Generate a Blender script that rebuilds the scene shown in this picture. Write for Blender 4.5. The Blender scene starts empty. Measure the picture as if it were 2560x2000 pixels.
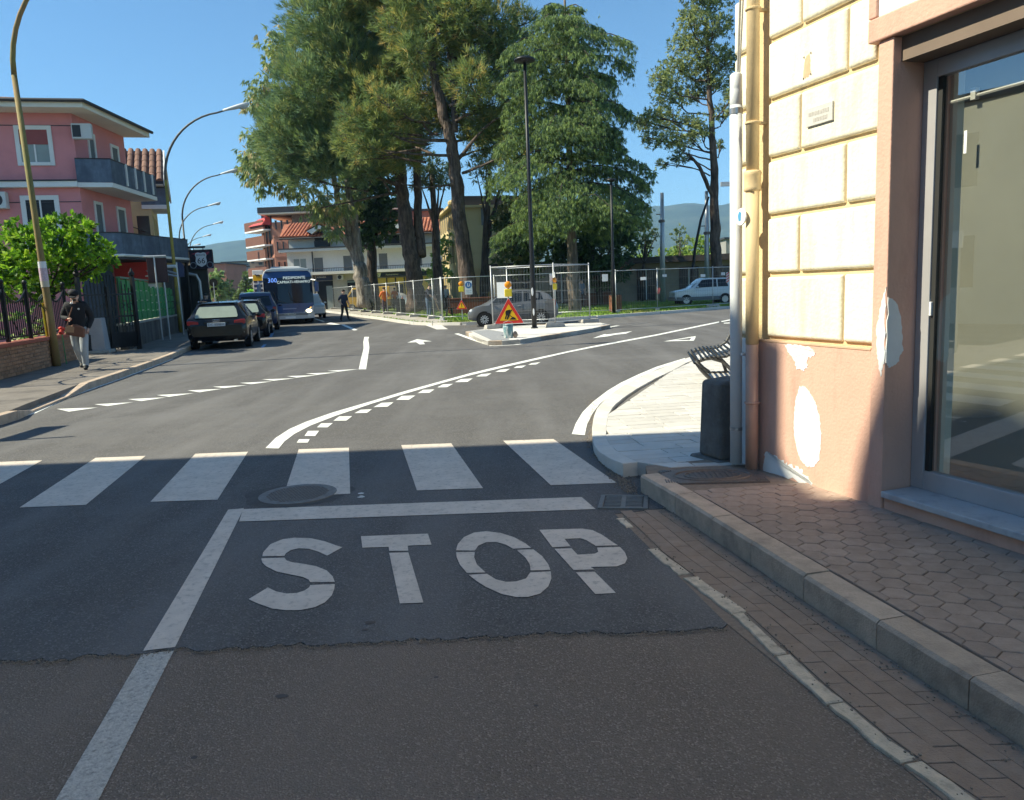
import bpy, math, random
import numpy as np
from mathutils import Vector, Matrix
RND = random.Random(11); NR = np.random.default_rng(11)
rad = math.radians
SC = bpy.context.scene
COL = SC.collection

# ---------------- camera (calibrated on the crossing stripes and kerbs) ----------------
FPX, PITCH, ROLL, CAMH = 1950.0, rad(8.3), rad(2.4), 1.55
_F = Vector((0, math.cos(PITCH), -math.sin(PITCH)))
_U0 = Vector((0, math.sin(PITCH), math.cos(PITCH)))
_R0 = Vector((1, 0, 0))
_R = _R0 * math.cos(ROLL) - _U0 * math.sin(ROLL)
_U = _R0 * math.sin(ROLL) + _U0 * math.cos(ROLL)
cam = bpy.data.cameras.new('camera')
cam.sensor_fit = 'HORIZONTAL'; cam.sensor_width = 36.0; cam.lens = FPX / 2560 * 36
cam.clip_start = 0.05; cam.clip_end = 20000
camo = bpy.data.objects.new('camera', cam); COL.objects.link(camo)
camo.matrix_world = Matrix(((_R.x, _U.x, -_F.x, 0), (_R.y, _U.y, -_F.y, 0), (_R.z, _U.z, -_F.z, CAMH), (0, 0, 0, 1)))
SC.camera = camo

# ---------------- sky, sun, exposure ----------------
SUN_EL = rad(44.5); SUN_TO = Vector((-1, -0.14, 0)).normalized()
world = bpy.data.worlds.new('World'); SC.world = world; world.use_nodes = True
nt = world.node_tree; nt.nodes.clear()
sky = nt.nodes.new('ShaderNodeTexSky'); sky.sky_type = 'NISHITA'; sky.sun_disc = False
sky.sun_elevation = SUN_EL
sky.sun_rotation = math.atan2(SUN_TO.x, SUN_TO.y)
sky.altitude = 150; sky.air_density = 0.92; sky.dust_density = 0.0; sky.ozone_density = 10.0
bg = nt.nodes.new('ShaderNodeBackground'); bg.inputs[1].default_value = 0.090
wo = nt.nodes.new('ShaderNodeOutputWorld')
nt.links.new(sky.outputs[0], bg.inputs[0]); nt.links.new(bg.outputs[0], wo.inputs[0])
sl = bpy.data.lights.new('sun', 'SUN'); sl.energy = 3.8; sl.angle = rad(0.53); sl.color = (1.0, 0.905, 0.845)
so = bpy.data.objects.new('sun', sl); COL.objects.link(so)
_ts = Vector((SUN_TO.x * math.cos(SUN_EL), SUN_TO.y * math.cos(SUN_EL), math.sin(SUN_EL)))
so.rotation_euler = _ts.to_track_quat('Z', 'Y').to_euler(); so.location = (-30, 0, 40)
vs = SC.view_settings; vs.view_transform = 'Standard'; vs.look = 'None'; vs.exposure = 1.22; vs.gamma = 1.0
vs.use_curve_mapping = False
vs.use_white_balance = True; vs.white_balance_temperature = 7300; vs.white_balance_tint = -8   # the camera's auto white balance in the shade
SC.render.engine = 'CYCLES'
SC.cycles.use_denoising = True; SC.cycles.adaptive_threshold = 0.02
SC.cycles.max_bounces = 8; SC.cycles.diffuse_bounces = 3; SC.cycles.glossy_bounces = 4
SC.cycles.transparent_max_bounces = 16; SC.cycles.transmission_bounces = 6
SC.cycles.caustics_reflective = False; SC.cycles.caustics_refractive = False

# ---------------- measured pixel (2560 x 2000) -> place on the ground / at a distance ----------------
def ray(px, py): return _F * FPX + _R * (px - 1280) - _U * (py - 1000)
def g(px, py, z=0.0):
    d = ray(px, py); t = (z - CAMH) / d.z
    return Vector((d.x * t, d.y * t, z))
def at(px, py, Y):
    d = ray(px, py); t = Y / d.y
    return Vector((d.x * t, Y, CAMH + d.z * t))
def zoomed(ox, oy, s):
    return lambda pts, z=0.0: [g(ox + x * s, oy + y * s, z) for x, y in pts]

# ---------------- mesh helpers ----------------
class MB:
    def __init__(self): self.v = []; self.f = []; self.m = []
    def add(self, vs_, fs, m=0):
        o = len(self.v); self.v += [tuple(p) for p in vs_]
        for f in fs: self.f.append(tuple(i + o for i in f)); self.m.append(m)
        return self
    def box(self, x0, x1, y0, y1, z0, z1, m=0):
        return self.add([(x0,y0,z0),(x1,y0,z0),(x1,y1,z0),(x0,y1,z0),(x0,y0,z1),(x1,y0,z1),(x1,y1,z1),(x0,y1,z1)],
                 [(3,2,1,0),(4,5,6,7),(0,1,5,4),(1,2,6,5),(2,3,7,6),(3,0,4,7)], m)
    def hexa(self, b, t, m=0):            # bottom loop, top loop (ccw from above)
        n = len(b)
        return self.add(list(b) + list(t), [tuple(range(n-1,-1,-1)), tuple(range(n,2*n))] + [(i,(i+1)%n,n+(i+1)%n,n+i) for i in range(n)], m)
    def prism(self, poly, a, b, axis='z', m=0):
        def p(q, w): return {'z': (q[0],q[1],w), 'y': (q[0],w,q[1]), 'x': (w,q[0],q[1])}[axis]
        ar = sum(poly[i][0]*poly[(i+1)%len(poly)][1]-poly[(i+1)%len(poly)][0]*poly[i][1] for i in range(len(poly)))
        if ar < 0: poly = poly[::-1]
        if axis == 'y': return self.hexa([p(q,b) for q in poly], [p(q,a) for q in poly], m)
        return self.hexa([p(q,a) for q in poly], [p(q,b) for q in poly], m)
    def flat(self, pts, m=0): return self.add(pts, [tuple(range(len(pts)))], m)
    def tube(self, path, r, n=8, m=0, cap=True, ell=1.0):
        path = [Vector(p) for p in path]; k = len(path)
        if not isinstance(r, (list, tuple)): r = [r]*k
        rings = []; up = None
        for i, p in enumerate(path):
            d = (path[min(i+1,k-1)] - path[max(i-1,0)])
            if d.length < 1e-9: d = Vector((0,0,1))
            d.normalize()
            if up is None: up = Vector((0,0,1)) if abs(d.z) < .9 else Vector((0,1,0))
            a = d.cross(up); 
            if a.length < 1e-4: a = d.cross(Vector((1,0,0)))
            a.normalize(); b = a.cross(d).normalized(); up = b
            rings.append([p + (a*math.cos(2*math.pi*j/n) + b*math.sin(2*math.pi*j/n)*ell)*r[i] for j in range(n)])
        vv = [q for rg in rings for q in rg]; ff = []
        for i in range(k-1):
            for j in range(n):
                ff.append((i*n+j, i*n+(j+1)%n, (i+1)*n+(j+1)%n, (i+1)*n+j))
        if cap: ff += [tuple(range(n-1,-1,-1)), tuple(range((k-1)*n, k*n))]
        return self.add(vv, ff, m)
    def lathe(self, prof, n=16, c=(0,0,0), m=0, axis='z'):
        vv = []; ff = []; k = len(prof)
        for r, z in prof:
            for j in range(n):
                a = 2*math.pi*j/n; x, y = r*math.cos(a), r*math.sin(a)
                q = {'z':(x,y,z),'y':(x,z,y),'x':(z,x,y)}[axis]
                vv.append((c[0]+q[0], c[1]+q[1], c[2]+q[2]))
        for i in range(k-1):
            for j in range(n):
                q = (i*n+j, i*n+(j+1)%n, (i+1)*n+(j+1)%n, (i+1)*n+j)
                ff.append(q if axis != 'y' else q[::-1])
        e0, e1 = tuple(range(n-1,-1,-1)), tuple(range((k-1)*n,k*n))
        ff += [e0, e1] if axis != 'y' else [e0[::-1], e1[::-1]]
        return self.add(vv, ff, m)
    def ball(self, c, r, nu=12, nv=8, m=0):
        if not isinstance(r, (list,tuple)): r = (r,r,r)
        vv=[(c[0],c[1],c[2]-r[2])]; ff=[]
        for i in range(1,nv):
            t = math.pi*i/nv
            for j in range(nu):
                a = 2*math.pi*j/nu
                vv.append((c[0]+r[0]*math.sin(t)*math.cos(a), c[1]+r[1]*math.sin(t)*math.sin(a), c[2]-r[2]*math.cos(t)))
        vv.append((c[0],c[1],c[2]+r[2]))
        for j in range(nu): ff.append((0,1+(j+1)%nu,1+j))
        for i in range(nv-2):
            for j in range(nu): ff.append((1+i*nu+j,1+i*nu+(j+1)%nu,1+(i+1)*nu+(j+1)%nu,1+(i+1)*nu+j))
        o=1+(nv-2)*nu; l=len(vv)-1
        for j in range(nu): ff.append((o+j,o+(j+1)%nu,l))
        return self.add(vv,ff,m)
    def xf(self, mat):
        self.v = [tuple(mat @ Vector(p)) for p in self.v]; return self
    def mesh(self, name, mats, smooth=False):
        me = bpy.data.meshes.new(name); me.from_pydata(self.v, [], self.f)
        if not isinstance(mats, (list, tuple)): mats = [mats]
        for mt in mats: me.materials.append(mt)
        if len(mats) > 1: me.polygons.foreach_set('material_index', self.m)
        if smooth: me.polygons.foreach_set('use_smooth', [True]*len(me.polygons))
        me.update(); return me
    def build(self, name, mats, parent=None, bevel=0, smooth=False, loc=None, rz=None, seg=2):
        o = bpy.data.objects.new(name, self.mesh(name, mats, smooth)); COL.objects.link(o)
        if parent is not None: o.parent = parent
        if loc is not None: o.location = loc
        if rz is not None: o.rotation_euler = (0,0,rz)
        if bevel:
            b = o.modifiers.new('bevel','BEVEL'); b.width = bevel; b.segments = seg; b.limit_method = 'ANGLE'; b.angle_limit = rad(35)
        return o
def box(name, mat, parent, x0,x1,y0,y1,z0,z1, bevel=0): return MB().box(x0,x1,y0,y1,z0,z1).build(name, mat, parent, bevel)
def tag(o, label=None, cat=None, group=None, kind=None):
    if label: o['label'] = label
    if cat: o['category'] = cat
    if group: o['group'] = group
    if kind: o['kind'] = kind
    return o
def thing(name, label, cat, loc=(0,0,0), rz=0.0, group=None, sc=1.0):
    o = bpy.data.objects.new(name, None); COL.objects.link(o); o.empty_display_size = .2
    o.location = loc; o.rotation_euler = (0,0,rz); o.scale = (sc,)*3
    return tag(o, label, cat, group)
def ref(name, mesh_obj, parent, loc=None, rot=None, scale=None):      # another object that shares mesh data
    o = bpy.data.objects.new(name, mesh_obj.data); COL.objects.link(o); o.parent = parent
    for m in mesh_obj.modifiers:
        if m.type == 'BEVEL':
            b = o.modifiers.new('bevel','BEVEL'); b.width = m.width; b.segments = m.segments; b.limit_method='ANGLE'; b.angle_limit=m.angle_limit
    if loc is not None: o.location = loc
    if rot is not None: o.rotation_euler = rot
    if scale is not None: o.scale = scale
    return o
KIDS = {}
def dup(root, loc, rz, label, group=None):
    def cp(o, par):
        c = o.copy(); COL.objects.link(c); c.parent = par
        for ch in [q for q in bpy.data.objects if q.parent == o]: cp(ch, c)
        return c
    r = cp(root, root.parent); r.location = loc; r.rotation_euler = (0,0,rz); r['label'] = label
    if group: r['group'] = group
    return r
def strip(pts, w0, w1=None, z=None):       # ribbon polygon along ground points
    a = []; b = []
    for i, p in enumerate(pts):
        d = Vector(pts[min(i+1,len(pts)-1)]) - Vector(pts[max(i-1,0)]); n = Vector((-d.y, d.x, 0)).normalized()
        w = w0 if w1 is None else w0 + (w1-w0)*i/(len(pts)-1)
        a.append(Vector(p)+n*w/2); b.append(Vector(p)-n*w/2)
    return a, b
def ribbon(mb, a, b, z=None, m=0):
    vv = list(a)+list(b); n = len(a)
    if z is not None: vv = [(p[0],p[1],z) for p in vv]
    return mb.add(vv, [(i, n+i, n+i+1, i+1) for i in range(n-1)], m)
def text_mesh(name, body, size, mat, parent, mtx, align='CENTER', ext=0.002, space=1.0, sx=1.0):
    cu = bpy.data.curves.new(name, 'FONT'); cu.body = body; cu.size = size; cu.align_x = align; cu.align_y = 'CENTER'
    cu.extrude = ext; cu.resolution_u = 2; cu.space_character = space
    t = bpy.data.objects.new(name, cu); COL.objects.link(t)
    dg = bpy.context.evaluated_depsgraph_get(); me = bpy.data.meshes.new_from_object(t.evaluated_get(dg))
    bpy.data.objects.remove(t); bpy.data.curves.remove(cu)
    me.transform(mtx @ Matrix.Diagonal((sx,1,1,1))); me.materials.clear(); me.materials.append(mat)
    o = bpy.data.objects.new(name, me); COL.objects.link(o); o.parent = parent
    return o
FRONT = Matrix.Rotation(rad(90), 4, 'X')           # text in the xz plane, read from -y

# ---------------- materials ----------------
MATS = {}
def mat(name, col, rough=.75, var=.12, scale=4.0, bump=0.0, bscale=60.0, metal=0.0, spec=.4, coat=0.0, rnd=0.0, col2=None,
        c2lo=.5, c2hi=.65, c2scale=None, emis=None, estr=0.0, alpha=1.0, trans=0.0, detail=5.0, c2stretch=None, bstretch=None, bdist=.02):
    if name in MATS: return MATS[name]
    m = bpy.data.materials.new(name); m.use_nodes = True; t = m.node_tree; N = t.nodes; L = t.links
    p = N['Principled BSDF']; p.inputs['Roughness'].default_value = rough; p.inputs['Metallic'].default_value = metal
    p.inputs['Specular IOR Level'].default_value = spec; p.inputs['Coat Weight'].default_value = coat
    p.inputs['Coat Roughness'].default_value = .06
    p.inputs['Alpha'].default_value = alpha; p.inputs['Transmission Weight'].default_value = trans
    geo = N.new('ShaderNodeNewGeometry')
    nz = N.new('ShaderNodeTexNoise'); nz.inputs['Scale'].default_value = scale; nz.inputs['Detail'].default_value = detail
    nz.inputs['Roughness'].default_value = .65
    L.new(geo.outputs['Position'], nz.inputs['Vector'])
    mr = N.new('ShaderNodeMapRange'); mr.inputs[1].default_value = .25; mr.inputs[2].default_value = .75
    mr.inputs[3].default_value = 1-var; mr.inputs[4].default_value = 1+var; L.new(nz.outputs[0], mr.inputs[0])
    src = None
    rgb = N.new('ShaderNodeRGB'); rgb.outputs[0].default_value = (*col, 1); src = rgb.outputs[0]
    if col2 is not None:
        n2 = N.new('ShaderNodeTexNoise'); n2.inputs['Scale'].default_value = c2scale or scale*.5; n2.inputs['Detail'].default_value = 6
        n2.inputs['Roughness'].default_value = .7
        if c2stretch:
            mp = N.new('ShaderNodeMapping'); mp.inputs['Scale'].default_value = c2stretch
            L.new(geo.outputs['Position'], mp.inputs[0]); L.new(mp.outputs[0], n2.inputs['Vector'])
        else: L.new(geo.outputs['Position'], n2.inputs['Vector'])
        r2 = N.new('ShaderNodeMapRange'); r2.inputs[1].default_value = c2lo; r2.inputs[2].default_value = c2hi; L.new(n2.outputs[0], r2.inputs[0])
        mx = N.new('ShaderNodeMix'); mx.data_type = 'RGBA'; mx.inputs[7].default_value = (*col2, 1)
        L.new(r2.outputs[0], mx.inputs[0]); L.new(src, mx.inputs[6]); src = mx.outputs[2]
    val = mr.outputs[0]
    if rnd:
        oi = N.new('ShaderNodeObjectInfo'); r3 = N.new('ShaderNodeMapRange'); r3.inputs[3].default_value = 1-rnd; r3.inputs[4].default_value = 1+rnd
        L.new(oi.outputs['Random'], r3.inputs[0]); mu = N.new('ShaderNodeMath'); mu.operation = 'MULTIPLY'
        L.new(val, mu.inputs[0]); L.new(r3.outputs[0], mu.inputs[1]); val = mu.outputs[0]
    vm = N.new('ShaderNodeVectorMath'); vm.operation = 'SCALE'; L.new(src, vm.inputs[0]); L.new(val, vm.inputs['Scale'])
    L.new(vm.outputs[0], p.inputs['Base Color'])
    if bump:
        nb = N.new('ShaderNodeTexNoise'); nb.inputs['Scale'].default_value = bscale; nb.inputs['Detail'].default_value = 4
        if bstretch:
            mb_ = N.new('ShaderNodeMapping'); mb_.inputs['Scale'].default_value = bstretch; L.new(geo.outputs['Position'], mb_.inputs[0]); L.new(mb_.outputs[0], nb.inputs['Vector'])
        else: L.new(geo.outputs['Position'], nb.inputs['Vector'])
        bp = N.new('ShaderNodeBump'); bp.inputs['Strength'].default_value = min(1, bump); bp.inputs['Distance'].default_value = bdist
        L.new(nb.outputs[0], bp.inputs['Height']); L.new(bp.outputs[0], p.inputs['Normal'])
    if emis is not None:
        p.inputs['Emission Color'].default_value = (*emis, 1); p.inputs['Emission Strength'].default_value = estr
    MATS[name] = m; return m

def asphalt(name, base, speck, spsize, stain, dark, bump):
    m = bpy.data.materials.new(name); m.use_nodes = True; t = m.node_tree; N = t.nodes; L = t.links; p = N['Principled BSDF']
    geo = N.new('ShaderNodeNewGeometry'); pos = geo.outputs['Position']
    def noise(s, d=5, rgh=.6, vec=None):
        n = N.new('ShaderNodeTexNoise'); n.inputs['Scale'].default_value = s; n.inputs['Detail'].default_value = d; n.inputs['Roughness'].default_value = rgh
        L.new(vec or pos, n.inputs['Vector']); return n.outputs[0]
    def mapr(x, a, b, c, d):
        r = N.new('ShaderNodeMapRange'); L.new(x, r.inputs[0])
        for i, v in enumerate((a,b,c,d)): r.inputs[1+i].default_value = v
        return r.outputs[0]
    def mix(f, a, b):
        x = N.new('ShaderNodeMix'); x.data_type = 'RGBA'; L.new(f, x.inputs[0])
        for i, c in ((6,a),(7,b)):
            if isinstance(c, tuple): x.inputs[i].default_value = (*c,1)
            else: L.new(c, x.inputs[i])
        return x.outputs[2]
    vo = N.new('ShaderNodeTexVoronoi'); vo.inputs['Scale'].default_value = spsize; L.new(pos, vo.inputs['Vector'])
    sp = N.new('ShaderNodeSeparateColor'); L.new(vo.outputs['Color'], sp.inputs[0])
    c = mix(mapr(sp.outputs[0], .72, 1.0, 0, .8), base, speck)
    c = mix(mapr(sp.outputs[1], .75, 1.0, 0, .7), c, dark)
    mp = N.new('ShaderNodeMapping'); mp.inputs['Rotation'].default_value = (0,0,rad(12)); mp.inputs['Scale'].default_value = (1.0,.12,1); L.new(pos, mp.inputs[0])
    c = mix(mapr(noise(1.3, 4, .6, mp.outputs[0]), .45, .75, 0, .75), c, stain)     # tyre tracks and dusty streaks along the lane
    c = mix(mapr(noise(.35, 6, .65), .5, .72, 0, .5), c, stain)
    c = mix(mapr(noise(.8, 6, .7), .62, .75, 0, .5), c, dark)
    L.new(c, p.inputs['Base Color'])
    L.new(mapr(noise(2.0, 4), .3, .7, .72, .95), p.inputs['Roughness']); p.inputs['Specular IOR Level'].default_value = .3
    bp = N.new('ShaderNodeBump'); bp.inputs['Strength'].default_value = bump; bp.inputs['Distance'].default_value = .006
    L.new(vo.outputs['Distance'], bp.inputs['Height']); L.new(bp.outputs[0], p.inputs['Normal'])
    MATS[name] = m; return m
# ======================= ground, roads, pavements =======================
M_NEW = asphalt('asphalt_new', (.108,.102,.100), (.24,.225,.215), 130, (.19,.182,.18), (.055,.052,.051), .5)
M_OLD = asphalt('asphalt_old', (.205,.160,.128), (.40,.32,.26), 160, (.25,.195,.157), (.115,.09,.072), .8)
M_PAINT = mat('road_paint', (.80,.785,.74), .65, .08, 9, .15, 160, col2=(.55,.53,.50), c2lo=.58, c2hi=.8, c2scale=5)
M_PAINT2 = mat('road_paint_worn', (.55,.51,.46), .7, .28, 60, .5, 130, col2=(.25,.235,.22), c2lo=.5, c2hi=.72, c2scale=40)
M_PAINT3 = mat('shaded_crossing_paint', (.66,.57,.49), .65, .14, 5, .2, 160, col2=(.36,.31,.27), c2lo=.52, c2hi=.74, c2scale=22)  # worn copy of the road paint, base also darkened for the shade there
M_BLUE = mat('blue_paint', (.20,.36,.60), .6, .15, 10)
M_EARTH = mat('earth_far', (.09,.12,.045), .95, .35, .02, col2=(.16,.14,.07), c2scale=.01)
M_WALK = mat('pavement_dusty', (.20,.175,.155), .9, .18, 3, .3, 90, col2=(.12,.105,.095), c2scale=1.2)
M_KERB = mat('kerb_concrete', (.53,.41,.315), .88, .16, 7, .35, 120, rnd=.10, col2=(.30,.235,.185), c2lo=.45, c2hi=.75, c2scale=5)
M_KERBW = mat('kerb_white_stone', (.62,.585,.54), .7, .10, 6, .15, 120, rnd=.07)
M_TILE = mat('white_stone_tile', (.60,.565,.525), .65, .09, 5, .12, 90, rnd=.09, col2=(.46,.43,.40), c2lo=.55, c2hi=.75, c2scale=9)
M_GROUT = mat('grout_grey', (.15,.14,.13), .95, .15, 20)
M_PAVER = mat('brown_paver', (.35,.262,.21), .85, .16, 14, .3, 140, rnd=.09, col2=(.43,.33,.27), c2lo=.5, c2hi=.75, c2scale=2.0)
M_BED = mat('sand_bed', (.26,.20,.155), .98, .25, 30)
M_GBRICK = mat('gutter_brick', (.31,.225,.17), .85, .16, 14, .3, 140, rnd=.05, col2=(.33,.26,.21), c2lo=.5, c2hi=.75, c2scale=2.5)
M_GRASS = mat('lawn_soil', (.15,.22,.045), .95, .25, 1.2, col2=(.17,.15,.05), c2scale=.25)
M_IRON = mat('cast_iron', (.20,.165,.145), .5, .25, 30, .3, 200, metal=.35)
Z8 = zoomed(0,820,.4121); Z7 = zoomed(600,760,.4121); Z4 = zoomed(560,1080,.5037); Z5 = zoomed(1480,1200,.4945); Z3 = zoomed(1400,820,.2814); ZR8 = zoomed(1480,480,.2463)
ZR7 = zoomed(1100,560,.2106); ZR3 = zoomed(400,560,.2564)

gm = MB().flat([(-9000,-300,-.06),(9000,-300,-.06),(9000,9000,-.06),(-9000,9000,-.06)]).build('ground', M_EARTH); gm['kind']='structure'
old = MB().flat([(-40,-30,-.007),(40,-30,-.007),(40,9,-.007),(-40,9,-.007)]).build('road_old_surface', M_OLD); old['kind']='structure'
edge_px = [(0,1649),(146,1650),(180,1645),(216,1637),(300,1634),(356,1633),(437,1622),(539,1624),(620,1618),(701,1611),(850,1608),(1000,1600),(1109,1595),(1250,1590),(1416,1579),(1540,1581),(1660,1576),(1750,1572),(1815,1566)]
edge = []
for i in range(len(edge_px)-1):
    a, b = g(*edge_px[i]), g(*edge_px[i+1]); k = max(2, int((b-a).length/.02))
    for j in range(k):
        q = a.lerp(b, j/k); edge.append(Vector((q.x, q.y + RND.uniform(-.013,.013) + .007*math.sin(q.x*23) + .006*math.sin(q.x*61), 0)))
edge = [Vector((-40, 3.0, 0)), Vector((-4, 2.95, 0))] + edge
E = g(1815,1560); rt = [Vector((E.x+.005,E.y,0)), Vector((.70,4.86,0)), Vector((.66,5.1,0)), Vector((1.05,5.2,0)), Vector((2.2,6.2,0)), Vector((60,12,0)), Vector((60,160,0)), Vector((-90,160,0)), Vector((-90,3,0))]
poly = edge + rt
nb = len(poly); mbr = MB()
mbr.add([tuple(p) for p in poly] + [(p.x,p.y,-.02) for p in poly], [tuple(range(nb))] + [(i, nb+i, nb+(i+1)%nb, (i+1)%nb) for i in range(nb)])
road = mbr.build('road', M_NEW); road['kind']='structure'

def mark(name, pts, m=M_PAINT, dz=.004, parent=None):
    zz = dz
    return MB().flat([(p[0],p[1],zz) for p in pts]).build(name, m, parent or road)
def ccw(pts):
    a = sum(pts[i][0]*pts[(i+1)%len(pts)][1]-pts[(i+1)%len(pts)][0]*pts[i][1] for i in range(len(pts)))
    return pts if a > 0 else pts[::-1]
# zebra crossing
for k in range(-5, 4):
    x = -3.22 + 1.035*k; j = lambda: RND.uniform(-.012,.012)
    mark('crosswalk_stripe', [(x+j(),7.76+j(),0),(x+.38+j(),5.92+j(),0),(x+.90+j(),5.91+j(),0),(x+.525+j(),7.75+j(),0)], M_PAINT3)
mark('stop_line', ccw(Z4([(95,385),(1775,325),(1845,385),(75,447)])), M_PAINT3)
LET = [[(190,620),(195,600),(230,560),(290,535),(350,527),(430,530),(500,545),(560,567),(587,575),(512,617),(470,597),(420,582),(370,580),(330,590),(308,605),(300,618)],
 [(185,630),(300,627),(310,640),(340,650),(400,658),(460,670),(510,690),(540,720),(550,747),(428,749),(420,735),(390,722),(330,710),(260,695),(210,670),(190,650)],
 [(428,763),(550,758),(548,780),(535,815),(500,850),(450,873),(380,887),(310,888),(240,880),(170,855),(122,833),(218,775),(260,795),(310,805),(360,803),(400,790),(422,775)],
 [(680,520),(1012,507),(1030,562),(912,567),(915,592),(820,593),(818,573),(687,577)], [(820,603),(915,600),(990,850),(873,855)],
 [(1152,590),(1160,560),(1190,525),(1240,502),(1300,495),(1370,503),(1440,525),(1495,555),(1525,578),(1435,582),(1400,562),(1350,548),(1300,550),(1262,567),(1245,592)],
 [(1152,600),(1245,598),(1242,625),(1255,660),(1298,700),(1205,702),(1170,660),(1155,625)], [(1455,588),(1535,585),(1580,620),(1610,660),(1620,688),(1522,690),(1518,660),(1495,625),(1460,595)],
 [(1215,712),(1305,707),(1350,735),(1400,747),(1450,745),(1500,730),(1520,700),(1622,695),(1625,730),(1610,770),(1570,805),(1510,822),(1450,822),(1380,808),(1300,772),(1250,740)],
 [(1565,488),(1780,482),(1830,490),(1880,515),(1930,550),(1955,565),(1845,568),(1800,540),(1770,530),(1690,533),(1720,570),(1630,575)],
 [(1640,583),(1725,580),(1755,612),(1840,607),(1858,598),(1852,577),(1965,573),(1990,600),(2002,630),(1990,655),(1950,670),(1820,673),(1838,685),(1735,688)], [(1747,700),(1840,697),(1945,802),(1843,808)]]
for L_ in LET: mark('stop_letter_piece', ccw(Z4(L_)), M_PAINT3)
# lane line, on the new and on the old surface
mark('lane_line', [(-2.13,5.60,0),(-1.698,3.305,0),(-1.565,3.33,0),(-2.02,5.62,0)], M_PAINT3)
mark('lane_line', [(-1.695,3.285,0),(-1.10,.2,0),(-.96,.2,0),(-1.562,3.31,0)], M_PAINT2, -.003, old)
for T_ in [((345,492),(592,484),(418,509)),((572,464),(806,452),(652,475)),((778,433),(1008,422),(858,445)),((950,408),(1175,397),(1025,419)),((1137,380),(1350,370),(1210,391)),((1290,357),(1503,348),(1358,366)),((1455,334),(1655,325),(1525,342)),((1590,313),(1790,306),(1660,321)),((1740,293),(1930,287),(1800,302)),((1855,277),(2045,270),(1925,285)),((1985,261),(2180,250),(2050,266))]:
    mark('yield_triangle', ccw(Z8(T_)))
mark('lane_line', ccw(Z7([(755,200),(783,200),(778,215),(785,265),(765,397),(720,397),(735,330),(750,270),(748,230)])))
mark('lane_arrow', ccw(Z7([(1015,235),(1075,214),(1165,227),(1110,229),(1122,244),(1090,246),(1068,232)])))
up = Z7([(155,876),(215,815),(300,760),(400,716),(560,660),(800,590),(1000,530),(1200,475),(1400,420),(1600,373),(1800,328),(2000,285),(2134,257)]) + ZR8([(660,1445),(1290,1314)])
lo = Z7([(235,878),(270,835),(330,790),(430,738),(580,680),(800,606),(1000,546),(1200,488),(1400,433),(1600,385),(1800,339),(2000,293),(2134,266)]) + ZR8([(660,1458),(1290,1326)])
ribbon(MB(), up, lo, .004).build('curved_line', M_PAINT, road)
for D_ in [[(345,818),(420,818),(405,842),(328,842)],[(400,767),(478,766),(450,803),(375,802)],[(480,722),(562,720),(525,750),(450,750)],[(590,680),(680,678),(640,709),(548,710)],[(722,640),(800,636),(765,662),(676,664)],[(848,598),(932,594),(890,625),(790,628)],[(970,556),(1065,553),(1020,583),(928,584)],[(1100,520),(1180,516),(1145,540),(1060,543)],[(1220,487),(1292,483),(1250,506),(1180,508)],[(1330,455),(1412,450),(1375,474),(1285,477)],[(1455,425),(1525,419),(1490,440),(1415,442)],[(1570,398),(1636,392),(1605,412),(1532,414)],[(1670,377),(1735,371),(1705,388),(1645,390)],[(1760,359),(1822,352),(1790,368),(1733,370)]]:
    q4 = Z7(D_); c4 = sum(q4,Vector())/4; q4 = [c4+(p-c4)*.86+Vector((.025,-.03,0)) for p in q4]; mark('line_dash', ccw(q4))
for D_ in [[(1310,1312),(1425,1290),(1425,1300),(1318,1320)],[(1330,1329),(1425,1324),(1425,1333),(1345,1336)]]: mark('line_dash', ccw(ZR8(D_)))
eo = Z3([(105,945),(140,850),(200,750),(290,660),(420,560),(540,488),(700,412),(860,345),(1110,268)]); ei = Z3([(220,955),(240,860),(290,760),(350,680),(450,590),(560,515),(720,432),(870,365),(1115,283)])
ribbon(MB(), eo, ei, .004).build('edge_line', M_PAINT, road)
for D_ in [[(1200,250),(1240,228),(1310,235),(1275,252)],[(1285,215),(1325,200),(1375,203),(1340,220)],[(1340,190),(1400,170),(1440,172),(1395,198)],[(1430,160),(1520,125),(1530,140),(1460,170)]]: mark('edge_dash', ccw(Z3(D_)))
tp = ZR8([(725,1518),(1010,1470),(1055,1465),(1035,1510)]); th = ZR8([(835,1505),(985,1483),(1010,1480),(992,1503)])
MB().add([(p.x,p.y,.004) for p in tp+th], [(0,1,5,4),(1,2,6,5),(2,3,7,6),(3,0,4,7)]).build('yield_triangle', M_PAINT, road)
mark('lane_arrow', ccw(ZR8([(10,1484),(130,1442),(150,1447),(410,1413),(345,1438),(230,1451),(160,1466)])))
for D_ in [[(1760,982),(1800,980),(1928,1034),(1890,1038)],[(1620,975),(1660,960),(1760,980),(1730,985)],[(1500,925),(1520,922),(1610,950),(1590,955)]]: mark('line_dash', ccw(ZR3(D_)))
for D_ in [[(1062,1102),(1085,1060),(1115,1060),(1092,1102)],[(1105,1030),(1118,1005),(1140,1005),(1128,1030)],[(980,1205),(1010,1175),(1040,1175),(1012,1205)]]: mark('parking_dash', ccw(ZR3(D_)), M_BLUE)
lk = [g(0,1057),g(78,1034),g(157,997),g(297,948),g(429,898)]
lk = [Vector((-6.75,8.6,0))] + lk
a_, b_ = strip(lk, .13); ribbon(MB(), a_, b_, .004).build('edge_line', M_PAINT, road)

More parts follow.
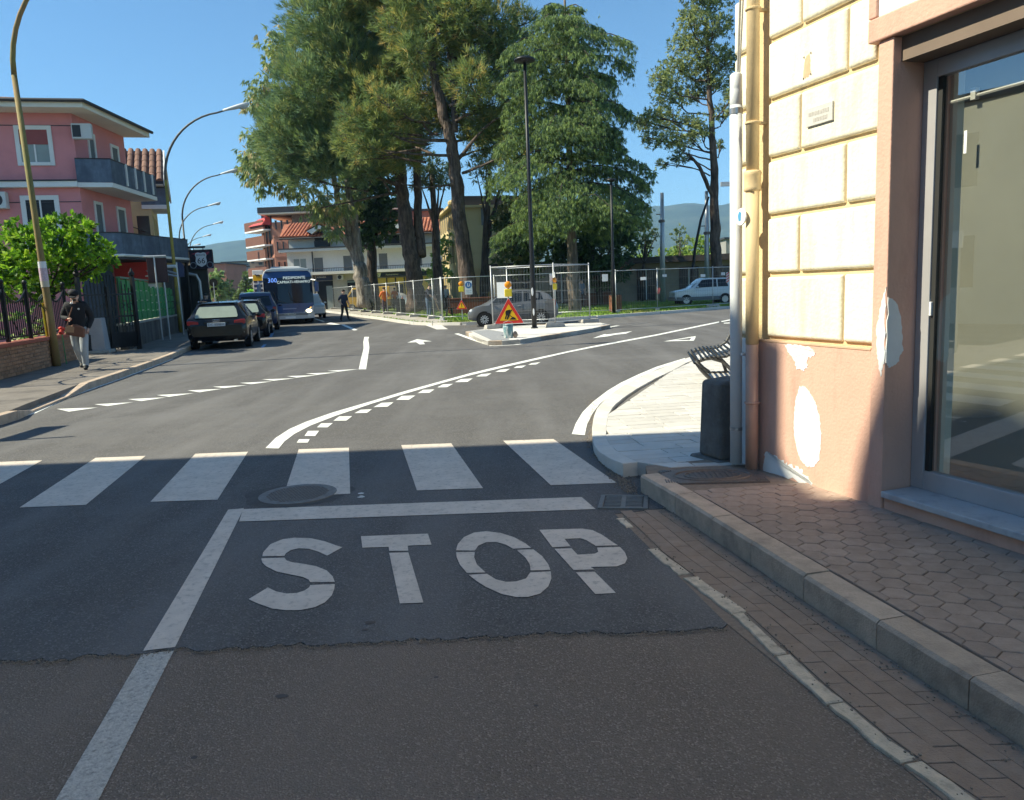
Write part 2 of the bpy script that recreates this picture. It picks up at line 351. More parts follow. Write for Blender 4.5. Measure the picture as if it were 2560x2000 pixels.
# ---- clip helper
def clip(sub, clp):
    out = sub
    for i in range(len(clp)):
        a, b = clp[i], clp[(i+1)%len(clp)]; inp = out; out = []
        side = lambda p: (b[0]-a[0])*(p[1]-a[1])-(b[1]-a[1])*(p[0]-a[0])
        for j in range(len(inp)):
            p, q = inp[j], inp[(j+1)%len(inp)]; sp, sq = side(p), side(q)
            if sp >= 0: out.append(p)
            if (sp >= 0) != (sq >= 0):
                t = sp/(sp-sq); out.append((p[0]+(q[0]-p[0])*t, p[1]+(q[1]-p[1])*t))
        if not out: return []
    return out
def area(p): return abs(sum(p[i][0]*p[(i+1)%len(p)][1]-p[(i+1)%len(p)][0]*p[i][1] for i in range(len(p))))/2
def inset(poly, d):
    n = len(poly); c = (sum(p[0] for p in poly)/n, sum(p[1] for p in poly)/n)
    return [(p[0]+(c[0]-p[0])*min(.45,d/max(1e-6,math.hypot(p[0]-c[0],p[1]-c[1]))), p[1]+(c[1]-p[1])*min(.45,d/max(1e-6,math.hypot(p[0]-c[0],p[1]-c[1])))) for p in poly]
def slab(poly, zf, thick, cham):
    poly = ccw([tuple(p[:2]) for p in poly]); top = inset(poly, cham); n = len(poly); mb = MB()
    mb.add([(x,y,zf(x,y)-thick) for x,y in poly]+[(x,y,zf(x,y)-cham*.8) for x,y in poly]+[(x,y,zf(x,y)) for x,y in top],
           [tuple(range(2*n,3*n))]+[(i,(i+1)%n,n+(i+1)%n,n+i) for i in range(n)]+[(n+i,n+(i+1)%n,2*n+(i+1)%n,2*n+i) for i in range(n)])
    return mb

# ======================= pavement on the shop side =======================
KO = [(.915,5.66),(1.06,5.05),(1.155,4.58),(1.26,4.06),(1.39,3.40),(1.53,2.72),(1.62,2.30),(1.80,1.40),(2.0,.4)]      # kerb outer top line
def along(line, y):
    for i in range(len(line)-1):
        (x0,y0),(x1,y1) = line[i], line[i+1]
        if y1 <= y <= y0: return x0+(x1-x0)*(y-y0)/(y1-y0)
    return line[-1][0] if y < line[-1][1] else line[0][0]
KW = .135
WALK_Z = .13
shop_walk = MB().hexa([(1.02,5.95,-.02),(.98,5.6,-.02),(1.15,5.0,-.02),(1.35,4.0,-.02),(2.1,.4,-.02),(4.2,.4,-.02),(2.6,5.0,-.02),(2.0,6.2,-.02)],
                      [(1.02,5.95,.118),(.98,5.6,.118),(1.15,5.0,.118),(1.35,4.0,.118),(2.1,.4,.118),(4.2,.4,.118),(2.6,5.0,.118),(2.0,6.2,.118)]).build('shop_pavement', M_BED); shop_walk['kind']='structure'
ys = [5.62,5.05,4.52,4.06,3.56,3.04,2.56,2.10,1.6,1.0,.4]
for i in range(len(ys)-1):
    y0, y1 = ys[i]-.003, ys[i+1]+.003; n_ = 3; o = []; q = []
    for j in range(n_+1):
        y = y0+(y1-y0)*j/n_; x = along(KO, y); o.append((x,y)); q.append((x+KW,y+.03))
    mb = MB(); N_ = n_+1; dzz = RND.uniform(-.004,.004)
    vv = [(x,y,-.02) for x,y in o]+[(x,y,.115+dzz) for x,y in o]+[(x+.015,y,.13+dzz) for x,y in o]+[(x,y,.13+dzz) for x,y in q]+[(x,y,-.02) for x,y in q]
    ff = []
    for r_ in range(4):
        for j in range(n_): ff.append((r_*N_+j, r_*N_+j+1, (r_+1)*N_+j+1, (r_+1)*N_+j))
    ff += [(0,N_,2*N_,3*N_,4*N_),(5*N_-1,4*N_-1,3*N_-1,2*N_-1,N_-1)]
    mb.add(vv, ff).build('kerb_stone', M_KERB, shop_walk)
# hexagonal brown pavers
WALLX = lambda y: 1.86+(5.65-y)*.3405
HX = .125; kdir = Vector((.2,-.98)).normalized(); kper = Vector((.98,.2)).normalized()
reg = ccw([(along(KO,y)+KW+.006,y+.03) for y in (5.12,4.6,4.06,3.4,2.72,2.3,1.4)] + [(WALLX(1.4)-.004,1.4),(WALLX(5.22)-.004,5.22)])
hexes = []
for iy in range(-2, 60):
    for ix in range(-8, 30):
        c = Vector((1.2,5.3)) + kdir*(iy*HX*.866*1.0) + kper*((ix+.5*(iy%2))*HX)
        p = [(c.x+(kper.x*math.sin(math.pi/3*k)+kdir.x*math.cos(math.pi/3*k))*HX*.565, c.y+(kper.y*math.sin(math.pi/3*k)+kdir.y*math.cos(math.pi/3*k))*HX*.565) for k in range(6)]
        p = clip(ccw(p), reg)
        if len(p) > 2 and area(p) > .0015: hexes.append((c.length, p))
hexes.sort(key=lambda t: t[0])
big = MB()
for i, (d_, p) in enumerate(sorted(hexes, key=lambda t: -t[1][0][1] if False else t[0])):
    tx, ty, tz = RND.uniform(-.012,.012), RND.uniform(-.012,.012), RND.uniform(-.002,.002)
    c = p[0]; s_ = slab(p, lambda x,y: .130+tz+tx*(x-c[0])+ty*(y-c[1]), .012, .004)
    if i < 300: s_.build('paver', M_PAVER, shop_walk)
    else: big.add(s_.v, s_.f)
if big.v: big.build('distant_pavers', M_PAVER, shop_walk)['kind'] = 'stuff'
# gutter bricks and edging stones
gut = MB().flat([(.60,5.6,-.004),(.62,5.0,-.004),(.92,3.4,-.004),(1.25,2.0,-.004),(1.6,.3,-.004),(2.05,.3,-.004),(1.6,2.3,-.004),(1.0,5.2,-.004),(.95,5.65,-.004)][::-1]).build('gutter', M_BED); gut['kind']='structure'
SL = [(.63,5.12),(.68,4.86),(.755,4.32),(.86,3.88),(.975,3.46),(1.07,2.79),(1.155,2.36),(1.25,2.1),(1.6,.4)]
y = 5.15
for r_ in range(4):
    y = 5.16 - .085*(r_%2)
    while y > 1.0:
        y1 = y-.17; pl = []
        for yy in (y-.0015, y1+.0015):
            a = along(SL,yy)+.075; b = along(KO,yy)-.004; pl.append((a+(b-a)*r_/4+.0015, a+(b-a)*(r_+1)/4-.0015))
        p = [(pl[0][0],y-.0015),(pl[1][0],y1+.0015),(pl[1][1],y1+.0015),(pl[0][1],y-.0015)]
        tz, tx = RND.uniform(-.001,.001), RND.uniform(-.008,.008); c = p[0]
        slab(p, lambda x,yy: .002+tz+tx*(x-c[0]), .012, .0022).build('brick', M_GBRICK, gut)
        y = y1
stones = [(4.98,4.78,.045),(4.36,3.95,.06),(3.90,3.44,.075),(3.43,3.02,.05),(3.01,2.64,.06),(2.63,2.28,.06),(2.27,1.9,.06),(1.89,1.4,.06),(1.39,.7,.06)]
for a, b, w in stones:
    lf = []; rg = []; k = 7
    for j in range(k+1):
        yy = a+(b-a)*j/k; x = along(SL,yy); lf.append((x+RND.uniform(-.006,.006),yy,.0)); rg.append((x+w+RND.uniform(-.004,.004),yy+.012,.0))
    pts = lf + rg[::-1]
    slab(pts, lambda x,yy: .006, .02, .006).build('edging_stone', MATS.get('edging') or mat('edging', (.64,.52,.39), .8, .2, 18, .4, 120, rnd=.1, col2=(.42,.34,.26), c2scale=14), gut)
# loose bits of gravel and litter in the gutter
deb = MB()
for i in range(420):
    yy = RND.uniform(1.6,5.2); x = along(KO,yy)-abs(RND.gauss(0,.05))-.012
    if RND.random() < .3: x = along(SL,yy)+.07+RND.gauss(0,.02)
    s_ = RND.uniform(.002,.006); deb.ball((x,yy,.006+s_*.4),(s_,s_*1.3,s_*.7),5,3)
for i in range(900):
    t = RND.random(); x = .83+.09*t+RND.gauss(0,.035); yy = 7.0-1.4*t+RND.gauss(0,.05); s_ = RND.uniform(.003,.008)
    deb.ball((x-.06,yy,.003+s_*.4),(s_,s_*1.2,s_*.7),5,3)
for i in range(500):
    q = g(1492+RND.gauss(0,4),1060+RND.uniform(-60,60)); s_ = RND.uniform(.003,.008); deb.ball((q.x-.05+RND.gauss(0,.03),q.y,.003),(s_,s_*1.2,s_*.7),5,3)
deb.build('gravel', mat('gravel_brown', (.26,.21,.165), .9, .5, 60))['kind'] = 'stuff'
# storm drain grate
gr = thing('storm_drain_grate', 'cast iron slotted drain grate in the gutter beside the kerb', 'drain', (.76,5.36,.003), rad(-11))
fm = MB(); w_, h_ = .17, .17
for x0,x1,y0,y1 in ((-w_,w_,-h_,-h_+.025),(-w_,w_,h_-.025,h_),(-w_,-w_+.03,-h_+.025,h_-.025),(w_-.03,w_,-h_+.025,h_-.025)): fm.box(x0,x1,y0,y1,-.01,.008)
M_GRATE = mat('grate_iron', (.21,.20,.19), .5, .2, 30, metal=.3); fm.build('frame', M_GRATE, gr)
box('pit', mat('pit_black',(.008,.008,.008),1,.1), gr, -w_+.03,w_-.03,-h_+.025,h_-.025,-.0095,-.006)
sl_ = MB().box(-.125,-.012,-.008,.008,-.006,.007).build('slat', M_GRATE, gr, .002); sl_.location=(-.005,-.12,0)
for i in range(8):
    for sx in (0, 1):
        if i == 0 and sx == 0: continue
        ref('slat', sl_, gr, (-.005 if sx == 0 else .142, -.12+i*.035, 0))
box('rib', M_GRATE, gr, -.016,.016,-h_+.025,h_-.025,-.006,.0065)
# ornate square manhole cover in the pavement
mh = thing('manhole_cover', 'square cast iron manhole cover with round ribbed middle beside the grey stone bollard', 'manhole cover', (1.43,5.52,.1185), rad(-4))
MB().box(-.36,.36,-.20,.20,0,.013).build('plate', M_IRON, mh)
rg_ = MB(); rg_.tube([(.27*math.cos(a),.165*math.sin(a),.015) for a in [2*math.pi*i/32 for i in range(33)]], .008, 6); rg_.tube([(.20*math.cos(a),.12*math.sin(a),.015) for a in [2*math.pi*i/28 for i in range(29)]], .007, 6); rg_.build('ring', M_IRON, mh)
for i in range(9):
    x = -.15+i*.0375; hh = .105*math.sqrt(max(.05,1-(x/.19)**2)); box('rib', M_IRON, mh, x-.008,x+.008,-hh,hh,.0125,.019)
for sx in (-1,1):
    for i in range(5):
        x = sx*(.345-i*.018)
        for sy in (-1,1): box('corner_rib', M_IRON, mh, min(x,x+.009*sx),max(x,x+.009*sx), *( (.10+i*.014,.185) if sy>0 else (-.185,-.10-i*.014)), .0125,.018)
# round manhole in the road, half under the crossing stripe
rm = thing('road_manhole', 'round honeycomb manhole cover half painted by a crossing stripe', 'manhole cover', (*g(745,1236)[:2],.004))
ao = MB().lathe([(.30,-.002),(.30,.003),(.255,.0045),(.001,.0045)],36).build('rim', mat('worn_iron',(.18,.165,.155),.6,.3,20), rm)
hc = MB(); 
for i in range(-9,10):
    for j in range(-9,10):
        x = (i+.5*(j%2))*.028; yv = j*.0245
        if math.hypot(x,yv) < .235: hc.prism([(x+.011*math.cos(k*math.pi/3+.52),yv+.011*math.sin(k*math.pi/3+.52)) for k in range(6)], .0046,.0075)
hc.build('stud_pattern', M_IRON, rm)
# asphalt collar and overspray round it
MB().flat([(g(745,1236).x+x_*.42*(1+.08*math.sin(5*t_)),g(745,1236).y+y_*.36,.0025) for t_,x_,y_ in [(t,math.cos(t),math.sin(t)) for t in [2*math.pi*i/40 for i in range(40)]]]).build('patch', mat('bitumen',(.085,.078,.074),.8,.3,14,.4,80), road)
q0 = g(905,1221)
for i in range(9):
    t = RND.random(); q = g(700+t*205, 1218+RND.uniform(-4,14)) if i < 6 else g(903+RND.uniform(-5,3),1215+RND.random()*42); s_ = RND.uniform(.008,.03)
    mark('paint_fleck', [(q.x+s_*1.6*math.cos(k)*RND.uniform(.5,1),q.y+s_*math.sin(k)*RND.uniform(.5,1),0) for k in [6.283*j/7 for j in range(7)]], dz=.0045)
MB().flat([(.10+x_,y_,.0042) for x_,y_ in ((-.16,-.12),(.02,-.17),(.10,-.08),(.12,.02),(.08,.12),(-.02,.18),(-.16,.17))]).build('painted_half', mat('thin_paint',(.42,.40,.38),.75,.35,60,.3,120,col2=(.14,.13,.125),c2lo=.5,c2hi=.6,c2scale=30), rm)
for px_,py_,s_ in ((705,1737,.028),(485,1890,.014),(925,1557,.03),(912,1575,.02),(1340,1760,.012),(1090,1690,.012),(330,1520,.02)):
    q = g(px_,py_); zz = .002 if q.y > 3.4 else -.005
    MB().flat([(q.x+s_*math.cos(k)*RND.uniform(.6,1.1),q.y+s_*.8*math.sin(k)*RND.uniform(.6,1.1),zz) for k in [6.283*j/11 for j in range(11)]]).build('oil_spot', mat('oil_stain',(.085,.068,.058),.6,.2,30), road)
gb2 = MB()
for i in range(1800):
    p = edge[RND.randrange(2,len(edge))]; s_ = RND.uniform(.0015,.004); gb2.ball((p.x+RND.gauss(0,.01),p.y-abs(RND.gauss(0,.018)),-.004+s_*.3),(s_,s_*1.3,s_*.8),5,3)
gb2.build('grit', MATS['gravel_brown'])['kind'] = 'stuff'
# ---- white stone corner pavement
outer = Z3([(560,1295),(450,1240),(350,1160),(300,1080),(288,1000),(285,900),(300,800),(330,720),(430,610),(560,520),(780,410),(950,345),(1100,285)], .03)
inner = Z3([(690,1280),(520,1170),(440,1070),(412,1000),(412,900),(430,780),(480,700),(570,625),(690,545),(860,450),(1000,385),(1120,318)], .03)
outer += [Vector((4.4,16.6,.03)), Vector((6.2,19.6,.03)), Vector((14,27,.03))]; inner += [Vector((4.5,16.3,.03)), Vector((6.4,19.3,.03)), Vector((14.2,26.6,.03))]
def zc(x, y): return .128 if y < 5.75 else max(.045, .128-.083*(y-5.75)/2.0)
creg = ccw([tuple(p[:2]) for p in inner[:11]] + [(3.5,15.0),(6.0,15.0),(6.0,5.85),(1.2,5.85)])
cw = slab([(p[0]+.05,p[1]) for p in inner[:12]]+[(14.2,26.6),(22,26.6),(22,5.8),(1.3,5.7)], lambda x,y: .033, .1, .001).build('corner_pavement', M_GROUT); cw['kind']='structure'
dU = Vector((.992,.125)); dV = Vector((-.125,.992))
nt_ = 0
for r_ in range(-2, 52):
    x = -3.0+RND.uniform(0,.4); v0 = r_*.205
    while x < 6.2:
        L_ = RND.choice((.4,.5,.6,.3)); 
        q = [(Vector((1.3,5.85))+dU*(x+du)+dV*(v0+dv)) for du,dv in ((.005,.005),(L_-.005,.005),(L_-.005,.200),(.005,.200))]
        p = clip(ccw([tuple(k) for k in q]), creg); x += L_
        if len(p) > 2 and area(p) > .004:
            px_ = p[0][0]/p[0][1]
            if px_ > .42 and p[0][1] > 6: continue
            tz = RND.uniform(-.0015,.0015)
            slab(p, lambda X,Y: zc(X,Y)+tz, .11, .003).build('tile', M_TILE, cw); nt_ += 1
            if nt_ >= 300: break
# curved kerb stones
def resample(pts, n):
    P = [Vector(p) for p in pts]; d = [0]
    for i in range(len(P)-1): d.append(d[-1]+(P[i+1]-P[i]).length)
    out = []
    for k in range(n):
        t = d[-1]*k/(n-1); i = max(0, min(len(P)-2, next((j for j in range(len(d)-1) if d[j+1] >= t), len(P)-2)))
        out.append(P[i].lerp(P[i+1], (t-d[i])/max(1e-6,d[i+1]-d[i])))
    return out
ro_, ri_ = resample(outer[:13], 61), resample(inner[:12], 61)
for i in range(0, 60, 3):
    p = [tuple(ro_[i+k][:2]) for k in range(4)] + [tuple(ri_[i+k][:2]) for k in (3,2,1,0)]
    slab(p, lambda X,Y: zc(X,Y)+.001, .16, .006).build('kerb_stone', M_KERBW, cw)
for i in range(12,14):
    p = [tuple(outer[i][:2]), tuple(outer[i+1][:2]), tuple(inner[i][:2]), tuple(inner[i-1][:2])]
    slab(p, lambda X,Y: .05, .16, .006).build('kerb_stone', M_KERBW, cw)

# ======================= pavement on the far kerb (fences, gate, shops) =======================
KL = [(-6.70,9.2),(-6.85,10.7),(-7.05,11.4),(-7.42,12.95),(-7.72,14.2),(-8.02,15.91),(-8.62,18.9),(-9.05,20.9),(-9.75,23.6),(-12.0,34.0),(-14.2,40.5),(-18.6,53),(-25.6,70.5),(-40,105)]
wl = [(-60,105),(-36,72),(-26,54),(-20,42),(-16.2,35.5),(-14,26),(-12.6,21),(-10.9,14),(-9.3,10.5),(-9.2,9.2)]
def zl(x, y): return .02 if 11.0 < y < 12.7 and x > -7.9 else .13
lw = slab([(a-.14,b) for a,b in KL]+wl, lambda x,y: .12, .16, .001).build('street_pavement', M_WALK); lw['kind']='structure'
for i in range(len(KL)-1):
    (x0,y0),(x1,y1) = KL[i], KL[i+1]; n_ = max(1, int(math.hypot(x1-x0,y1-y0)/1.0)) if y0 < 45 else 3
    for j in range(n_):
        a = (x0+(x1-x0)*j/n_, y0+(y1-y0)*j/n_+.004); b = (x0+(x1-x0)*(j+1)/n_, y0+(y1-y0)*(j+1)/n_-.004)
        low = 11.2 < (a[1]+b[1])/2 < 12.8; h0 = .13; h1 = .13
        if low: h0 = h1 = .035
        if abs(a[1]-12.95) < .2: h0 = .035
        if abs(b[1]-11.3) < .3 and not low: h1 = .035
        mb = MB(); mb.hexa([(a[0],a[1],-.02),(b[0],b[1],-.02),(b[0]-.15,b[1],-.02),(a[0]-.15,a[1],-.02)],[(a[0],a[1],h0),(b[0],b[1],h1),(b[0]-.15,b[1],h1),(a[0]-.15,a[1],h0)])
        mb.build('kerb_stone', M_KERB, lw, .012)
# ======================= park lawn and its kerb =======================
PK = [(-23,92),(-17.3,72.3),(-13.0,60.5),(-9.6,50.6),(-7.3,44.5),(-5.4,38.9),(-4.2,35.6),(-3.2,33.9),(-2.0,33.3),(1.0,33.5),(3.8,34.2),(6.9,36.0),(11.2,39.2),(18,43.5),(30,51),(60,70)]
M_CONC = mat('pale_concrete', (.42,.385,.34), .9, .14, 3, .2, 60, col2=(.30,.26,.21), c2scale=1.0)
lawn = slab(PK+[(60,112),(-23,112)], lambda x,y: .10, .2, .001).build('lawn', M_GRASS); lawn['kind']='structure'
for i in range(len(PK)-1):
    (x0,y0),(x1,y1) = PK[i], PK[i+1]; n_ = max(1,int(math.hypot(x1-x0,y1-y0)/2.0)); nx, ny = (y1-y0), -(x1-x0); l_ = math.hypot(nx,ny); nx/=l_; ny/=l_
    for j in range(n_):
        a = (x0+(x1-x0)*j/n_, y0+(y1-y0)*j/n_); b = (x0+(x1-x0)*(j+.995)/n_, y0+(y1-y0)*(j+.995)/n_)
        MB().hexa([(a[0]+nx*.14,a[1]+ny*.14,-.02),(b[0]+nx*.14,b[1]+ny*.14,-.02),(b[0]-nx*.04,b[1]-ny*.04,-.02),(a[0]-nx*.04,a[1]-ny*.04,-.02)],
                  [(a[0]+nx*.14,a[1]+ny*.14,.125),(b[0]+nx*.14,b[1]+ny*.14,.125),(b[0]-nx*.04,b[1]-ny*.04,.125),(a[0]-nx*.04,a[1]-ny*.04,.125)]).build('kerb_stone', M_KERBW, lawn)
# pale paving band between kerb and lawn on the street side, and the new concrete apron
bi = [(-21.5,92),(-15.6,72.8),(-11.2,61),(-7.8,51),(-5.6,45),(-3.9,39.6),(-2.9,36.4),(-2.2,35.2)]
MB().flat([(x+.04,y,.108) for x,y in [(-22.9,92),(-17.2,72.4),(-12.9,60.6),(-9.5,50.7),(-7.2,44.6),(-5.3,39.0),(-4.1,35.7),(-3.1,34.0)]]+[(x,y,.108) for x,y in bi[::-1]]).build('park_paving', M_CONC, lawn)
MB().flat([(p.x,p.y,.005) for p in ccw([g(1040,803),g(1060,812),g(1092,824),g(1120,823),g(1105,814),g(1165,813),g(1165,808)])]).build('concrete_apron', MATS['kerb_white_stone'], road)
# mown grass blades
gv = []; gf = []
def in_poly(x,y,P):
    c = False; j = len(P)-1
    for i in range(len(P)):
        if ((P[i][1] > y) != (P[j][1] > y)) and (x < (P[j][0]-P[i][0])*(y-P[i][1])/(P[j][1]-P[i][1])+P[i][0]): c = not c
        j = i
    return c
GP = PK+[(40,75),(-10,75)]
band = [(-22.9,92),(-17.2,72.4),(-12.9,60.6),(-9.5,50.7),(-7.2,44.6),(-5.3,39.0),(-4.1,35.7),(-3.1,34.0)]+bi[::-1]
cnt = 0
while cnt < 30000:
    y = 33.3+abs(RND.gauss(0,9)); x = RND.uniform(-13,20)
    if not in_poly(x,y,GP) or in_poly(x,y,band): continue
    cnt += 1; h_ = RND.uniform(.04,.12); a = RND.uniform(0,6.28); w = RND.uniform(.015,.04); i0 = len(gv)
    gv += [(x-w*math.cos(a),y-w*math.sin(a),.1),(x+w*math.cos(a),y+w*math.sin(a),.1),(x+RND.uniform(-.05,.05),y+RND.uniform(-.05,.05),.1+h_)]; gf.append((i0,i0+1,i0+2))
mb = MB(); mb.v = gv; mb.f = gf; mb.m = [0]*len(gf)
gras = mb.build('grass', mat('grass_blade', (.20,.32,.05), .8, .3, .8, col2=(.25,.24,.07), c2scale=.4)); gras['kind'] = 'stuff'
# ======================= corner shop building =======================
FA = rad(18.8); FO = Vector((1.8499,5.6514,0.0))
# local frame: x along the facade towards the viewer, y into the building, z up
shop = thing('corner_building', 'cream rusticated corner building with salmon plinth and shop window', 'building', FO, FA-rad(90))
SH = shop
M_CREAM = mat('cream_plaster', (.88,.815,.655), .85, .05, 3, .25, 40, rnd=.04, col2=(.70,.585,.40), c2lo=.5, c2hi=.8, c2scale=2.0, c2stretch=(3,3,.45))
M_CREAMD = mat('ochre_joint', (.70,.53,.31), .9, .10, 8, .3, 60)
M_PINK = mat('salmon_plaster', (.68,.41,.32), .8, .05, 4, .2, 50, col2=(.52,.30,.235), c2lo=.48, c2hi=.8, c2scale=2.2, c2stretch=(2,2,.5))
M_PUTTY = mat('white_filler', (.80,.80,.80), .8, .05, 6, .2, 40)
M_FRAME = mat('grey_aluminium', (.46,.445,.46), .45, .06, 5, metal=.3)
M_MARBLE = mat('grey_marble_sill', (.50,.50,.52), .45, .10, 6, col2=(.38,.38,.41), c2scale=8)
M_SHOPIN = mat('shop_inside_paper', (.33,.33,.295), .9, .12, 1.2)
M_WALLIN = mat('shop_inside_wall', (.66,.68,.60), .9, .06, 2)
# masonry core behind the blocks (window opening left free)
core = MB()
S0, SC1, SW0, SW1, ZT = -.374, -.10, 1.155, 5.2, 9.0
core.box(S0+.03, SW0-.012, .03, .40, .05, ZT)                       # left of the window
core.box(SW0-.012, SW1, .03, .40, 2.83, ZT)
core.box(S0+.03, S0+.33, .40, 9.0, .05, ZT)                    # return wall on the other street
core.build('wall', M_CREAMD, SH)
rows = [1.095,1.55,1.955,2.345,2.737,3.13,3.52,3.91,4.30,4.70,5.1]
for r_ in range(len(rows)-1):
    z0, z1 = rows[r_]+.021, rows[r_+1]-.014
    segs = [(S0, SC1-.015)] + ([(.02,.755),(.775,1.045)] if r_%2 == 0 else [(.02,.337),(.357,1.045)])
    for a, b in segs:
        if r_ >= 4 and a > .7: b = .985
        elif r_ >= 4 and b > .99: b = .985
        c_ = .014; mb = MB(); j = lambda: RND.uniform(-.003,.003)
        f_ = [(a+c_+j(),0,z0+c_+j()),(b-c_+j(),0,z0+c_+j()),(b-c_+j(),0,z1-c_+j()),(a+c_+j(),0,z1-c_+j())]; bk = [(a,.034,z0),(b,.034,z0),(b,.034,z1),(a,.034,z1)]; md=[(a+j()*.5,.012,z0+j()*.5),(b+j()*.5,.012,z0),(b,.012,z1),(a,.012,z1)]
        mb.add(f_+md+bk, [(0,1,2,3)]+[(4+i,4+(i+1)%4,(i+1)%4,i) for i in range(4)]+[(8+i,8+(i+1)%4,4+(i+1)%4,4+i) for i in range(4)])
        mb.build('stone_block', M_CREAM, SH, .010, seg=3)
    # quoin return on the other street
    MB().box(S0-.002, S0+.04, .036, .5, z0, z1).build('stone_block', M_CREAM, SH, .012)
# salmon plinth
MB().box(SC1+.005, 1.045, -.012, .034, .10, 1.085).build('plinth', M_PINK, SH, .006)
MB().box(S0, SC1, -.006, .034, .10, 1.09).build('white_plinth_end', M_PUTTY, SH, .01)
MB().box(SC1+.02, 1.03, -.016, .02, 1.075, 1.092).build('plinth_top', mat('plinth_edge',(.66,.42,.28),.85,.1,10), SH, .004)
# ragged white filler patches (real thin skins of filler)
def patch(name, pts, y0, rag=.012, n=8, par=SH, axis='y', m=M_PUTTY):
    out = []
    for i in range(len(pts)):
        a, b = Vector(pts[i]), Vector(pts[(i+1)%len(pts)])
        for k in range(n):
            q = a.lerp(b,k/n); out.append((q.x+RND.uniform(-rag,rag), q.y+RND.uniform(-rag,rag)))
    return MB().prism(out, y0-.0025, y0+.004, axis).build(name, m, par)
M_BARE = mat('bare_render',(.50,.42,.36),.9,.2,25,.4,60)
patch('filler_patch', [(.235,1.07),(.36,1.08),(.53,1.055),(.545,1.02),(.47,.985),(.475,.93),(.44,.905),(.37,.91),(.345,.96),(.29,1.01)], -.012, .009)
patch('filler_patch', [(.40,.79),(.45,.80),(.50,.76),(.555,.70),(.60,.60),(.62,.47),(.60,.32),(.55,.26),(.48,.25),(.41,.29),(.375,.36),(.345,.48),(.345,.60),(.365,.71)], -.012, .005)
patch('filler_patch', [(.01,.13),(.55,.13),(.50,.17),(.40,.215),(.30,.225),(.20,.24),(.10,.255),(.03,.27)], -.012, .016)
patch('filler_patch', [(1.115,1.34),(1.150,1.46),(1.150,1.02),(1.125,.93),(1.10,1.05),(1.085,1.20)], -.028, .006)
# pilaster, reveal, lintel with a white sign panel
MB().box(1.047, SW0, -.028, .41, .10, 2.83).build('pilaster', M_PINK, SH, .006)
patch('filler_patch', [(-.02,1.40),(.05,1.36),(.09,1.22),(.10,1.08),(.06,1.0),(.0,.98),(-.022,1.02)], SW0+.001, .007, axis='x')
MB().box(.985, SW1, -.05, .03, 2.832, 2.96).build('lintel', M_PINK, SH, .008)
MB().box(.985, 1.045, -.05, .03, 2.962, 3.9).build('lintel_side', M_PINK, SH, .008)
MB().box(1.047, SW1, -.035, .03, 2.962, 3.9).build('sign_panel', M_PUTTY, SH, .004)
MB().box(SW0, SW1, .03, .42, 2.70, 2.83).build('opening_head', mat('dark_plaster',(.20,.15,.12),.9,.1), SH)
# sill step and marble threshold
MB().box(SW0+.002, SW1, -.012, .20, .10, .205).build('sill_base', M_PINK, SH, .005)
MB().box(SW0+.012, SW1, -.045, .205, .2055, .245).build('marble_sill', M_MARBLE, SH, .006)
# window frame and glass
fr = MB(); FY = .19
fr.box(SW0+.003, SW0+.095, FY, FY+.06, .245, 2.70); fr.box(SW0+.095, SW1, FY, FY+.06, 2.60, 2.70); fr.box(SW0+.095, SW1, FY, FY+.06, .245, .36)
frame = fr.build('window_frame', M_FRAME, SH, .004)
fr2 = MB(); fr2.box(SW0+.0955, SW0+.125, FY+.012, FY+.05, .36, 2.60); fr2.build('glazing_bead', mat('black_rubber',(.03,.03,.03),.6,.1), frame)
# handle-side marks on the frame: two tape scraps and latch
MB().box(SW0+.098, SW0+.112, FY-.004, FY+.012, 1.28, 1.36).build('latch', M_PUTTY, frame, .003)
m = bpy.data.materials.new('shop_glass'); m.use_nodes = True; N = m.node_tree.nodes; Lk = m.node_tree.links; N.clear()
o_ = N.new('ShaderNodeOutputMaterial'); mx = N.new('ShaderNodeMixShader'); tr = N.new('ShaderNodeBsdfTransparent'); gl = N.new('ShaderNodeBsdfGlossy'); fz = N.new('ShaderNodeFresnel')
tr.inputs[0].default_value = (.95,.95,.92,1); gl.inputs['Roughness'].default_value = .01; fz.inputs[0].default_value = 1.75
gb = N.new('ShaderNodeNewGeometry'); iv = N.new('ShaderNodeMath'); iv.operation='SUBTRACT'; iv.inputs[0].default_value=1.0; Lk.new(gb.outputs['Backfacing'], iv.inputs[1])
mu_ = N.new('ShaderNodeMath'); mu_.operation='MULTIPLY'; ad_ = N.new('ShaderNodeMath'); ad_.operation='ADD'; ad_.inputs[1].default_value=.22; ad_.use_clamp=True; Lk.new(fz.outputs[0], ad_.inputs[0]); Lk.new(ad_.outputs[0], mu_.inputs[0]); Lk.new(iv.outputs[0], mu_.inputs[1]); Lk.new(mu_.outputs[0], mx.inputs[0]); Lk.new(tr.outputs[0], mx.inputs[1]); Lk.new(gl.outputs[0], mx.inputs[2]); Lk.new(mx.outputs[0], o_.inputs[0])
M_GLASS = m
MB().box(SW0+.125, SW1, FY+.025, FY+.033, .36, 2.60).build('shop_glass', M_GLASS, frame)
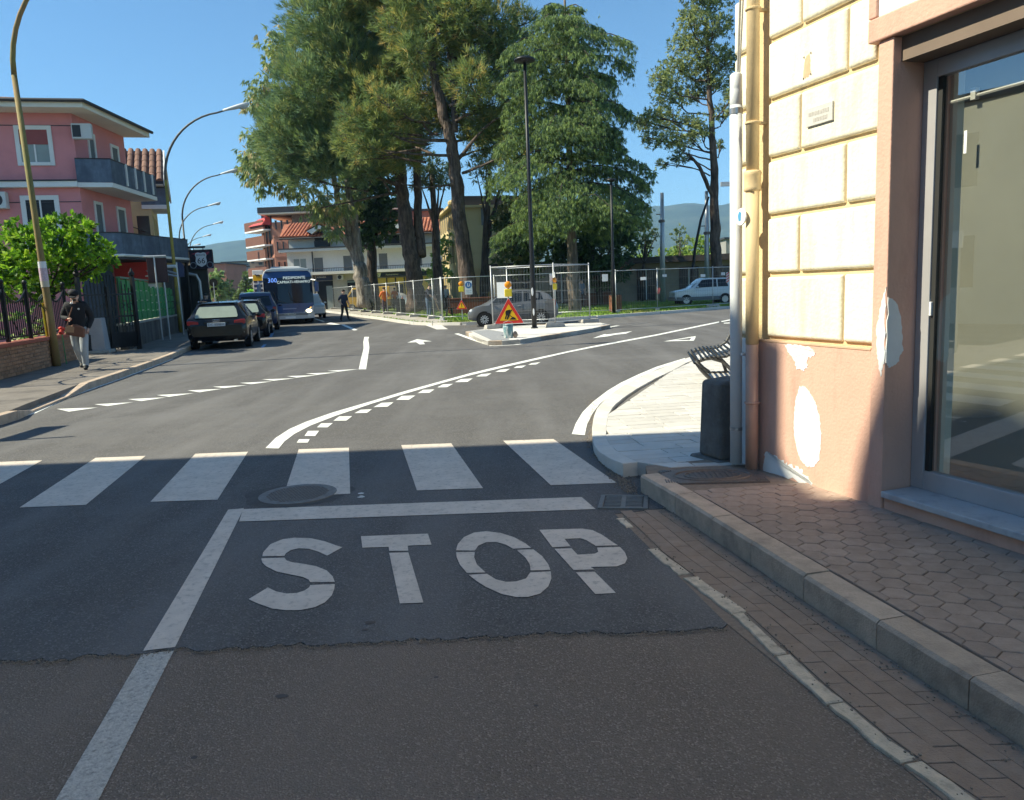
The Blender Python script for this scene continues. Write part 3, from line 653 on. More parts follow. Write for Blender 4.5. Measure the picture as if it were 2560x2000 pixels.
# what shows inside: papered screen, side wall, floor, window rail
MB().box(SW0+.19, SW1, FY+.10, FY+.115, .26, 2.71).build('paper_screen', M_SHOPIN, SH)
MB().box(SW0-.02, SW0+.02, .40, FY+.55, .2, 2.75).build('inside_wall', M_WALLIN, SH)
MB().box(SW0, SW0+.30, FY+.56, FY+.6, .26, 2.71).build('inside_return', M_WALLIN, SH)
MB().box(SW0, SW1, FY+.06, FY+.55, .22, .25).build('inside_floor', mat('inside_floor',(.36,.34,.30),.6,.1), SH)
MB().box(SW0, SW1, FY+.06, FY+.6, 2.72, 2.76).build('inside_ceiling', M_WALLIN, SH)
MB().tube([(SW0+.12,FY+.07,2.46),(SW1,FY+.07,2.46)], .009, 6).build('curtain_rail', M_PUTTY, SH)
for s in (1.42,1.75,2.1): MB().box(s,s+.03,FY+.055,FY+.085,2.44,2.50).build('rail_bracket', M_PUTTY, SH)
for s,z in ((1.86,1.62),(1.85,2.02),(1.42,2.16)): MB().box(s,s+.018,FY+.022,FY+.0245,z,z+.12).build('tape_strip', M_PUTTY, SH)
# street-name plaque and the screw marks of a removed one
pq = MB().box(.43,.668,-.014,.0,2.485,2.60); pq.build('plaque', mat('worn_plaque',(.60,.58,.54),.7,.1,20,.2,50), SH, .003)
for k,(tx,zz) in enumerate((('VIA NAPOLI',2.557),('COMUNE',2.517))):
    pass
fd = MB()
for zz, n_, s0 in ((2.556,13,.455),(2.515,9,.50)):
    for i in range(n_): fd.box(s0+i*.0145, s0+i*.0145+.009, -.0152,-.0135, zz-.013+RND.uniform(0,.004), zz+.013)
fd.build('faded_lettering', mat('faded_ink',(.44,.40,.37),.8,.3,90), SH)
patch('plaque_scar', [(.385,2.80),(.395,2.92),(.44,2.94),(.45,2.82),(.43,2.80)], .001, .006, m=mat('bare_plaster',(.62,.44,.28),.9,.15,30))
for x_,z_ in ((.385,2.80),(.388,2.93),(.452,2.94),(.455,2.81)): MB().box(x_-.004,x_+.004,-.004,.004,z_-.005,z_+.005).build('screw_hole', M_IRON, SH)
# ---- drainpipe
dp = thing('drainpipe', 'ochre and salmon rain downpipe fixed to the cream corner building', 'pipe', FO, FA-rad(90))
PR = .046
M_PIPE = mat('ochre_pipe', (.70,.53,.31), .6, .08, 6, .1, 60); M_PIPEP = mat('salmon_pipe', (.55,.33,.25), .6, .08, 6, .1, 60)
MB().tube([(-.045,-.075,1.06),(-.045,-.075,2.19)], PR, 18).build('pipe_section', M_PIPE, dp, smooth=True)
MB().tube([(-.045,-.075,2.20),(-.045,-.075,5.0)], PR*.96, 18).build('pipe_section', M_PIPE, dp, smooth=True)
MB().tube([(-.045,-.075,.12),(-.045,-.075,1.058)], PR, 18).build('pipe_foot', M_PIPEP, dp, smooth=True)
MB().lathe([(PR+.004,2.14),(PR+.016,2.15),(PR+.012,2.17),(PR+.012,2.25),(PR+.018,2.27),(PR+.004,2.285)],18,(-.045,-.075,0)).build('pipe_joint', M_PIPE, dp, smooth=True)
for z in (.62,2.60,3.35):
    MB().lathe([(PR+.002,z),(PR+.008,z+.004),(PR+.008,z+.014),(PR+.002,z+.018)],18,(-.045,-.075,0)).build('clip_band', M_PIPE if z>1 else M_PIPEP, dp)
    MB().box(-.06,-.03,-.03,.035,z,z+.018).build('bracket', M_PIPE if z>1 else M_PIPEP, dp)
# ---- white conduit
cp_ = thing('white_conduit', 'white plastic cable conduit beside the ochre drainpipe', 'pipe', FO, FA-rad(90))
M_WPVC = mat('white_pvc', (.74,.75,.77), .45, .04, 4)
MB().tube([(-.205,-.10,.145),(-.205,-.10,2.76)], .044, 18).build('tube', M_WPVC, cp_, smooth=True)
MB().lathe([(.040,2.76),(.044,2.765),(.044,2.86),(.042,2.87),(.043,2.875),(.043,2.965),(.03,2.98),(.010,2.985)],18,(-.205,-.10,0)).build('cap', M_WPVC, cp_, smooth=True)
MB().lathe([(.0445,2.70),(.0475,2.70),(.0475,2.74),(.0445,2.74)],18,(-.205,-.10,0)).build('steel_band', mat('steel',(.45,.45,.46),.35,.1,metal=.8), cp_)
MB().lathe([(.0445,.40),(.0465,.40),(.0465,.425),(.0445,.425)],18,(-.205,-.10,0)).build('steel_band', MATS['steel'], cp_)
MB().tube([(-.14,-.10,.98),(-.145,-.03,.98)], .012, 8).build('clip', M_WPVC, cp_)
MB().tube([(-.20,-.09,2.98),(-.205,-.06,3.6),(-.20,-.05,5.0)], .008, 6).build('cable', mat('grey_cable',(.35,.33,.30),.7,.1), cp_)
MB().tube([(-.185,-.085,2.98),(-.175,-.05,3.7),(-.175,-.04,5.0)], .006, 6).build('cable', MATS['grey_cable'], cp_)
# round blue-white sticker plate on the drainpipe
st = thing('round_sticker', 'small round white and blue sign stuck beside the drainpipe', 'sign', FO, FA-rad(90))
MB().lathe([(0.001,-.006),(.058,-.006),(.062,0),(.058,.004),(.001,.004)],24,(-.085,-.142,1.97),axis='y').build('disc', M_PUTTY, st)
MB().prism([(-.105,1.94),(-.080,1.945),(-.075,2.0),(-.10,2.01),(-.115,1.98)],-.1495,-.1485,'y').build('blue_emblem', mat('sticker_blue',(.10,.35,.60),.5,.1), st)
# grey stone bollard leaning on the corner
q_ = g(1800,1150,.12)
bo = thing('corner_stone', 'weathered grey stone kerb guard block at the building corner', 'bollard', (1.72,6.12,.045), FA-rad(90))
M_BOLL = mat('dark_stone', (.15,.135,.122), .92, .3, 9, .5, 70, col2=(.28,.255,.23), c2lo=.55, c2hi=.85, c2scale=5)
MB().hexa([(-.20,-.16,.08),(.12,-.16,.08),(.12,.10,.08),(-.20,.10,.08)],[(-.16,-.155,.70),(.105,-.155,.70),(.105,.10,.72),(-.16,.10,.72)]).build('block', M_BOLL, bo, .035, seg=4)
MB().hexa([(-.27,-.215,.0),(.15,-.20,.0),(.15,.12,.0),(-.27,.12,.0)],[(-.25,-.205,.085),(.14,-.19,.085),(.14,.11,.085),(-.25,.11,.085)]).build('foot', M_BOLL, bo, .02, seg=3)
# ======================= unseen block invented for its shadow and its reflection in the shop glass =======================
ap = thing('added_shadow_block', 'unseen beige block added to shade the road and the shop front', 'building', (-8.5,0,0))
M_APW = mat('ochre_render', (.66,.60,.50), .9, .1, 1)
MB().box(-14,0,-30,5.98,0,10.5).build('wall', M_APW, ap)
rf = MB()  # roofline notched to shape the sunlit gap on the shop wall
rf.prism([(5.98,10.501),(3.86,10.501),(4.02,10.63),(4.19,11.36),(4.3,11.40),(5.98,11.40)], -13.9,-.01,'x')
rf.prism([(3.30,10.501),(3.29,10.78),(3.25,11.0),(3.04,11.66),(2.7,11.9),(-29.9,11.9),(-29.9,10.501)], -13.9,-.01,'x')
rf.build('shadow_roofline', M_APW, ap)
for fl in range(4):
    for k in range(11):
        y0 = -28+k*3.2; box('window', mat('dark_pane',(.03,.035,.04),.15,.1,spec=.6), ap, -.02,.012,y0,y0+1.1,1.2+fl*2.9,2.7+fl*2.9)

sd2 = thing('added_reflection_house','unseen low beige house added to be mirrored in the shop glass','house',(-16,8.2,0))  # invented house out of view, there to fill the glass reflection
MB().box(-14,0,0,5.8,0,5.9).build('wall', M_APW, sd2); MB().box(-14.3,.2,-.2,6.0,5.902,6.1).build('roof', mat('side_roof',(.16,.13,.12),.8,.1), sd2)
for fl in range(2):
    for k in range(2): box('window', MATS['dark_pane'], sd2, -.02,.012,.9+k*2.6,2.0+k*2.6,1.0+fl*2.7,2.4+fl*2.7)
# ======================= trees =======================
def foliage_mat(name, trans=.42, rough=.6):
    m = bpy.data.materials.new(name); m.use_nodes = True; N = m.node_tree.nodes; L = m.node_tree.links
    p = N['Principled BSDF']; o = N['Material Output']; a = N.new('ShaderNodeAttribute'); a.attribute_name = 'leafcol'
    p.inputs['Roughness'].default_value = rough; p.inputs['Specular IOR Level'].default_value = .25
    t = N.new('ShaderNodeBsdfTranslucent'); mx = N.new('ShaderNodeMixShader'); mx.inputs[0].default_value = trans
    L.new(a.outputs['Color'], p.inputs['Base Color']); L.new(a.outputs['Color'], t.inputs[0])
    L.new(p.outputs[0], mx.inputs[1]); L.new(t.outputs[0], mx.inputs[2]); L.new(mx.outputs[0], o.inputs[0]); return m
M_LEAF = foliage_mat('leaf')
def foliage(name, C, D, n, ln, wd, spread, cols, parent, droop=0.0, jit=.3, mid=.45):
    C = np.asarray(C,float); D = np.asarray(D,float); cols = np.asarray(cols,float); T = len(C); K = T*n
    C2 = np.repeat(C,n,0); d = np.repeat(D,n,0)+NR.normal(0,spread,(K,3)); d[:,2] -= droop
    d /= np.linalg.norm(d,axis=1)[:,None]+1e-9
    l = ln*(1+NR.uniform(-jit,jit,(K,1))); w = wd*(1+NR.uniform(-jit,jit,(K,1)))
    s = np.cross(d, NR.normal(0,1,(K,3))); s /= np.linalg.norm(s,axis=1)[:,None]+1e-9
    b = C2+NR.normal(0,ln*.12,(K,3)); v = np.empty((K,4,3))
    v[:,0] = b; v[:,1] = b+d*l*mid+s*w; v[:,2] = b+d*l; v[:,3] = b+d*l*mid-s*w
    me = bpy.data.meshes.new(name); me.vertices.add(K*4); me.vertices.foreach_set('co', v.ravel())
    me.loops.add(K*4); me.loops.foreach_set('vertex_index', np.arange(K*4,dtype=np.int32))
    me.polygons.add(K); me.polygons.foreach_set('loop_start', np.arange(0,K*4,4,dtype=np.int32)); 
    me.update(calc_edges=True)
    ca = me.color_attributes.new('leafcol','FLOAT_COLOR','POINT'); cc = 2.8*np.repeat(cols,n*4,0)*NR.uniform(.85,1.15,(K,1)).repeat(4,0)
    ca.data.foreach_set('color', np.hstack([cc,np.ones((K*4,1))]).ravel().astype(np.float32))
    me.materials.append(M_LEAF); o = bpy.data.objects.new(name, me); COL.objects.link(o); o.parent = parent; return o
def lobes_to_tufts(lobes, dens, shell=.55, flat=1.0):
    """lobes: (centre, radius, weight); tufts near the lobe's outer shell, facing out"""
    C=[];D=[];L=[]
    for k,(c,r,w) in enumerate(lobes):
        n = int(dens*w*r*r); q = NR.normal(0,1,(n,3)); q /= np.linalg.norm(q,axis=1)[:,None]
        rr = r*(shell+(1-shell)*NR.random((n,1))**.7)*(1+.18*np.sin(q[:,:1]*5+k)*np.cos(q[:,2:]*6+k*1.7))
        far = NR.random((n,1)) < .10; rr = np.where(far, r*NR.uniform(1.0,1.32,(n,1)), rr)
        C.append(np.array(c)+q*rr*np.array([1,1,flat])); D.append(q); L.append(np.full(n,k))
    return np.vstack(C), np.vstack(D), np.concatenate(L)
def pick(cols, n, w=None): 
    cols = np.array(cols); return cols[NR.choice(len(cols), n, p=w)]
def bark(name, c, c2): return mat(name, c, .95, .3, 3, 1.0, 5, col2=c2, c2lo=.42, c2hi=.58, c2scale=5, c2stretch=(1.2,1.2,.22), bstretch=(1.6,1.6,.3), bdist=.12)
M_PBARK = bark('pine_bark', (.17,.125,.10), (.07,.05,.042)); M_EBARK = bark('eucalyptus_bark', (.34,.30,.255), (.17,.14,.115)); M_DBARK = bark('dark_bark', (.085,.066,.055), (.04,.031,.027)); M_CBARK = bark('cedar_bark', (.20,.155,.125), (.09,.07,.06))
def trunk_line(mb, path, radii, n=14, jit=.03):
    P = [Vector(p) for p in path]; out = []; rr = []; k = 6
    for i in range(len(P)-1):
        for j in range(k):
            t = j/k; out.append(P[i].lerp(P[i+1], t)+Vector((RND.gauss(0,jit),RND.gauss(0,jit),0))); rr.append((radii[i]+(radii[i+1]-radii[i])*t)*RND.uniform(.95,1.06))
    out.append(P[-1]); rr.append(radii[-1]); rr[0] *= 1.3; rr[1] *= 1.1
    mb.tube(out, rr, n)
def limb(mb, path, r0, r1, n=10, jit=.0):
    P = [Vector(p) for p in path]; out = []; k = 5
    for i in range(len(P)-1):
        for j in range(k): out.append(P[i].lerp(P[i+1], j/k)+Vector((RND.gauss(0,jit),RND.gauss(0,jit),0)))
    out.append(P[-1]); m_ = len(out)
    mb.tube(out, [(r0+(r1-r0)*i/(m_-1))*RND.uniform(.93,1.07) for i in range(m_)], n)
def trunk_obj(name, paths, m, parent, n=12):
    mb = MB()
    for p, r0, r1, jit in paths:
        if isinstance(r0, list): trunk_line(mb, p, r0, n, jit)
        else: limb(mb, p, r0, r1, n, jit)
    return mb.build(name, m, parent, smooth=True)
def px_lobes(L, Y, dy=2.5, w=1.0):
    out = []
    for t in L:
        px,py,r = t[:3]; yy = Y+(t[3] if len(t)>3 else RND.uniform(-dy,dy)); c = at(px,py,yy); out.append((tuple(c), r*yy/1950, w))
    return out
def twigs(lobes, hub, m, parent, name='branch', r0=.085):
    mb = MB()
    for c,r,w in lobes:
        c = Vector(c); h_ = Vector(hub(c)); mid = h_.lerp(c,.5)+Vector((RND.gauss(0,.3),RND.gauss(0,.3),RND.uniform(-.5,.2)))
        limb(mb, [h_, mid, c, c+(c-mid)*.25], r0, .015, 6, .03)
        for i in range(4):
            q = c+Vector((RND.gauss(0,.5),RND.gauss(0,.5),RND.gauss(0,.5)))*r; limb(mb, [mid.lerp(c,RND.random()), q], .045, .012, 4)
    return mb.build(name, m, parent, smooth=True)
# ---- pine with the wide blue-green crown
T1 = thing('pine_tree', 'broad pine with blue-green crown and thick ridged trunk behind the mesh fence', 'tree', (at(1041,775,52).x,52,.1))
o1 = Vector(T1.location); loc1 = lambda p: tuple(Vector(p)-o1)
tA = [at(1041,778,52), at(1036,700,52), at(1020,600,52), at(1008,500,52), at(1000,420,52), at(960,300,52.5), at(920,180,53), at(900,40,53)]
trunk_obj('trunk', [([loc1(p) for p in tA], [.62,.55,.49,.43,.38,.29,.2,.12], 0,.04),
   ([loc1(at(1055,640,52)), loc1(at(1045,560,52.5)), loc1(at(1042,450,53)), loc1(at(1050,300,53))], .34,.2,.04),
   ([loc1(at(1005,470,52)), loc1(at(940,440,51)), loc1(at(880,430,50))], .16,.05,.03), ([loc1(at(1000,480,52)), loc1(at(900,500,50.5)), loc1(at(800,520,49.5))], .10,.03,.03)], M_PBARK, T1, 14)
LA = [(746,300,70),(706,340,55),(696,368,48),(736,382,60),(766,220,75),(788,130,75),(810,60,80),(768,360,75),(808,378,65),(840,350,75),(810,250,80),(860,160,85),(890,60,80),(900,-40,90),(930,240,80),(900,330,75),(870,382,60),(930,378,62),(980,330,70),(970,200,80),(960,80,80),(1000,-40,90),(840,-60,85),(788,412,42),(746,432,36),(900,422,40),(696,290,45),(1010,372,50)]
lbA = [((loc1(c)),r*1.03,w) for c,r,w in px_lobes(LA,51.5,2.8)]
C,D,K = lobes_to_tufts(lbA, 150); D = D*np.array([.8,.8,.5])+np.array([-.12,-.1,.45])
# feathery needle brooms
colA = pick([(.06,.088,.045),(.075,.105,.045),(.09,.12,.042),(.048,.075,.04),(.11,.12,.045)], len(C))
right = np.array([lbA[k][0][0] for k in K]) > -2.0; colA[right] = pick([(.085,.11,.04),(.115,.125,.04),(.065,.095,.04),(.15,.135,.045)], right.sum())
foliage('crown', C, D, 13, .46, .021, .40, colA, T1)
twigs(lbA, lambda c: Vector((c.x*.35-.2, c.y*.3, max(4.5,min(c.z-1.2,15)))), M_PBARK, T1)
# ---- olive pine with browned needle tips
T2 = thing('pine_tree', 'tall olive pine with yellowed needles and a leaning bare trunk', 'tree', (at(1178,775,46).x,46,.1))
o2 = Vector(T2.location); loc2 = lambda p: tuple(Vector(p)-o2)
tB = [at(1178,780,46), at(1168,700,46), at(1150,560,46), at(1140,450,46), at(1130,360,46), at(1105,270,46), at(1080,170,46), at(1070,60,46), at(1060,-60,46)]
trunk_obj('trunk', [([loc2(p) for p in tB], [.50,.46,.42,.37,.32,.27,.22,.16,.10], 0,.035),
  ([loc2(at(1136,330,46)), loc2(at(1135,250,46.3)), loc2(at(1122,130,46.5)), loc2(at(1110,-20,46.5))], .2,.1,.03),
  ([loc2(at(1140,352,46)), loc2(at(1060,350,45)), loc2(at(990,343,44.5))], .12,.04,.03), ([loc2(at(1145,400,46)), loc2(at(1210,320,45)), loc2(at(1290,265,44.5))], .12,.03,.03),
  ([loc2(at(1142,390,46)), loc2(at(1030,385,44.5)), loc2(at(960,375,44))], .09,.03,.03), ([loc2(at(1148,460,46)), loc2(at(1060,470,44.5)), loc2(at(985,455,44))], .07,.02,.03)], M_PBARK, T2, 14)
LB = [(1000,60,55),(1050,10,60),(1010,150,52),(960,260,48),(1040,120,50),(1100,60,60),(1160,30,60),(1200,100,62),(1240,40,55),(1250,170,55),(1180,200,55),(1230,260,55),(1270,318,48),(1200,318,50),(1060,230,48),(1000,300,45),(940,318,42),(920,366,42),(1000,366,42),(1090,298,42),(1240,366,48),(1290,376,38),(870,346,38),(880,298,36),(1090,-60,80),(1200,-70,80),(1020,-70,70),(1300,240,34),(1280,120,40),(1060,130,55,3),(1130,170,55,3.4),(1100,250,55,3),(1050,318,48,3),(1160,290,50,3),(1180,130,60,3),(1230,318,45,3),(1120,60,60,3),(990,220,50,3),(1280,180,45,2),(1310,60,40,1)]
lbB = [((loc2(c)),r,w) for c,r,w in px_lobes(LB,45.8,2.6)]
C,D,K = lobes_to_tufts(lbB, 120, .35); D = D*np.array([.8,.8,.5])+np.array([-.05,-.1,.3])
foliage('crown', C, D, 13, .44, .021, .46, pick([(.082,.105,.036),(.115,.125,.04),(.165,.14,.042),(.06,.085,.034),(.20,.15,.055),(.045,.065,.03)], len(C), [.27,.22,.10,.23,.04,.14]), T2)
twigs(lbB, lambda c: Vector((c.x*.25-.8, c.y*.3, max(7,min(c.z-.8,16)))), M_PBARK, T2)
# ---- eucalyptus with pale forked trunk
T3 = thing('eucalyptus_tree', 'eucalyptus with pale smooth forked trunk and drooping grey-green leaves', 'tree', (at(912,762,58).x,58,.1))
o3 = Vector(T3.location); loc3 = lambda p: tuple(Vector(p)-o3)
trunk_obj('trunk', [([loc3(at(912,765,58)), loc3(at(905,700,58)), loc3(at(898,660,58))], .62,.46,.05), ([loc3(at(898,662,58)), loc3(at(880,620,58)), loc3(at(868,560,58)), loc3(at(846,510,58)), loc3(at(830,420,58)), loc3(at(790,300,58))], .34,.14,.04),
  ([loc3(at(902,680,58)), loc3(at(892,600,58)), loc3(at(886,540,58)), loc3(at(872,490,58)), loc3(at(860,380,58))], .38,.16,.04), ([loc3(at(880,625,58)), loc3(at(850,580,57.5)), loc3(at(825,548,57)), loc3(at(800,520,56.5))], .26,.10,.03),
  ([loc3(at(830,420,58)), loc3(at(740,400,57)), loc3(at(660,420,56))], .12,.03,.03)], M_EBARK, T3, 14)
LE = [(690,105,38),(655,220,36),(640,260,30),(640,400,42),(625,430,34),(660,440,42),(720,465,38),(820,545,34),(850,520,36),(700,150,40),(620,395,26),(640,345,30),(790,500,45),(835,585,20),(880,490,40)]
lbE = [((loc3(c)),r,w) for c,r,w in px_lobes(LE,57,1.8)]
C,D,K = lobes_to_tufts(lbE, 70, .2)
foliage('crown', C, D*.35, 9, .42, .05, .35, pick([(.10,.125,.06),(.08,.11,.055),(.20,.17,.09),(.13,.15,.05)], len(C), [.35,.3,.12,.23]), T3, droop=.8)
# ---- dark broadleaf evergreen behind the eucalyptus
def bush(name, label, px, pyb, Y, lobes, cols, dens=110, n=8, ln=.22, wd=.07, m=M_DBARK, trunk=.22, cat='tree', group=None, z0=.1, shell=.5, spread=.8, lean=0):
    t = thing(name, label, cat, (at(px,pyb,Y).x,Y,z0), 0, group); o = Vector(t.location)
    lb = [(tuple(Vector(c)-o),r,w) for c,r,w in px_lobes(lobes,Y,1.2)]; C,D,K = lobes_to_tufts(lb,dens,shell)
    ok = C[:,2] > .05; C,D = C[ok],D[ok]
    foliage('crown', C, D*.7+np.array([0,0,.15]), n, ln, wd, spread, pick(cols,len(C)), t)
    if trunk:
        top = sum((Vector(c) for c,_,_ in lb), Vector())/len(lb); mb = MB(); limb(mb,[(0,0,0),(top.x*.4+lean,0,top.z*.5),tuple(top)],trunk,trunk*.4,10,.03)
        for c,r,w in lb[:14]: limb(mb,[tuple(top*.6),tuple(Vector(c))],trunk*.35,.02,5,.02)
        mb.build('trunk', m, t, smooth=True)
    return t
DK = [(.022,.040,.018),(.032,.055,.022),(.04,.065,.025),(.018,.03,.016)]
bush('evergreen_tree','dark evergreen tree squeezed between the eucalyptus and the thick pine trunk','%d'%0 and 933 or 933,752,61,[(920,500,55),(950,450,55),(905,560,45),(940,580,40),(900,430,55),(960,540,40),(890,600,25)],DK,90,8,.30,.09,trunk=.55)
bush('pine_sapling_tree','slim leaning dark trunk with sparse crown behind the thick pine',1097,720,56,[(1075,440,30),(1050,455,22),(1100,430,30),(1115,450,22),(1070,410,30)],[(.04,.06,.03),(.07,.085,.035)],80,9,.34,.035,M_PBARK,.40)
bush('twin_trunk_tree','thin dark twin-stemmed tree before the yellow building wall',1204,700,52,[(1190,420,28),(1230,430,24),(1265,455,18),(1215,400,28)],[(.05,.07,.03),(.09,.10,.035),(.12,.11,.04)],60,8,.36,.035,M_DBARK,.30)
tw = MB(); limb(tw,[(0,0,0),(.15,0,2.2),(.75,0,5.5),(1.6,0,8.2)],.24,.08,10,.04); tw.build('second_stem', M_DBARK, bpy.data.objects['twin_trunk_tree'], smooth=True)
bush('dark_magnolia_tree','dense dark broadleaf tree against the yellow building wall',1300,700,46,[(1290,540,50),(1320,600,52),(1280,610,40),(1270,660,30),(1340,520,48),(1330,660,36),(1262,560,28)],[(.035,.05,.02),(.05,.065,.024),(.08,.075,.03),(.028,.04,.018)],120,8,.24,.07)
bush('dark_cypress_tree','broad dark conifer with hanging boughs behind the cedar trunk',1500,720,50,[(1480,560,55),(1530,560,45),(1500,620,55),(1450,600,45),(1550,620,36),(1420,640,40),(1500,680,40),(1400,560,45),(1560,580,30),(1460,680,36),(1380,620,36),(1545,680,26)],DK,110,8,.34,.06)
# ---- cedar
T4 = thing('cedar_tree', 'tall deodar cedar with bright green layered drooping boughs', 'tree', (at(1437,778,41).x,41,.1))
zt = at(1415,-25,41).z-.1; o4 = Vector(T4.location)
leanx = at(1412,0,41).x-o4.x
trunk_obj('trunk', [([(0,0,0),(-.06,0,3),(leanx*.5,0,9),(leanx,0,zt)], .36,.05,.02)], M_CBARK, T4)
prof = [(2.2,1.6),(2.9,3.4),(4,4.1),(5.5,4.4),(7,4.3),(8.5,4.3),(9.5,3.9),(11,3.5),(12.5,3.3),(13.4,3.1),(14.2,2.9),(14.8,1.3),(15.4,.7),(16.6,.15)]
def Rh(h):
    for (a,b),(c,d) in zip(prof,prof[1:]):
        if a <= h <= c: return b+(d-b)*(h-a)/(c-a)
    return .3
CC=[];DD=[];cl=[]; mbb = MB(); h = 4.7; az = 0.0
while h < zt-.2:
    whorl = RND.random()
    for k in range(6 if h < 12 else 5):
        az += 2.4+RND.uniform(-.3,.3); L = Rh(h)*RND.choice((1.0,.92,.85,1.14,.7)); hh = h+RND.uniform(-.12,.12); dr = RND.uniform(.12,.24)*L
        ax, ay = math.cos(az), math.sin(az); pts=[]
        for i in range(7):
            t = i/6; pts.append(Vector((leanx*hh/zt+ax*L*t, ay*L*t, hh+.30*t*L-dr*1.9*t*t-.12*L*t**4)))
        limb(mbb,[tuple(p) for p in pts[::2]],.055,.012,5,.0)
        for i in range(int(105*L)):
            t = RND.random()**.55; f = t*5.999; p = pts[int(f)].lerp(pts[int(f)+1], f%1); wdt = (.10+.17*L*(1-abs(1.7*t-1.0)))
            sx = RND.gauss(0,wdt); hang = RND.expovariate(1/.21)*(.5+.9*t); p = p+Vector((-ay*sx, ax*sx, -min(.85,hang)-abs(sx)*.18)); CC.append(p); DD.append((ax*.25+RND.gauss(0,.15),ay*.25+RND.gauss(0,.15),-.7))
            q = RND.random()
            cl.append((.095,.125,.040) if q < .38 else (.058,.085,.034) if q < .75 else (.032,.05,.026))
    h += .78
foliage('crown', CC, DD, 9, .19, .0145, .34, cl, T4, droop=.35); mbb.build('branch', M_DBARK, T4, smooth=True)
# ---- open-crowned tall tree beside the corner building
T5 = thing('cypress_pine_tree', 'tall tree with open layered crown and reddish trunk close to the corner building', 'tree', (at(1793,765,50).x,50,.1))
o5 = Vector(T5.location); loc5 = lambda p: tuple(Vector(p)-o5)
trunk_obj('trunk', [([loc5(at(1797,768,50)), loc5(at(1790,650,50)), loc5(at(1786,520,50)), loc5(at(1784,400,50)), loc5(at(1776,250,50)), loc5(at(1765,60,50))], .42,.10,.03),
  ([loc5(at(1786,500,50)), loc5(at(1750,420,49.5)), loc5(at(1722,385,49))], .14,.07,.02)], M_PBARK, T5, 12)
LC = [(1755,20,46),(1720,50,30),(1800,60,40),(1745,95,45),(1705,110,34),(1790,140,40),(1690,170,42),(1740,170,40),(1650,200,34),(1800,200,34),(1670,240,40),(1720,235,34),(1760,215,30),(1640,290,30),(1610,310,26),(1670,300,36),(1630,345,30),(1680,350,34),(1750,320,32),(1722,350,28),(1700,390,26),(1655,410,16),(1810,280,26),(1800,360,16),(1830,150,34),(1835,240,28),(1745,-40,50),(1800,-30,50),(1605,300,18),(1725,300,22)]
lbC = [((loc5(c)),r*.95,w) for c,r,w in px_lobes(LC,50,1.8)]
C,D,K = lobes_to_tufts(lbC, 165, .3, .75)
foliage('crown', C, D*.6+np.array([0,0,.35]), 10, .20, .03, .8, pick([(.10,.12,.048),(.13,.15,.055),(.07,.09,.042),(.155,.165,.065),(.05,.065,.035)],len(C)), T5)
twigs(lbC, lambda c: Vector((-.25-.012*c.z, 0, max(5,c.z-1.0))), M_PBARK, T5, r0=.05)
# ---- small pollarded trees and bushes near the low building
bush('young_tree','small leafless-looking pollarded tree with dark leaf clumps before the low building',1605,760,56,[(1600,590,18),(1625,600,18),(1612,565,16),(1590,615,14),(1640,585,14),(1618,620,14)],[(.04,.055,.028),(.06,.075,.035)],70,7,.22,.07,trunk=.16)
bush('young_tree','small thin tree with sparse leaves beside the leaning black pole',1692,760,60,[(1690,590,13),(1700,575,12),(1715,600,10),(1705,605,12)],[(.05,.07,.03),(.08,.10,.04)],90,6,.22,.06,trunk=.07)
for i,(px,py,r,cx) in enumerate(((1745,630,34,'rounded bright green tree behind the low building roof'),(1700,640,26,'pale green shrubby tree peeping over the low roof'),(1600,640,24,'light green tree top behind the roof near the utility pole'),(1658,645,22,'small light green tree between the utility poles'))):
    bush('garden_tree', cx, px, 760, 86, [(px,py,r),(px-r*.6,py+r*.4,r*.7),(px+r*.6,py+r*.5,r*.7)], [(.09,.13,.03),(.12,.15,.04),(.07,.10,.03)], 40,7,.4,.14, trunk=.2, group='trees behind the low building')
bush('shrub','leafy light green shrub before the yellow building',1100,760,60,[(1105,640,22),(1090,670,20),(1120,600,16),(1110,690,18),(1075,690,14)],[(.10,.15,.04),(.13,.17,.05)],60,7,.3,.1,trunk=.1,cat='bush')
# ======================= buildings along the street =======================
M_PW = mat('pink_render', (.70,.275,.285), .85, .06, 1.0, .15, 25, col2=(.62,.24,.25), c2scale=.4)
M_WHITE = mat('white_plaster', (.78,.77,.75), .85, .06, 1.0, .1, 25)
M_EAVE = mat('cream_soffit', (.84,.78,.68), .85, .06, 1.0)
M_SLATE = mat('dark_gutter', (.04,.042,.05), .6, .1, 4)
M_SHADEC = mat('blue_screen_cloth', (.09,.115,.16), .8, .25, 4, .2, 20, col2=(.15,.19,.25), c2lo=.45, c2hi=.7, c2scale=1.6, c2stretch=(1,1,.3))
M_SHUT = mat('grey_shutter', (.17,.18,.19), .7, .08, 3); M_REDSH = mat('red_shutter', (.30,.085,.085), .75, .08, 3)
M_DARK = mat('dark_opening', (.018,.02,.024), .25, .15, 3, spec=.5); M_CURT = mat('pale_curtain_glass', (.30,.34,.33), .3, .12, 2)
M_TILER = mat('terracotta_tile', (.38,.135,.075), .85, .2, 3, .2, 20, rnd=.12, col2=(.27,.10,.065), c2scale=1.5)
M_TILEB = mat('brown_tile', (.21,.115,.085), .85, .2, 3, rnd=.12); M_YW = mat('pale_yellow_render', (.62,.50,.28), .88, .07, .8, .1, 20, col2=(.54,.43,.24), c2scale=.5)
M_METAL = mat('galvanised', (.42,.43,.44), .45, .08, 5, metal=.7); M_RAIL = mat('dark_rail', (.05,.05,.055), .5, .1, 5, metal=.3)
M_AC = mat('ac_white', (.62,.62,.60), .5, .05, 4)
def XF(x,y,z,rz): return Matrix.Translation((x,y,z)) @ Matrix.Rotation(rz,4,'Z')
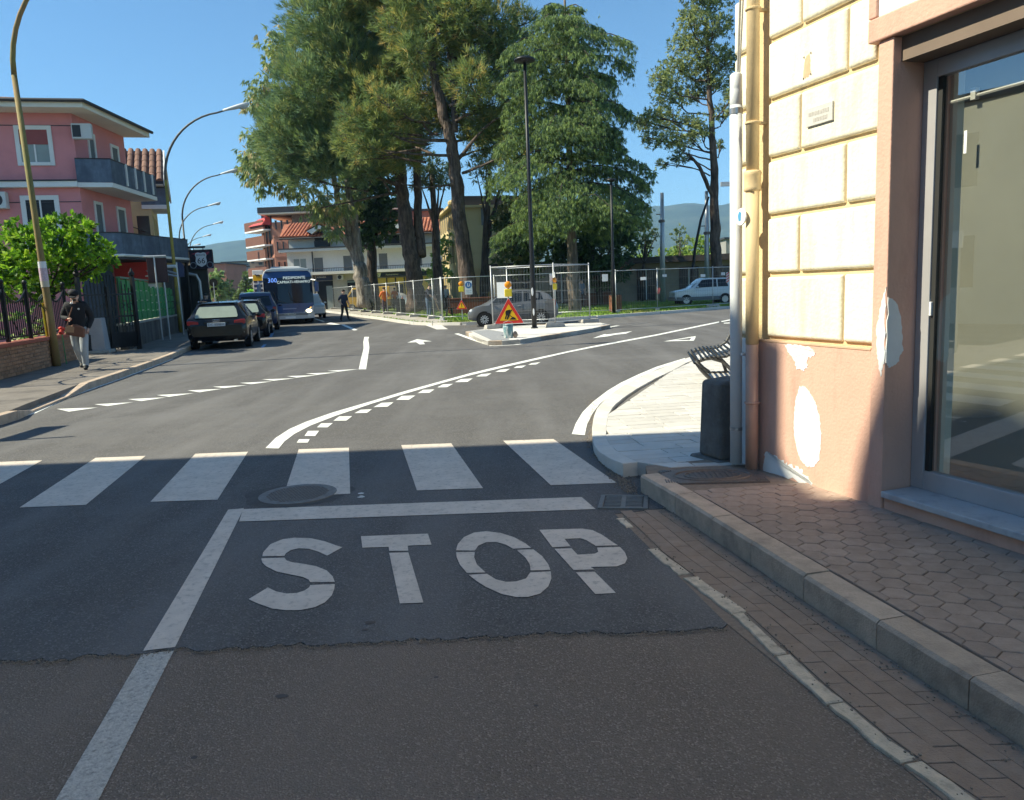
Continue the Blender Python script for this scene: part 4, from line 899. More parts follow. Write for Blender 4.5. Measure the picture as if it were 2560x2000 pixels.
def part(name, mb, m, par, F=None, bevel=0):
    if F is not None: mb.xf(F)
    return mb.build(name, m, par, bevel)
def window(par, F, x0,x1,z0,z1, fm, pm, fw=.12, shut=None, name='window', sill=True, mull=True):
    """frame proud of the wall, pane set back; local face coords: x along, -y outwards"""
    f = MB()
    f.box(x0-fw,x0,-.05,.03,z0-fw*(.8 if sill else 0),z1+fw); f.box(x1,x1+fw,-.05,.03,z0-fw*(.8 if sill else 0),z1+fw); f.box(x0,x1,-.05,.03,z1,z1+fw)
    if sill: f.box(x0,x1,-.08,.03,z0-fw*.8,z0)
    w = part(name, f, fm, par, F)
    p = part('pane', MB().box(x0,x1,-.012,.02,z0,z1), pm, w, F)
    if mull: part('mullion', MB().box((x0+x1)/2-.03,(x0+x1)/2+.03,-.03,-.012,z0,z1), M_WHITE, w, F)
    if shut: part('shutter', MB().box(x0,x1,-.035,-.0125,z0+(z1-z0)*shut[0],z1), shut[1], w, F)
    return w
# ---- pink house
PH = thing('pink_house', 'pink two-storey house with cream eaves and blue-screened balconies behind the hedge', 'house', (-17.34,33,0))
fu = Vector((.970,.242,0)); su = Vector((-.062,.998,0)); 
A=Vector((0,0,0)); Lf=A-fu*9; Bk=A+su*5.0; Bl=Lf+su*5
def quad_prism(pts, z0, z1): return MB().hexa([(p.x,p.y,z0) for p in pts],[(p.x,p.y,z1) for p in pts])
part('wall', quad_prism([Lf,A,Bk,Bl],0,9.2), M_PW, PH)
part('soffit', quad_prism([Lf-Vector((0,1.0,0)),A+Vector((.95,-.9,0)),Bk+Vector((1.05,.4,0)),Bl],9.2,9.42), M_EAVE, PH)
ro = [Lf-Vector((0,1.1,0)),A+Vector((1.05,-1.0,0)),Bk+Vector((1.15,.5,0)),Bl]; c_ = sum(ro,Vector())/4
part('roof', MB().hexa([(p.x,p.y,9.422) for p in ro],[(p.x+(c_.x-p.x)*.8,p.y+(c_.y-p.y)*.8,10.1) for p in ro]), M_TILEB, PH)
part('gutter_edge', MB().tube([(p.x,p.y,9.44) for p in ro[:3]],.07,6), M_SLATE, PH)
Ff = XF(0,0,0,rad(14)); Fs = XF(0,0,0,math.atan2(su.y,su.x))
window(PH, Ff, -1.98,-.95,7.28,8.55, M_WHITE, M_CURT, .16, (.55,M_REDSH)); window(PH, Ff, -2.05,-1.0,4.0,5.80, M_WHITE, M_DARK, .18)
window(PH, Ff, -5.6,-4.6,7.28,8.55, M_WHITE, M_CURT, .16, (.55,M_REDSH))
for x0,x1,z0,z1 in ((1.3,1.75,6.5,8.6),(3.5,4.1,6.5,8.5),(1.2,1.75,3.5,5.75),(3.4,4.1,3.5,5.75)): window(PH, Fs, x0,x1,z0,z1, M_WHITE, M_SHUT, .12, None, 'door', False, False)
part('cornice', MB().box(-9,.0,-.32,0,6.28,6.5), M_WHITE, PH, Ff); part('cornice_cap', MB().box(-9,.0,-.36,0,6.502,6.56), M_SLATE, PH, Ff)
for z0,z1 in ((9.0,9.03),(6.0,6.03)): part('cable', MB().box(-9,0,-.02,0,z0-.3,z1-.3), M_SLATE, PH, Ff)
# upper balcony
uo=[A+fu*0.05-Vector((.0,.25,0)), A+fu*1.30-Vector((0,.1,0)), Bk+Vector((1.15,.3,0)), Bk+Vector((0,.3,0))]
part('balcony_slab', quad_prism(uo,6.27,6.45), M_WHITE, PH)
def screen(par, pts, z0, z1, name='balcony_screen', m=M_SHADEC):
    for i in range(len(pts)-1):
        d = pts[i+1]-pts[i]; n_ = max(1,int(d.length/1.2))
        for k in range(n_):
            a = pts[i].lerp(pts[i+1],k/n_); b = pts[i].lerp(pts[i+1],(k+.985)/n_); nn = Vector((-d.y,d.x,0)).normalized()*.02
            part(name, MB().hexa([(a.x,a.y,z0),(b.x,b.y,z0),(b.x+nn.x,b.y+nn.y,z0),(a.x+nn.x,a.y+nn.y,z0)],[(a.x,a.y,z1),(b.x,b.y,z1),(b.x+nn.x,b.y+nn.y,z1),(a.x+nn.x,a.y+nn.y,z1)]), m, par)
        part('handrail', MB().tube([tuple(pts[i]+Vector((0,0,z1+.02))),tuple(pts[i+1]+Vector((0,0,z1+.02)))],.025,6), M_RAIL, par)
screen(PH, uo, 6.46, 7.38)
for t in (.3,.5,.7,.9):
    q = uo[1].lerp(uo[2],t); part('balcony_post', MB().box(q.x-.02,q.x+.06,q.y-.05,q.y+.05,6.5,7.42), M_WHITE, PH)
# lower terrace over the bar
lo_=[Vector((-.6,-1.1,0)),Vector((1.0,-.95,0)),Vector((1.75,-.5,0)),Vector((2.15,3.7,0)),Vector((2.2,5.0,0))]
part('terrace_slab', quad_prism([lo_[0],lo_[1],lo_[2],lo_[3],lo_[4],Vector((0,5.0,0)),Vector((0,0,0))],3.30,3.48), M_SLATE, PH); part('terrace_edge', MB().tube([tuple(p+Vector((0,0,3.46))) for p in lo_],.06,6), M_WHITE, PH)
screen(PH, lo_, 3.52, 4.35)
# bar below the terrace: dark blue wall, red front, cream door
part('bar_wall', quad_prism([Vector((.0,-.7,0)),Vector((.75,-.7,0)),Vector((.75,.4,0)),Vector((0,.4,0))],0,3.29), mat('navy_wall',(.045,.055,.075),.8,.15,2), PH)
part('bar_front', quad_prism([Vector((.0,2.65,0)),Vector((1.55,2.65,0)),Vector((1.6,4.9,0)),Vector((0,4.9,0))],0,3.29), M_YW, PH)
part('red_panel', MB().box(.3,2.1,1.45,1.5,2.35,3.25), mat('red_panel',(.55,.05,.04),.6,.08,3), PH); part('bar_door', MB().box(.9,2.0,1.50,1.55,0,2.3), M_EAVE, PH)
part('ac_unit', MB().box(.02,.75,-.34,-.06,8.15,8.75), M_AC, PH, Ff, .02); part('ac_grille', MB().box(.06,.36,-.352,-.341,8.22,8.68), M_SLATE, PH, Ff)
part('ac_unit', MB().box(-3.6,-2.62,-.42,-.05,5.45,6.10), M_AC, PH, Ff, .02); part('ac_fan', MB().lathe([(.001,-.43),(.24,-.43),(.25,-.421)],18,(-2.98,0,5.78),axis='y'), M_SLATE, PH, Ff)
# ---- yellow gabled house
YH = thing('yellow_gabled_house', 'narrow yellow house with brown tiled gable roof behind the pink house', 'house', (-18.55,42.2,0), rad(21))
part('wall', MB().box(-6,0,0,6.0,0,7.9), M_YW, YH)
MBg = MB().prism([(0,7.902),(3.0,9.55),(6.0,7.902)],-6,-.01,'x'); part('gable', MBg, M_WHITE, YH)
def slope(p0,p1,p2,p3,th): return MB().hexa([p0,p1,p2,p3],[tuple(Vector(p)+Vector((0,0,th))) for p in (p0,p1,p2,p3)])
rfy = part('roof', slope((-6.4,-.75,7.55),(.75,-.75,7.55),(.75,3.0,9.68),(-6.4,3.0,9.68),.12), M_SLATE, YH); part('roof_back', slope((-6.4,3.0,9.68),(.75,3.0,9.68),(.75,6.9,7.5),(-6.4,6.9,7.5),.12), M_SLATE, YH)
def tile_rows(par, x0,x1, P0,P1, n, m, r=.11, nx=None, group_name='tile'):
    """barrel tiles: columns of overlapping half-round tiles, each one a piece"""
    d = Vector(P1)-Vector(P0); L_ = d.length/n; cols = nx or int((x1-x0)/(2*r)); w = (x1-x0)/cols; ang = math.atan2(d.z, d.y)
    k = 6; vv=[]; ff=[]
    for e,rr in ((0,1.0),(1,.86)):
        for j in range(k+1):
            a = math.pi*j/k; vv.append((math.cos(a)*w*.46*rr, e*L_*1.08, math.sin(a)*w*.42*rr+e*-.0))
    for j in range(k): ff.append((j+1,j,k+1+j,k+2+j))
    ff.append(tuple(range(k+1))[::-1])
    base = MB().add(vv,ff).build(group_name, m, par); base.rotation_euler=(ang,0,0); first=True
    for i in range(cols):
        for j in range(n):
            q = Vector(P0)+d*(j/n); loc = (x0+(i+.5)*w, q.y, q.z+.0)
            if first: base.location=loc; first=False
            else: ref(group_name, base, par, loc, (ang,0,0))
tile_rows(rfy, -3.2,.75,(0,-.78,7.68),(0,3.0,9.81),5,M_TILEB,.16,11)
part('verge_board', slope((.751,-.8,7.45),(.83,-.8,7.45),(.83,3.0,9.6),(.751,3.0,9.6),.26), M_WHITE, YH); part('verge_board', slope((.751,3.0,9.6),(.83,3.0,9.6),(.83,7.0,7.4),(.751,7.0,7.4),.26), M_WHITE, YH)
part('soffit', MB().box(-6.4,.7,-.7,0,7.5,7.54), M_WHITE, YH)
part('balcony_slab', MB().box(-.45,.75,-.1,2.6,6.35,6.55), M_WHITE, YH); part('balcony_screen', MB().box(-.45,.75,-.1,-.05,6.56,7.4), M_SHADEC, YH); part('balcony_screen', MB().box(.70,.75,-.05,2.6,6.56,7.4), M_SHADEC, YH)
Fy = XF(0,0,0,0); window(YH, Fy, -.75,-.15,4.4,6.0, M_YW, M_DARK, .06, None, 'door', False, False); window(YH, XF(0,0,0,rad(90)), 1.0,1.6,4.4,6.0, M_YW, M_DARK, .06); window(YH, XF(0,0,0,rad(90)), 3.0,3.6,4.4,6.0, M_YW, M_DARK, .06)
part('cable', MB().tube([(-3.5,-.05,5.0),(-1.6,-.06,5.7),(-.2,-.06,5.1)],.02,4), M_SLATE, YH)
# ---- low shops further down the street on the same side
def simple_block(name,label,x0,x1,y0,y1,h,m,rz=0.0,roofm=None,wins=(),cat='building',over=.25,loc=None):
    t = thing(name,label,cat,((x0+x1)/2 if loc is None else loc[0],y0 if loc is None else loc[1],0),rz); w = (x1-x0)/2
    part('wall', MB().box(-w,w,0,y1-y0,0,h), m, t); part('roof', MB().box(-w-over,w+over,-over,y1-y0+over,h+.002,h+.22), roofm or M_SLATE, t)
    for a,b,c,d in wins: window(t, XF(0,0,0,0), a,b,c,d, m, M_DARK, .05, None, 'window', False, False)
    return t
simple_block('corner_bar','low dark bar with planted roof terrace beyond the green fence',-19.9,-16.9,38.6,44,3.3,mat('bar_dark',(.07,.065,.06),.85,.2,1),rad(21))
sb = simple_block('street_shop','small grey shop front under the motorway shield sign',-25.5,-20.2,47,60,4.2,mat('shop_grey',(.16,.15,.145),.85,.15,1),rad(18))
aw = MB().hexa([(2.65,-1.0,2.25),(4.3,-1.0,2.25),(4.3,1.5,2.25),(2.65,1.5,2.25)],[(2.65,-1.0,3.2),(2.75,-1.0,3.2),(2.75,1.5,3.2),(2.65,1.5,3.2)]); part('awning', aw, mat('rose_awning',(.30,.14,.15),.8,.1,3), sb)
simple_block('street_house','plain ochre street house seen edge-on behind the lamp posts',-33,-26.5,64,80,6.0,M_YW,rad(18))
# awning frame with folding arms at the bar
awn = thing('folding_awning','half rolled white awning with folding arms over the bar front','awning',(-16.2,34.6,0))
MB().tube([(-.2,.3,3.05),(1.9,-.2,3.0)],.07,8).build('roller', M_WHITE, awn)
for a,b in (((-.1,.2,3.0),(2.2,-.9,2.55)),((.9,0,3.0),(2.3,-.7,2.6)),((2.2,-.9,2.55),(1.2,-.6,2.75))): MB().tube([a,b],.045,6).build('arm', M_METAL, awn)
MB().hexa([(.0,.2,2.9),(1.2,-.1,2.85),(1.3,-.3,2.6),(.2,-.1,2.62)],[(.0,.2,2.94),(1.2,-.1,2.89),(1.3,-.3,2.64),(.2,-.1,2.66)]).build('cloth', M_EAVE, awn)
# ---- red brick apartment building at the bend
def atX(px,Y): return at(px,700,Y).x
RB = thing('red_apartment_building','tall orange-red apartment building with slot windows and stone-clad corner','building',(atX(692,86),86,0))
M_RB = mat('orange_brick', (.42,.195,.135), .88, .10, 1.2, .1, 20, col2=(.36,.17,.12), c2scale=.5); M_STONE = mat('rubble_cladding', (.155,.115,.095), .9, .45, 2.5, .6, 6)
z_ = lambda py,Y: at(700,py,Y).z
part('front_wall', MB().box(0,2.1,0,10,0,z_(555,86)), M_RB, RB); part('stone_wall', MB().box(2.101,14,.25,10,0,z_(532,86)), M_STONE, RB)
part('side_wall', MB().hexa([(-2.6,4.5,0),(-.002,0,0),(-.002,10,0),(-2.6,10,0)],[(-2.6,4.5,z_(560,86)),(-.002,0,z_(555,86)),(-.002,10,z_(555,86)),(-2.6,10,z_(560,86))]), M_RB, RB)
part('roof_slab', MB().box(-1.2,14.5,-.9,10.5,z_(533,86),z_(519,86)), M_SLATE, RB); part('roof_soffit', MB().box(-1.2,14.5,-.85,10.4,z_(536,86),z_(533,86)-.01), M_EAVE, RB)
for fl,(a,b) in enumerate(((551,573),(604,627),(655,675),(703,720))):
    for k in range(3): window(RB, XF(0,0,0,0), .32+k*.62,.50+k*.62, z_(b,86), z_(a,86), M_RB, M_DARK, .02, None, 'window', False, False)
for k in range(3): part('floor_band', MB().box(0,2.1,-.05,0,z_(592+k*50,86),z_(590+k*50,86)), M_RB, RB)
for fl,py in enumerate((578,615,648,690)):
    zz = z_(py,90); part('balcony_slab', MB().hexa([(-4.2,3.6,zz-.15),(-1.0,.0,zz-.15),(-.3,.6,zz-.15),(-3.0,5,zz-.15)],[(-4.2,3.6,zz),(-1.0,.0,zz),(-.3,.6,zz),(-3.0,5,zz)]), M_WHITE, RB)
    part('balcony_rail', MB().hexa([(-4.2,3.6,zz+.002),(-1.0,.0,zz+.002),(-.97,.05,zz+.002),(-4.15,3.65,zz+.002)],[(-4.2,3.6,zz+.95),(-1.0,.0,zz+.95),(-.97,.05,zz+.95),(-4.15,3.65,zz+.95)]), mat('rust_rail',(.16,.07,.05),.8,.2,4), RB)
    for k in range(3): part('opening', MB().box(-2.2+k*.75,-1.85+k*.75,3.6-k*1.35,3.9-k*1.35,zz+.1,zz+1.9), M_DARK, RB)
part('awning', MB().hexa([(-3.4,2.4,z_(560,86)),(-1.0,-.3,z_(560,86)),(-.1,.2,z_(560,86)),(-1.6,4,z_(560,86))],[(-2.4,3.0,z_(540,86)),(-.6,.2,z_(540,86)),(-.3,.3,z_(540,86)),(-1.5,4,z_(540,86))]), mat('red_canopy',(.45,.05,.05),.6,.1,2), RB)
part('satellite_dish', MB().lathe([(.02,.12),(.25,.05),(.42,-.1),(.44,-.1)],16,(2.9,-.1,z_(683,86)),axis='y'), M_WHITE, RB)
# ---- white apartment house with tiled mansard
YW = 74
WB = thing('white_apartment_house','white apartment house with terracotta roof and shops behind the park','building',(0,YW,0))
X = lambda px: atX(px,YW); Zq = lambda py, px=900: at(px,py,YW).z
wx0, wx1 = X(722), X(1112)
part('ground_floor', MB().box(wx0+.6,wx1,0,10,0,Zq(680,900)), mat('pale_stone_clad',(.50,.46,.41),.85,.08,1.2,.1,20,col2=(.44,.40,.36),c2scale=3), WB)
part('balcony_slab', MB().box(wx0+1.2,wx1,-1.0,.3,Zq(683,900),Zq(676,900)), M_EAVE, WB)
part('upper_wall', MB().box(wx0,wx1,0,10,Zq(676,900)+.002,Zq(620,900)), M_WHITE, WB)
part('cornice', MB().box(wx0-.5,wx1,-.9,.2,Zq(624,900),Zq(618,900)), M_WHITE, WB); part('cornice_edge', MB().box(wx0-.55,wx1,-.95,.2,Zq(618,900)+.002,Zq(615,900)), M_SLATE, WB)
part('attic_wall', MB().box(wx0+.2,wx1,.25,10,Zq(615,900)+.004,Zq(577,900)), M_WHITE, WB)
ze, zr = Zq(590,900), Zq(548,900)
rfw = part('roof', slope((wx0-.4,-.55,ze),(wx1,-.55,ze),(wx1,3.2,zr),(wx0-.9,3.2,zr),.10), M_TILER, WB); part('roof_back', slope((wx0-.9,3.2,zr),(wx1,3.2,zr),(wx1,9.8,zr-1.5),(wx0-.6,9.8,zr-1.5),.1), M_TILER, WB)
tile_rows(rfw, wx0-.4, X(812), (0,-.58,ze+.1),(0,3.2,zr+.1), 3, M_TILER, .2, 12); tile_rows(rfw, X(975), wx1, (0,-.58,ze+.1),(0,3.2,zr+.1), 3, M_TILER, .2, 16)
part('eave_gutter', MB().tube([(wx0-.4,-.6,ze-.02),(wx1,-.6,ze-.02)],.08,6), M_SLATE, WB); part('downpipe', MB().tube([(X(786),-.08,0),(X(786),-.08,Zq(620,786))],.06,6), M_SLATE, WB)
Fw = XF(0,0,0,0)
for a,b,c,d,mm in ((738,769,674,641,M_CURT),(789,811,681,640,M_SHUT),(862,883,679,638,M_SHUT),(951,972,675,636,M_SHUT),(1040,1058,672,634,M_SHUT)): window(WB, Fw, X(a),X(b),Zq(c,900)+.05,Zq(d,900), M_WHITE, mm, .14, None, 'door', False, mm is M_CURT)
bars = MB()
part('balcony_rail', MB().tube([(X(770),-.95,Zq(668,900)),(wx1,-.95,Zq(668,900))],.03,5), M_RAIL, WB)
b0 = part('baluster', MB().box(-.012,.012,-.962,-.938,Zq(676,900)+.01,Zq(668,900)), M_RAIL, WB); b0.location=(X(772),0,0)
n_ = int((wx1-X(772))/.16)
for i in range(1,n_): ref('baluster', b0, WB, (X(772)+i*.16,0,0))
def loggia(a,b,zt_,zb_):
    part('loggia_opening', MB().box(X(a),X(b),.18,.26,Zq(zb_,900),Zq(zt_,900)), M_DARK, WB)
    part('loggia_gable', MB().prism([(X(a)-.5,Zq(zt_,900)),(X((a+b)/2),Zq(zt_-14,900)),(X(b)+.5,Zq(zt_,900)),(X(b),Zq(zt_,900)-.25),(X((a+b)/2),Zq(zt_-14,900)-.3),(X(a),Zq(zt_,900)-.25)],-.7,.2,'y'), M_WHITE, WB)
    part('loggia_roof', MB().prism([(X(a)-.65,Zq(zt_,900)+.0),(X((a+b)/2),Zq(zt_-14,900)+.17),(X(b)+.65,Zq(zt_,900)+.0),(X(b)+.6,Zq(zt_,900)+.12),(X((a+b)/2),Zq(zt_-14,900)+.3),(X(a)-.6,Zq(zt_,900)+.12)],-.75,2.2,'y'), M_TILER, WB)
    part('loggia_parapet', MB().box(X(a),X(b),-.1,.15,Zq(zb_,900),Zq(zb_-14,900)), M_SLATE, WB)
loggia(793,830,574,612); loggia(968,1004,570,612)
for a,b,c,d in ((925,942,608,594),(1090,1101,598,586)): window(WB, XF(0,.25,0,0), X(a),X(b),Zq(c,900),Zq(d,900), M_WHITE, M_DARK, .08, None, 'window', False, False)
# shops on its ground floor
M_NAVY = mat('navy_sign',(.03,.04,.09),.5,.1,4); M_SHY = mat('shop_yellow',(.75,.50,.12),.6,.06,2)
part('shop_sign', MB().box(X(792),X(832),-.12,0,Zq(701,812),Zq(689,812)), M_NAVY, WB); part('shop_door', MB().box(X(792),X(832),-.06,0,0,Zq(703,812)), M_DARK, WB); part('shop_door_frame', MB().box(X(815),X(830),-.10,-.06,.1,Zq(715,812)), M_CURT, WB)
part('shop_window', MB().box(X(868),X(896),-.06,0,.6,Zq(701,880)), M_DARK, WB); part('shop_window_frame', MB().box(X(867),X(897),-.08,-.0601,Zq(706,880),Zq(703,880)), M_CURT, WB)
part('ac_unit', MB().box(X(845),X(861),-.45,0,Zq(699,852),Zq(687,852)), M_AC, WB, None, .02); part('ac_fan', MB().lathe([(.001,-.47),(.17,-.47),(.18,-.451)],16,(X(852),0,Zq(693,852)),axis='y'), M_SLATE, WB)
part('shop_fascia', MB().box(X(925),X(1072),-.30,0,Zq(692,960),Zq(682,960)), M_NAVY, WB)
part('fascia_white_part', MB().prism([(X(925),Zq(692,960)),(X(952),Zq(692,960)),(X(955),Zq(682,960)),(X(925),Zq(682,960))],-.32,-.301,'y'), M_WHITE, WB)
part('yellow_front', MB().box(X(925),X(1072),-.10,0,.0,Zq(695,960)), M_SHY, WB); 
for a in (966,988,1010): part('mullion', MB().box(X(a),X(a)+.1,-.16,-.101,0,Zq(695,960)), M_SLATE, WB)
for a,b in ((930,963),(970,986),(992,1008)): part('shop_pane', MB().box(X(a),X(b),-.13,-.101,.5,Zq(712,960)), M_DARK, WB)
text_mesh('fascia_lettering','Milano',.36,M_NAVY,WB,Matrix.Translation((X(936),-.325,Zq(687.3,960)))@FRONT)
text_mesh('fascia_lettering','Assicurazioni',.22,M_WHITE,WB,Matrix.Translation((X(982),-.305,Zq(687,960)))@FRONT)
text_mesh('sign_lettering','AGENZIA',.2,M_WHITE,WB,Matrix.Translation((X(805),-.125,Zq(693,812)))@FRONT)
# brick house row higher behind it
BH = simple_block('brick_house','red brick house with tiled canopy seen over the white house roof',X(960)*1.15,X(1110)*1.15,86,95,at(1050,528,86).z,M_RB,0,M_SLATE,[(-.6,.6,at(1050,563,86).z,at(1050,550,86).z),(1.6,2.8,at(1050,563,86).z,at(1050,550,86).z)])
part('canopy', slope((-4,-1.6,at(1050,555,86).z),(3.6,-1.6,at(1050,555,86).z),(3.6,0,at(1050,545,86).z),(-4,0,at(1050,545,86).z),.1), M_TILER, BH)
# ---- yellow school-like building
YB = thing('yellow_building','pale yellow three-storey building with sunlit side face behind the pines','building',(at(1142,700,60).x,60,0))
e0=Vector((0,0,0)); e1=Vector((-1.75,8.5,0)); e2=Vector((6.3,1.6,0)); e3=e2+Vector((-1.75,8.5,0)); zh = at(1142,520,60).z
M_YB = mat('yellow_wall',(.56,.44,.24),.88,.06,.8,.1,20,col2=(.48,.38,.21),c2scale=.35)
part('wall', quad_prism([e0,e2,e3,e1],0,zh), M_YB, YB); part('cornice', quad_prism([e0+Vector((-.35,-.35,0)),e2+Vector((.3,-.3,0)),e3,e1+Vector((-.35,.2,0))],zh+.002,zh+.18), M_YB, YB)
part('attic', quad_prism([e0+Vector((.7,.8,0)),e2+Vector((0,.8,0)),e3,e1+Vector((.8,0,0))],zh+.182,zh+.95), M_SLATE, YB); part('corner_cap', MB().ball((-.1,-.1,zh+.35),(.3,.3,.25),8,5), M_YB, YB)
FyS = XF(0,0,0,math.atan2(-8.5,1.75)) ; 
for fl in range(3):
    for k in range(6):
        t0 = -8.1+k*1.35; window(YB, XF(0,0,0,math.atan2(-8.5,1.75)), t0,t0+.5, .9+fl*2.6, 2.5+fl*2.6, M_YB, M_SHUT, .06, None, 'window', False, False)
FyF = XF(0,0,0,math.atan2(1.6,6.3))
for fl in range(3): window(YB, FyF, 2.1,2.75, 1.2+fl*2.5, 2.7+fl*2.5, M_YB, M_SHUT, .06, None, 'window', False, False)
window(YB, XF(0,0,0,math.atan2(-8.5,1.75)), -8.3,-7.9,.1,2.0,mat('green_door',(.05,.16,.11),.6,.1),MATS['green_door'],.05,None,'door',False,False)
part('bracket_lamp', MB().box(3.2,3.5,.35,.5,4.4,4.8), M_SLATE, YB)
# ---- long low building with dark fascia
LBd = thing('low_building','long low beige building with dark flat roof edge beyond the park','building',(at(1570,700,58).x,58,0),rad(-4))
lz = at(1700,655,58).z; lt = at(1700,640,58).z
part('wall', MB().box(-10,14,0,8,0,lz), mat('beige_render',(.30,.255,.19),.9,.15,.6,.1,20,col2=(.21,.18,.14),c2scale=.4), LBd); part('roof', MB().box(-10.5,14.5,-.9,8.5,lz+.002,lt), mat('brown_fascia',(.07,.055,.05),.8,.15,2), LBd)
for k in range(7):
    x0 = -8.6+k*3.1; window(LBd, Fw, x0,x0+1.25,.15 if k%2 else .9,2.35, mat('brown_frame',(.09,.06,.05),.7,.1), M_DARK, .07)
part('canopy', MB().prism([(-2.7,lz-.35),(-2.5,lz-.95),(.3,lz-.55),(.1,lz-.1)],-1.1,0,'y'), mat('wood_canopy',(.24,.095,.06),.75,.2,3), LBd)
simple_block('rooftop_block','grey balconied block behind the tall tree trunk',at(1815,600,95).x,at(1900,600,95).x,95,100,at(1815,598,95).z,mat('grey_block',(.28,.27,.26),.9,.1,1),0,M_SLATE,[(-1.6,1.6,at(1815,625,95).z,at(1815,612,95).z)])
# ---- far end of the street
def far_block(label, pa, pb, ptop, Y, m, roof=M_SLATE, name='far_building', wins=()):
    x0,x1 = at(pa,700,Y).x, at(pb,700,Y).x; t = simple_block(name,label,x0,x1,Y,Y+12,at((pa+pb)/2,ptop,Y).z,m,0,roof,[],'building',.3)
    for a,b,c,d in wins: window(t, Fw, at(a,700,Y).x-(x0+x1)/2, at(b,700,Y).x-(x0+x1)/2, at(a,d,Y).z, at(a,c,Y).z, m, M_DARK, .05, None,'window',False,False)
    return t
far_block('low red brick hall at the far end of the street',505,567,660,150,M_RB,wins=((545,551,720,730),(520,526,720,730)))
wh = far_block('white gabled industrial hall at the far end of the street',566,645,668,165,mat('white_hall',(.60,.57,.53),.9,.06,.3))
far_block('tan block with dark roof edge beside the orange apartment building',628,668,634,130,mat('tan_block',(.30,.22,.165),.9,.12,.6),wins=((632,640,650,658),(650,660,655,662)))
far_block('grey flat-roofed building below the far hills',560,640,655,190,mat('grey_far',(.24,.24,.25),.9,.1,.3))
far_block('small white house with brown eaves left of the bus',648,690,668,112,M_WHITE,M_TILEB,'small_house',((655,662,690,700),))
# ======================= hills =======================
def ridge(name, pts, dist, base_z, seed):
    r = random.Random(seed); vv=[]; ff=[]; rows=14; xs=[]
    px0, px1 = pts[0][0], pts[-1][0]; n = 150
    for i in range(n):
        px = px0+(px1-px0)*i/(n-1)
        for (a,b),(c,d) in zip(pts,pts[1:]):
            if a <= px <= c: py = b+(d-b)*(px-a)/(c-a)
        top = at(px,py,dist)
        for j in range(rows):
            t = j/(rows-1); Y = dist*(1-.45*(1-t)); w = math.sin(i*.31+j*.9)*.5+math.sin(i*.83+j*1.7+2)*.3+r.uniform(-.3,.3)
            vv.append((top.x*(1-.45*(1-t)), Y+w*25, base_z+(top.z-base_z)*(t**1.15)+w*7*math.sin(math.pi*min(1,t*1.0))*(t<1)+ (r.uniform(-1.5,1.5) if t==1 else 0)))
    for i in range(n-1):
        for j in range(rows-1): ff.append((i*rows+j,(i+1)*rows+j,(i+1)*rows+j+1,i*rows+j+1))
    o = MB(); o.v=vv; o.f=ff; o.m=[0]*len(ff)
    h_ = o.build(name, mat('forest_hill',(.045,.075,.05),.95,.35,.012,1.0,.03,col2=(.07,.09,.06),c2scale=.006), smooth=True); h_['kind']='structure'; return h_
ridge('hills', [(-400,690),(300,672),(440,650),(500,618),(560,606),(620,600),(670,598),(760,620),(900,640),(1100,640),(1300,600),(1480,560),(1560,530),(1630,515),(1670,517),(1700,508),(1745,505),(1790,515),(1840,503),(1900,500),(2200,560),(2700,600),(3300,640)], 2600, -2, 5)
# ======================= vehicles =======================
M_TYRE = mat('tyre', (.018,.018,.018), .85, .15, 20); M_RIM = mat('alloy', (.55,.55,.56), .35, .06, 6, metal=.7); M_ARCH = mat('arch_black', (.008,.008,.008), .9, .1)
M_CGLASS = mat('car_glass', (.012,.016,.02), .08, .1, 3, spec=.4); M_CGLASSG = mat('rear_glass_green', (.26,.30,.25), .15, .12, 3, spec=.7)
M_TAIL = mat('tail_light', (.36,.012,.014), .2, .15, 20, coat=.6); M_HEAD = mat('head_lamp', (.60,.62,.64), .15, .1, 10, coat=.6); M_PLATE = mat('number_plate', (.66,.68,.70), .5, .03)
M_BLKPL = mat('black_plastic', (.022,.022,.024), .55, .15, 10); M_CHROME = mat('chrome', (.6,.6,.61), .15, .05, metal=1.0); M_INK = mat('plate_ink', (.02,.02,.03), .6, .1)
def paint(n, c, r=.28): return mat(n, c, r, .05, 2.0, coat=.8, spec=.5)
def half(y,zb,w,zm,wb,zt,wr,zr,cr=.03):
    return [(0,y,zb),(w*.90,y,zb),(w*.985,y,zb+(zm-zb)*.35),(w,y,zm),(wb,y,zt),(wr,y,zr),(wr*.55,y,zr+cr*.8),(0,y,zr+cr)]
def sub_st(st, k=3):     # Catmull-Rom between stations
    out = []; n = len(st); A = [np.array(s) for s in st]
    for i in range(n-1):
        p0,p1,p2,p3 = A[max(0,i-1)],A[i],A[i+1],A[min(n-1,i+2)]
        for j in range(k):
            t = j/k; q = .5*((2*p1)+(-p0+p2)*t+(2*p0-5*p1+4*p2-p3)*t*t+(-p0+3*p1-3*p2+p3)*t**3)
            lo, hi = np.minimum(p1,p2), np.maximum(p1,p2); q = np.clip(q, lo-.02, hi+.02); q[0] = p1[0]+(p2[0]-p1[0])*t; out.append(q)
    out.append(A[-1]); return out
def loft(st):
    S = [half(*s) for s in sub_st(st)]; n = len(S[0]); mb = MB(); R_ = 2*n-2
    for h in S:
        mb.v += h + [(-x,y,z) for x,y,z in h[-2:0:-1]]
    for i in range(len(S)-1):
        for j in range(R_): mb.f.append((i*R_+j, i*R_+(j+1)%R_, (i+1)*R_+(j+1)%R_, (i+1)*R_+j)); mb.m.append(0)
    mb.f += [tuple(range(R_)), tuple(range((len(S)-1)*R_, len(S)*R_))[::-1]]; mb.m += [0,0]
    mb.f = [f[::-1] for f in mb.f]
    return mb
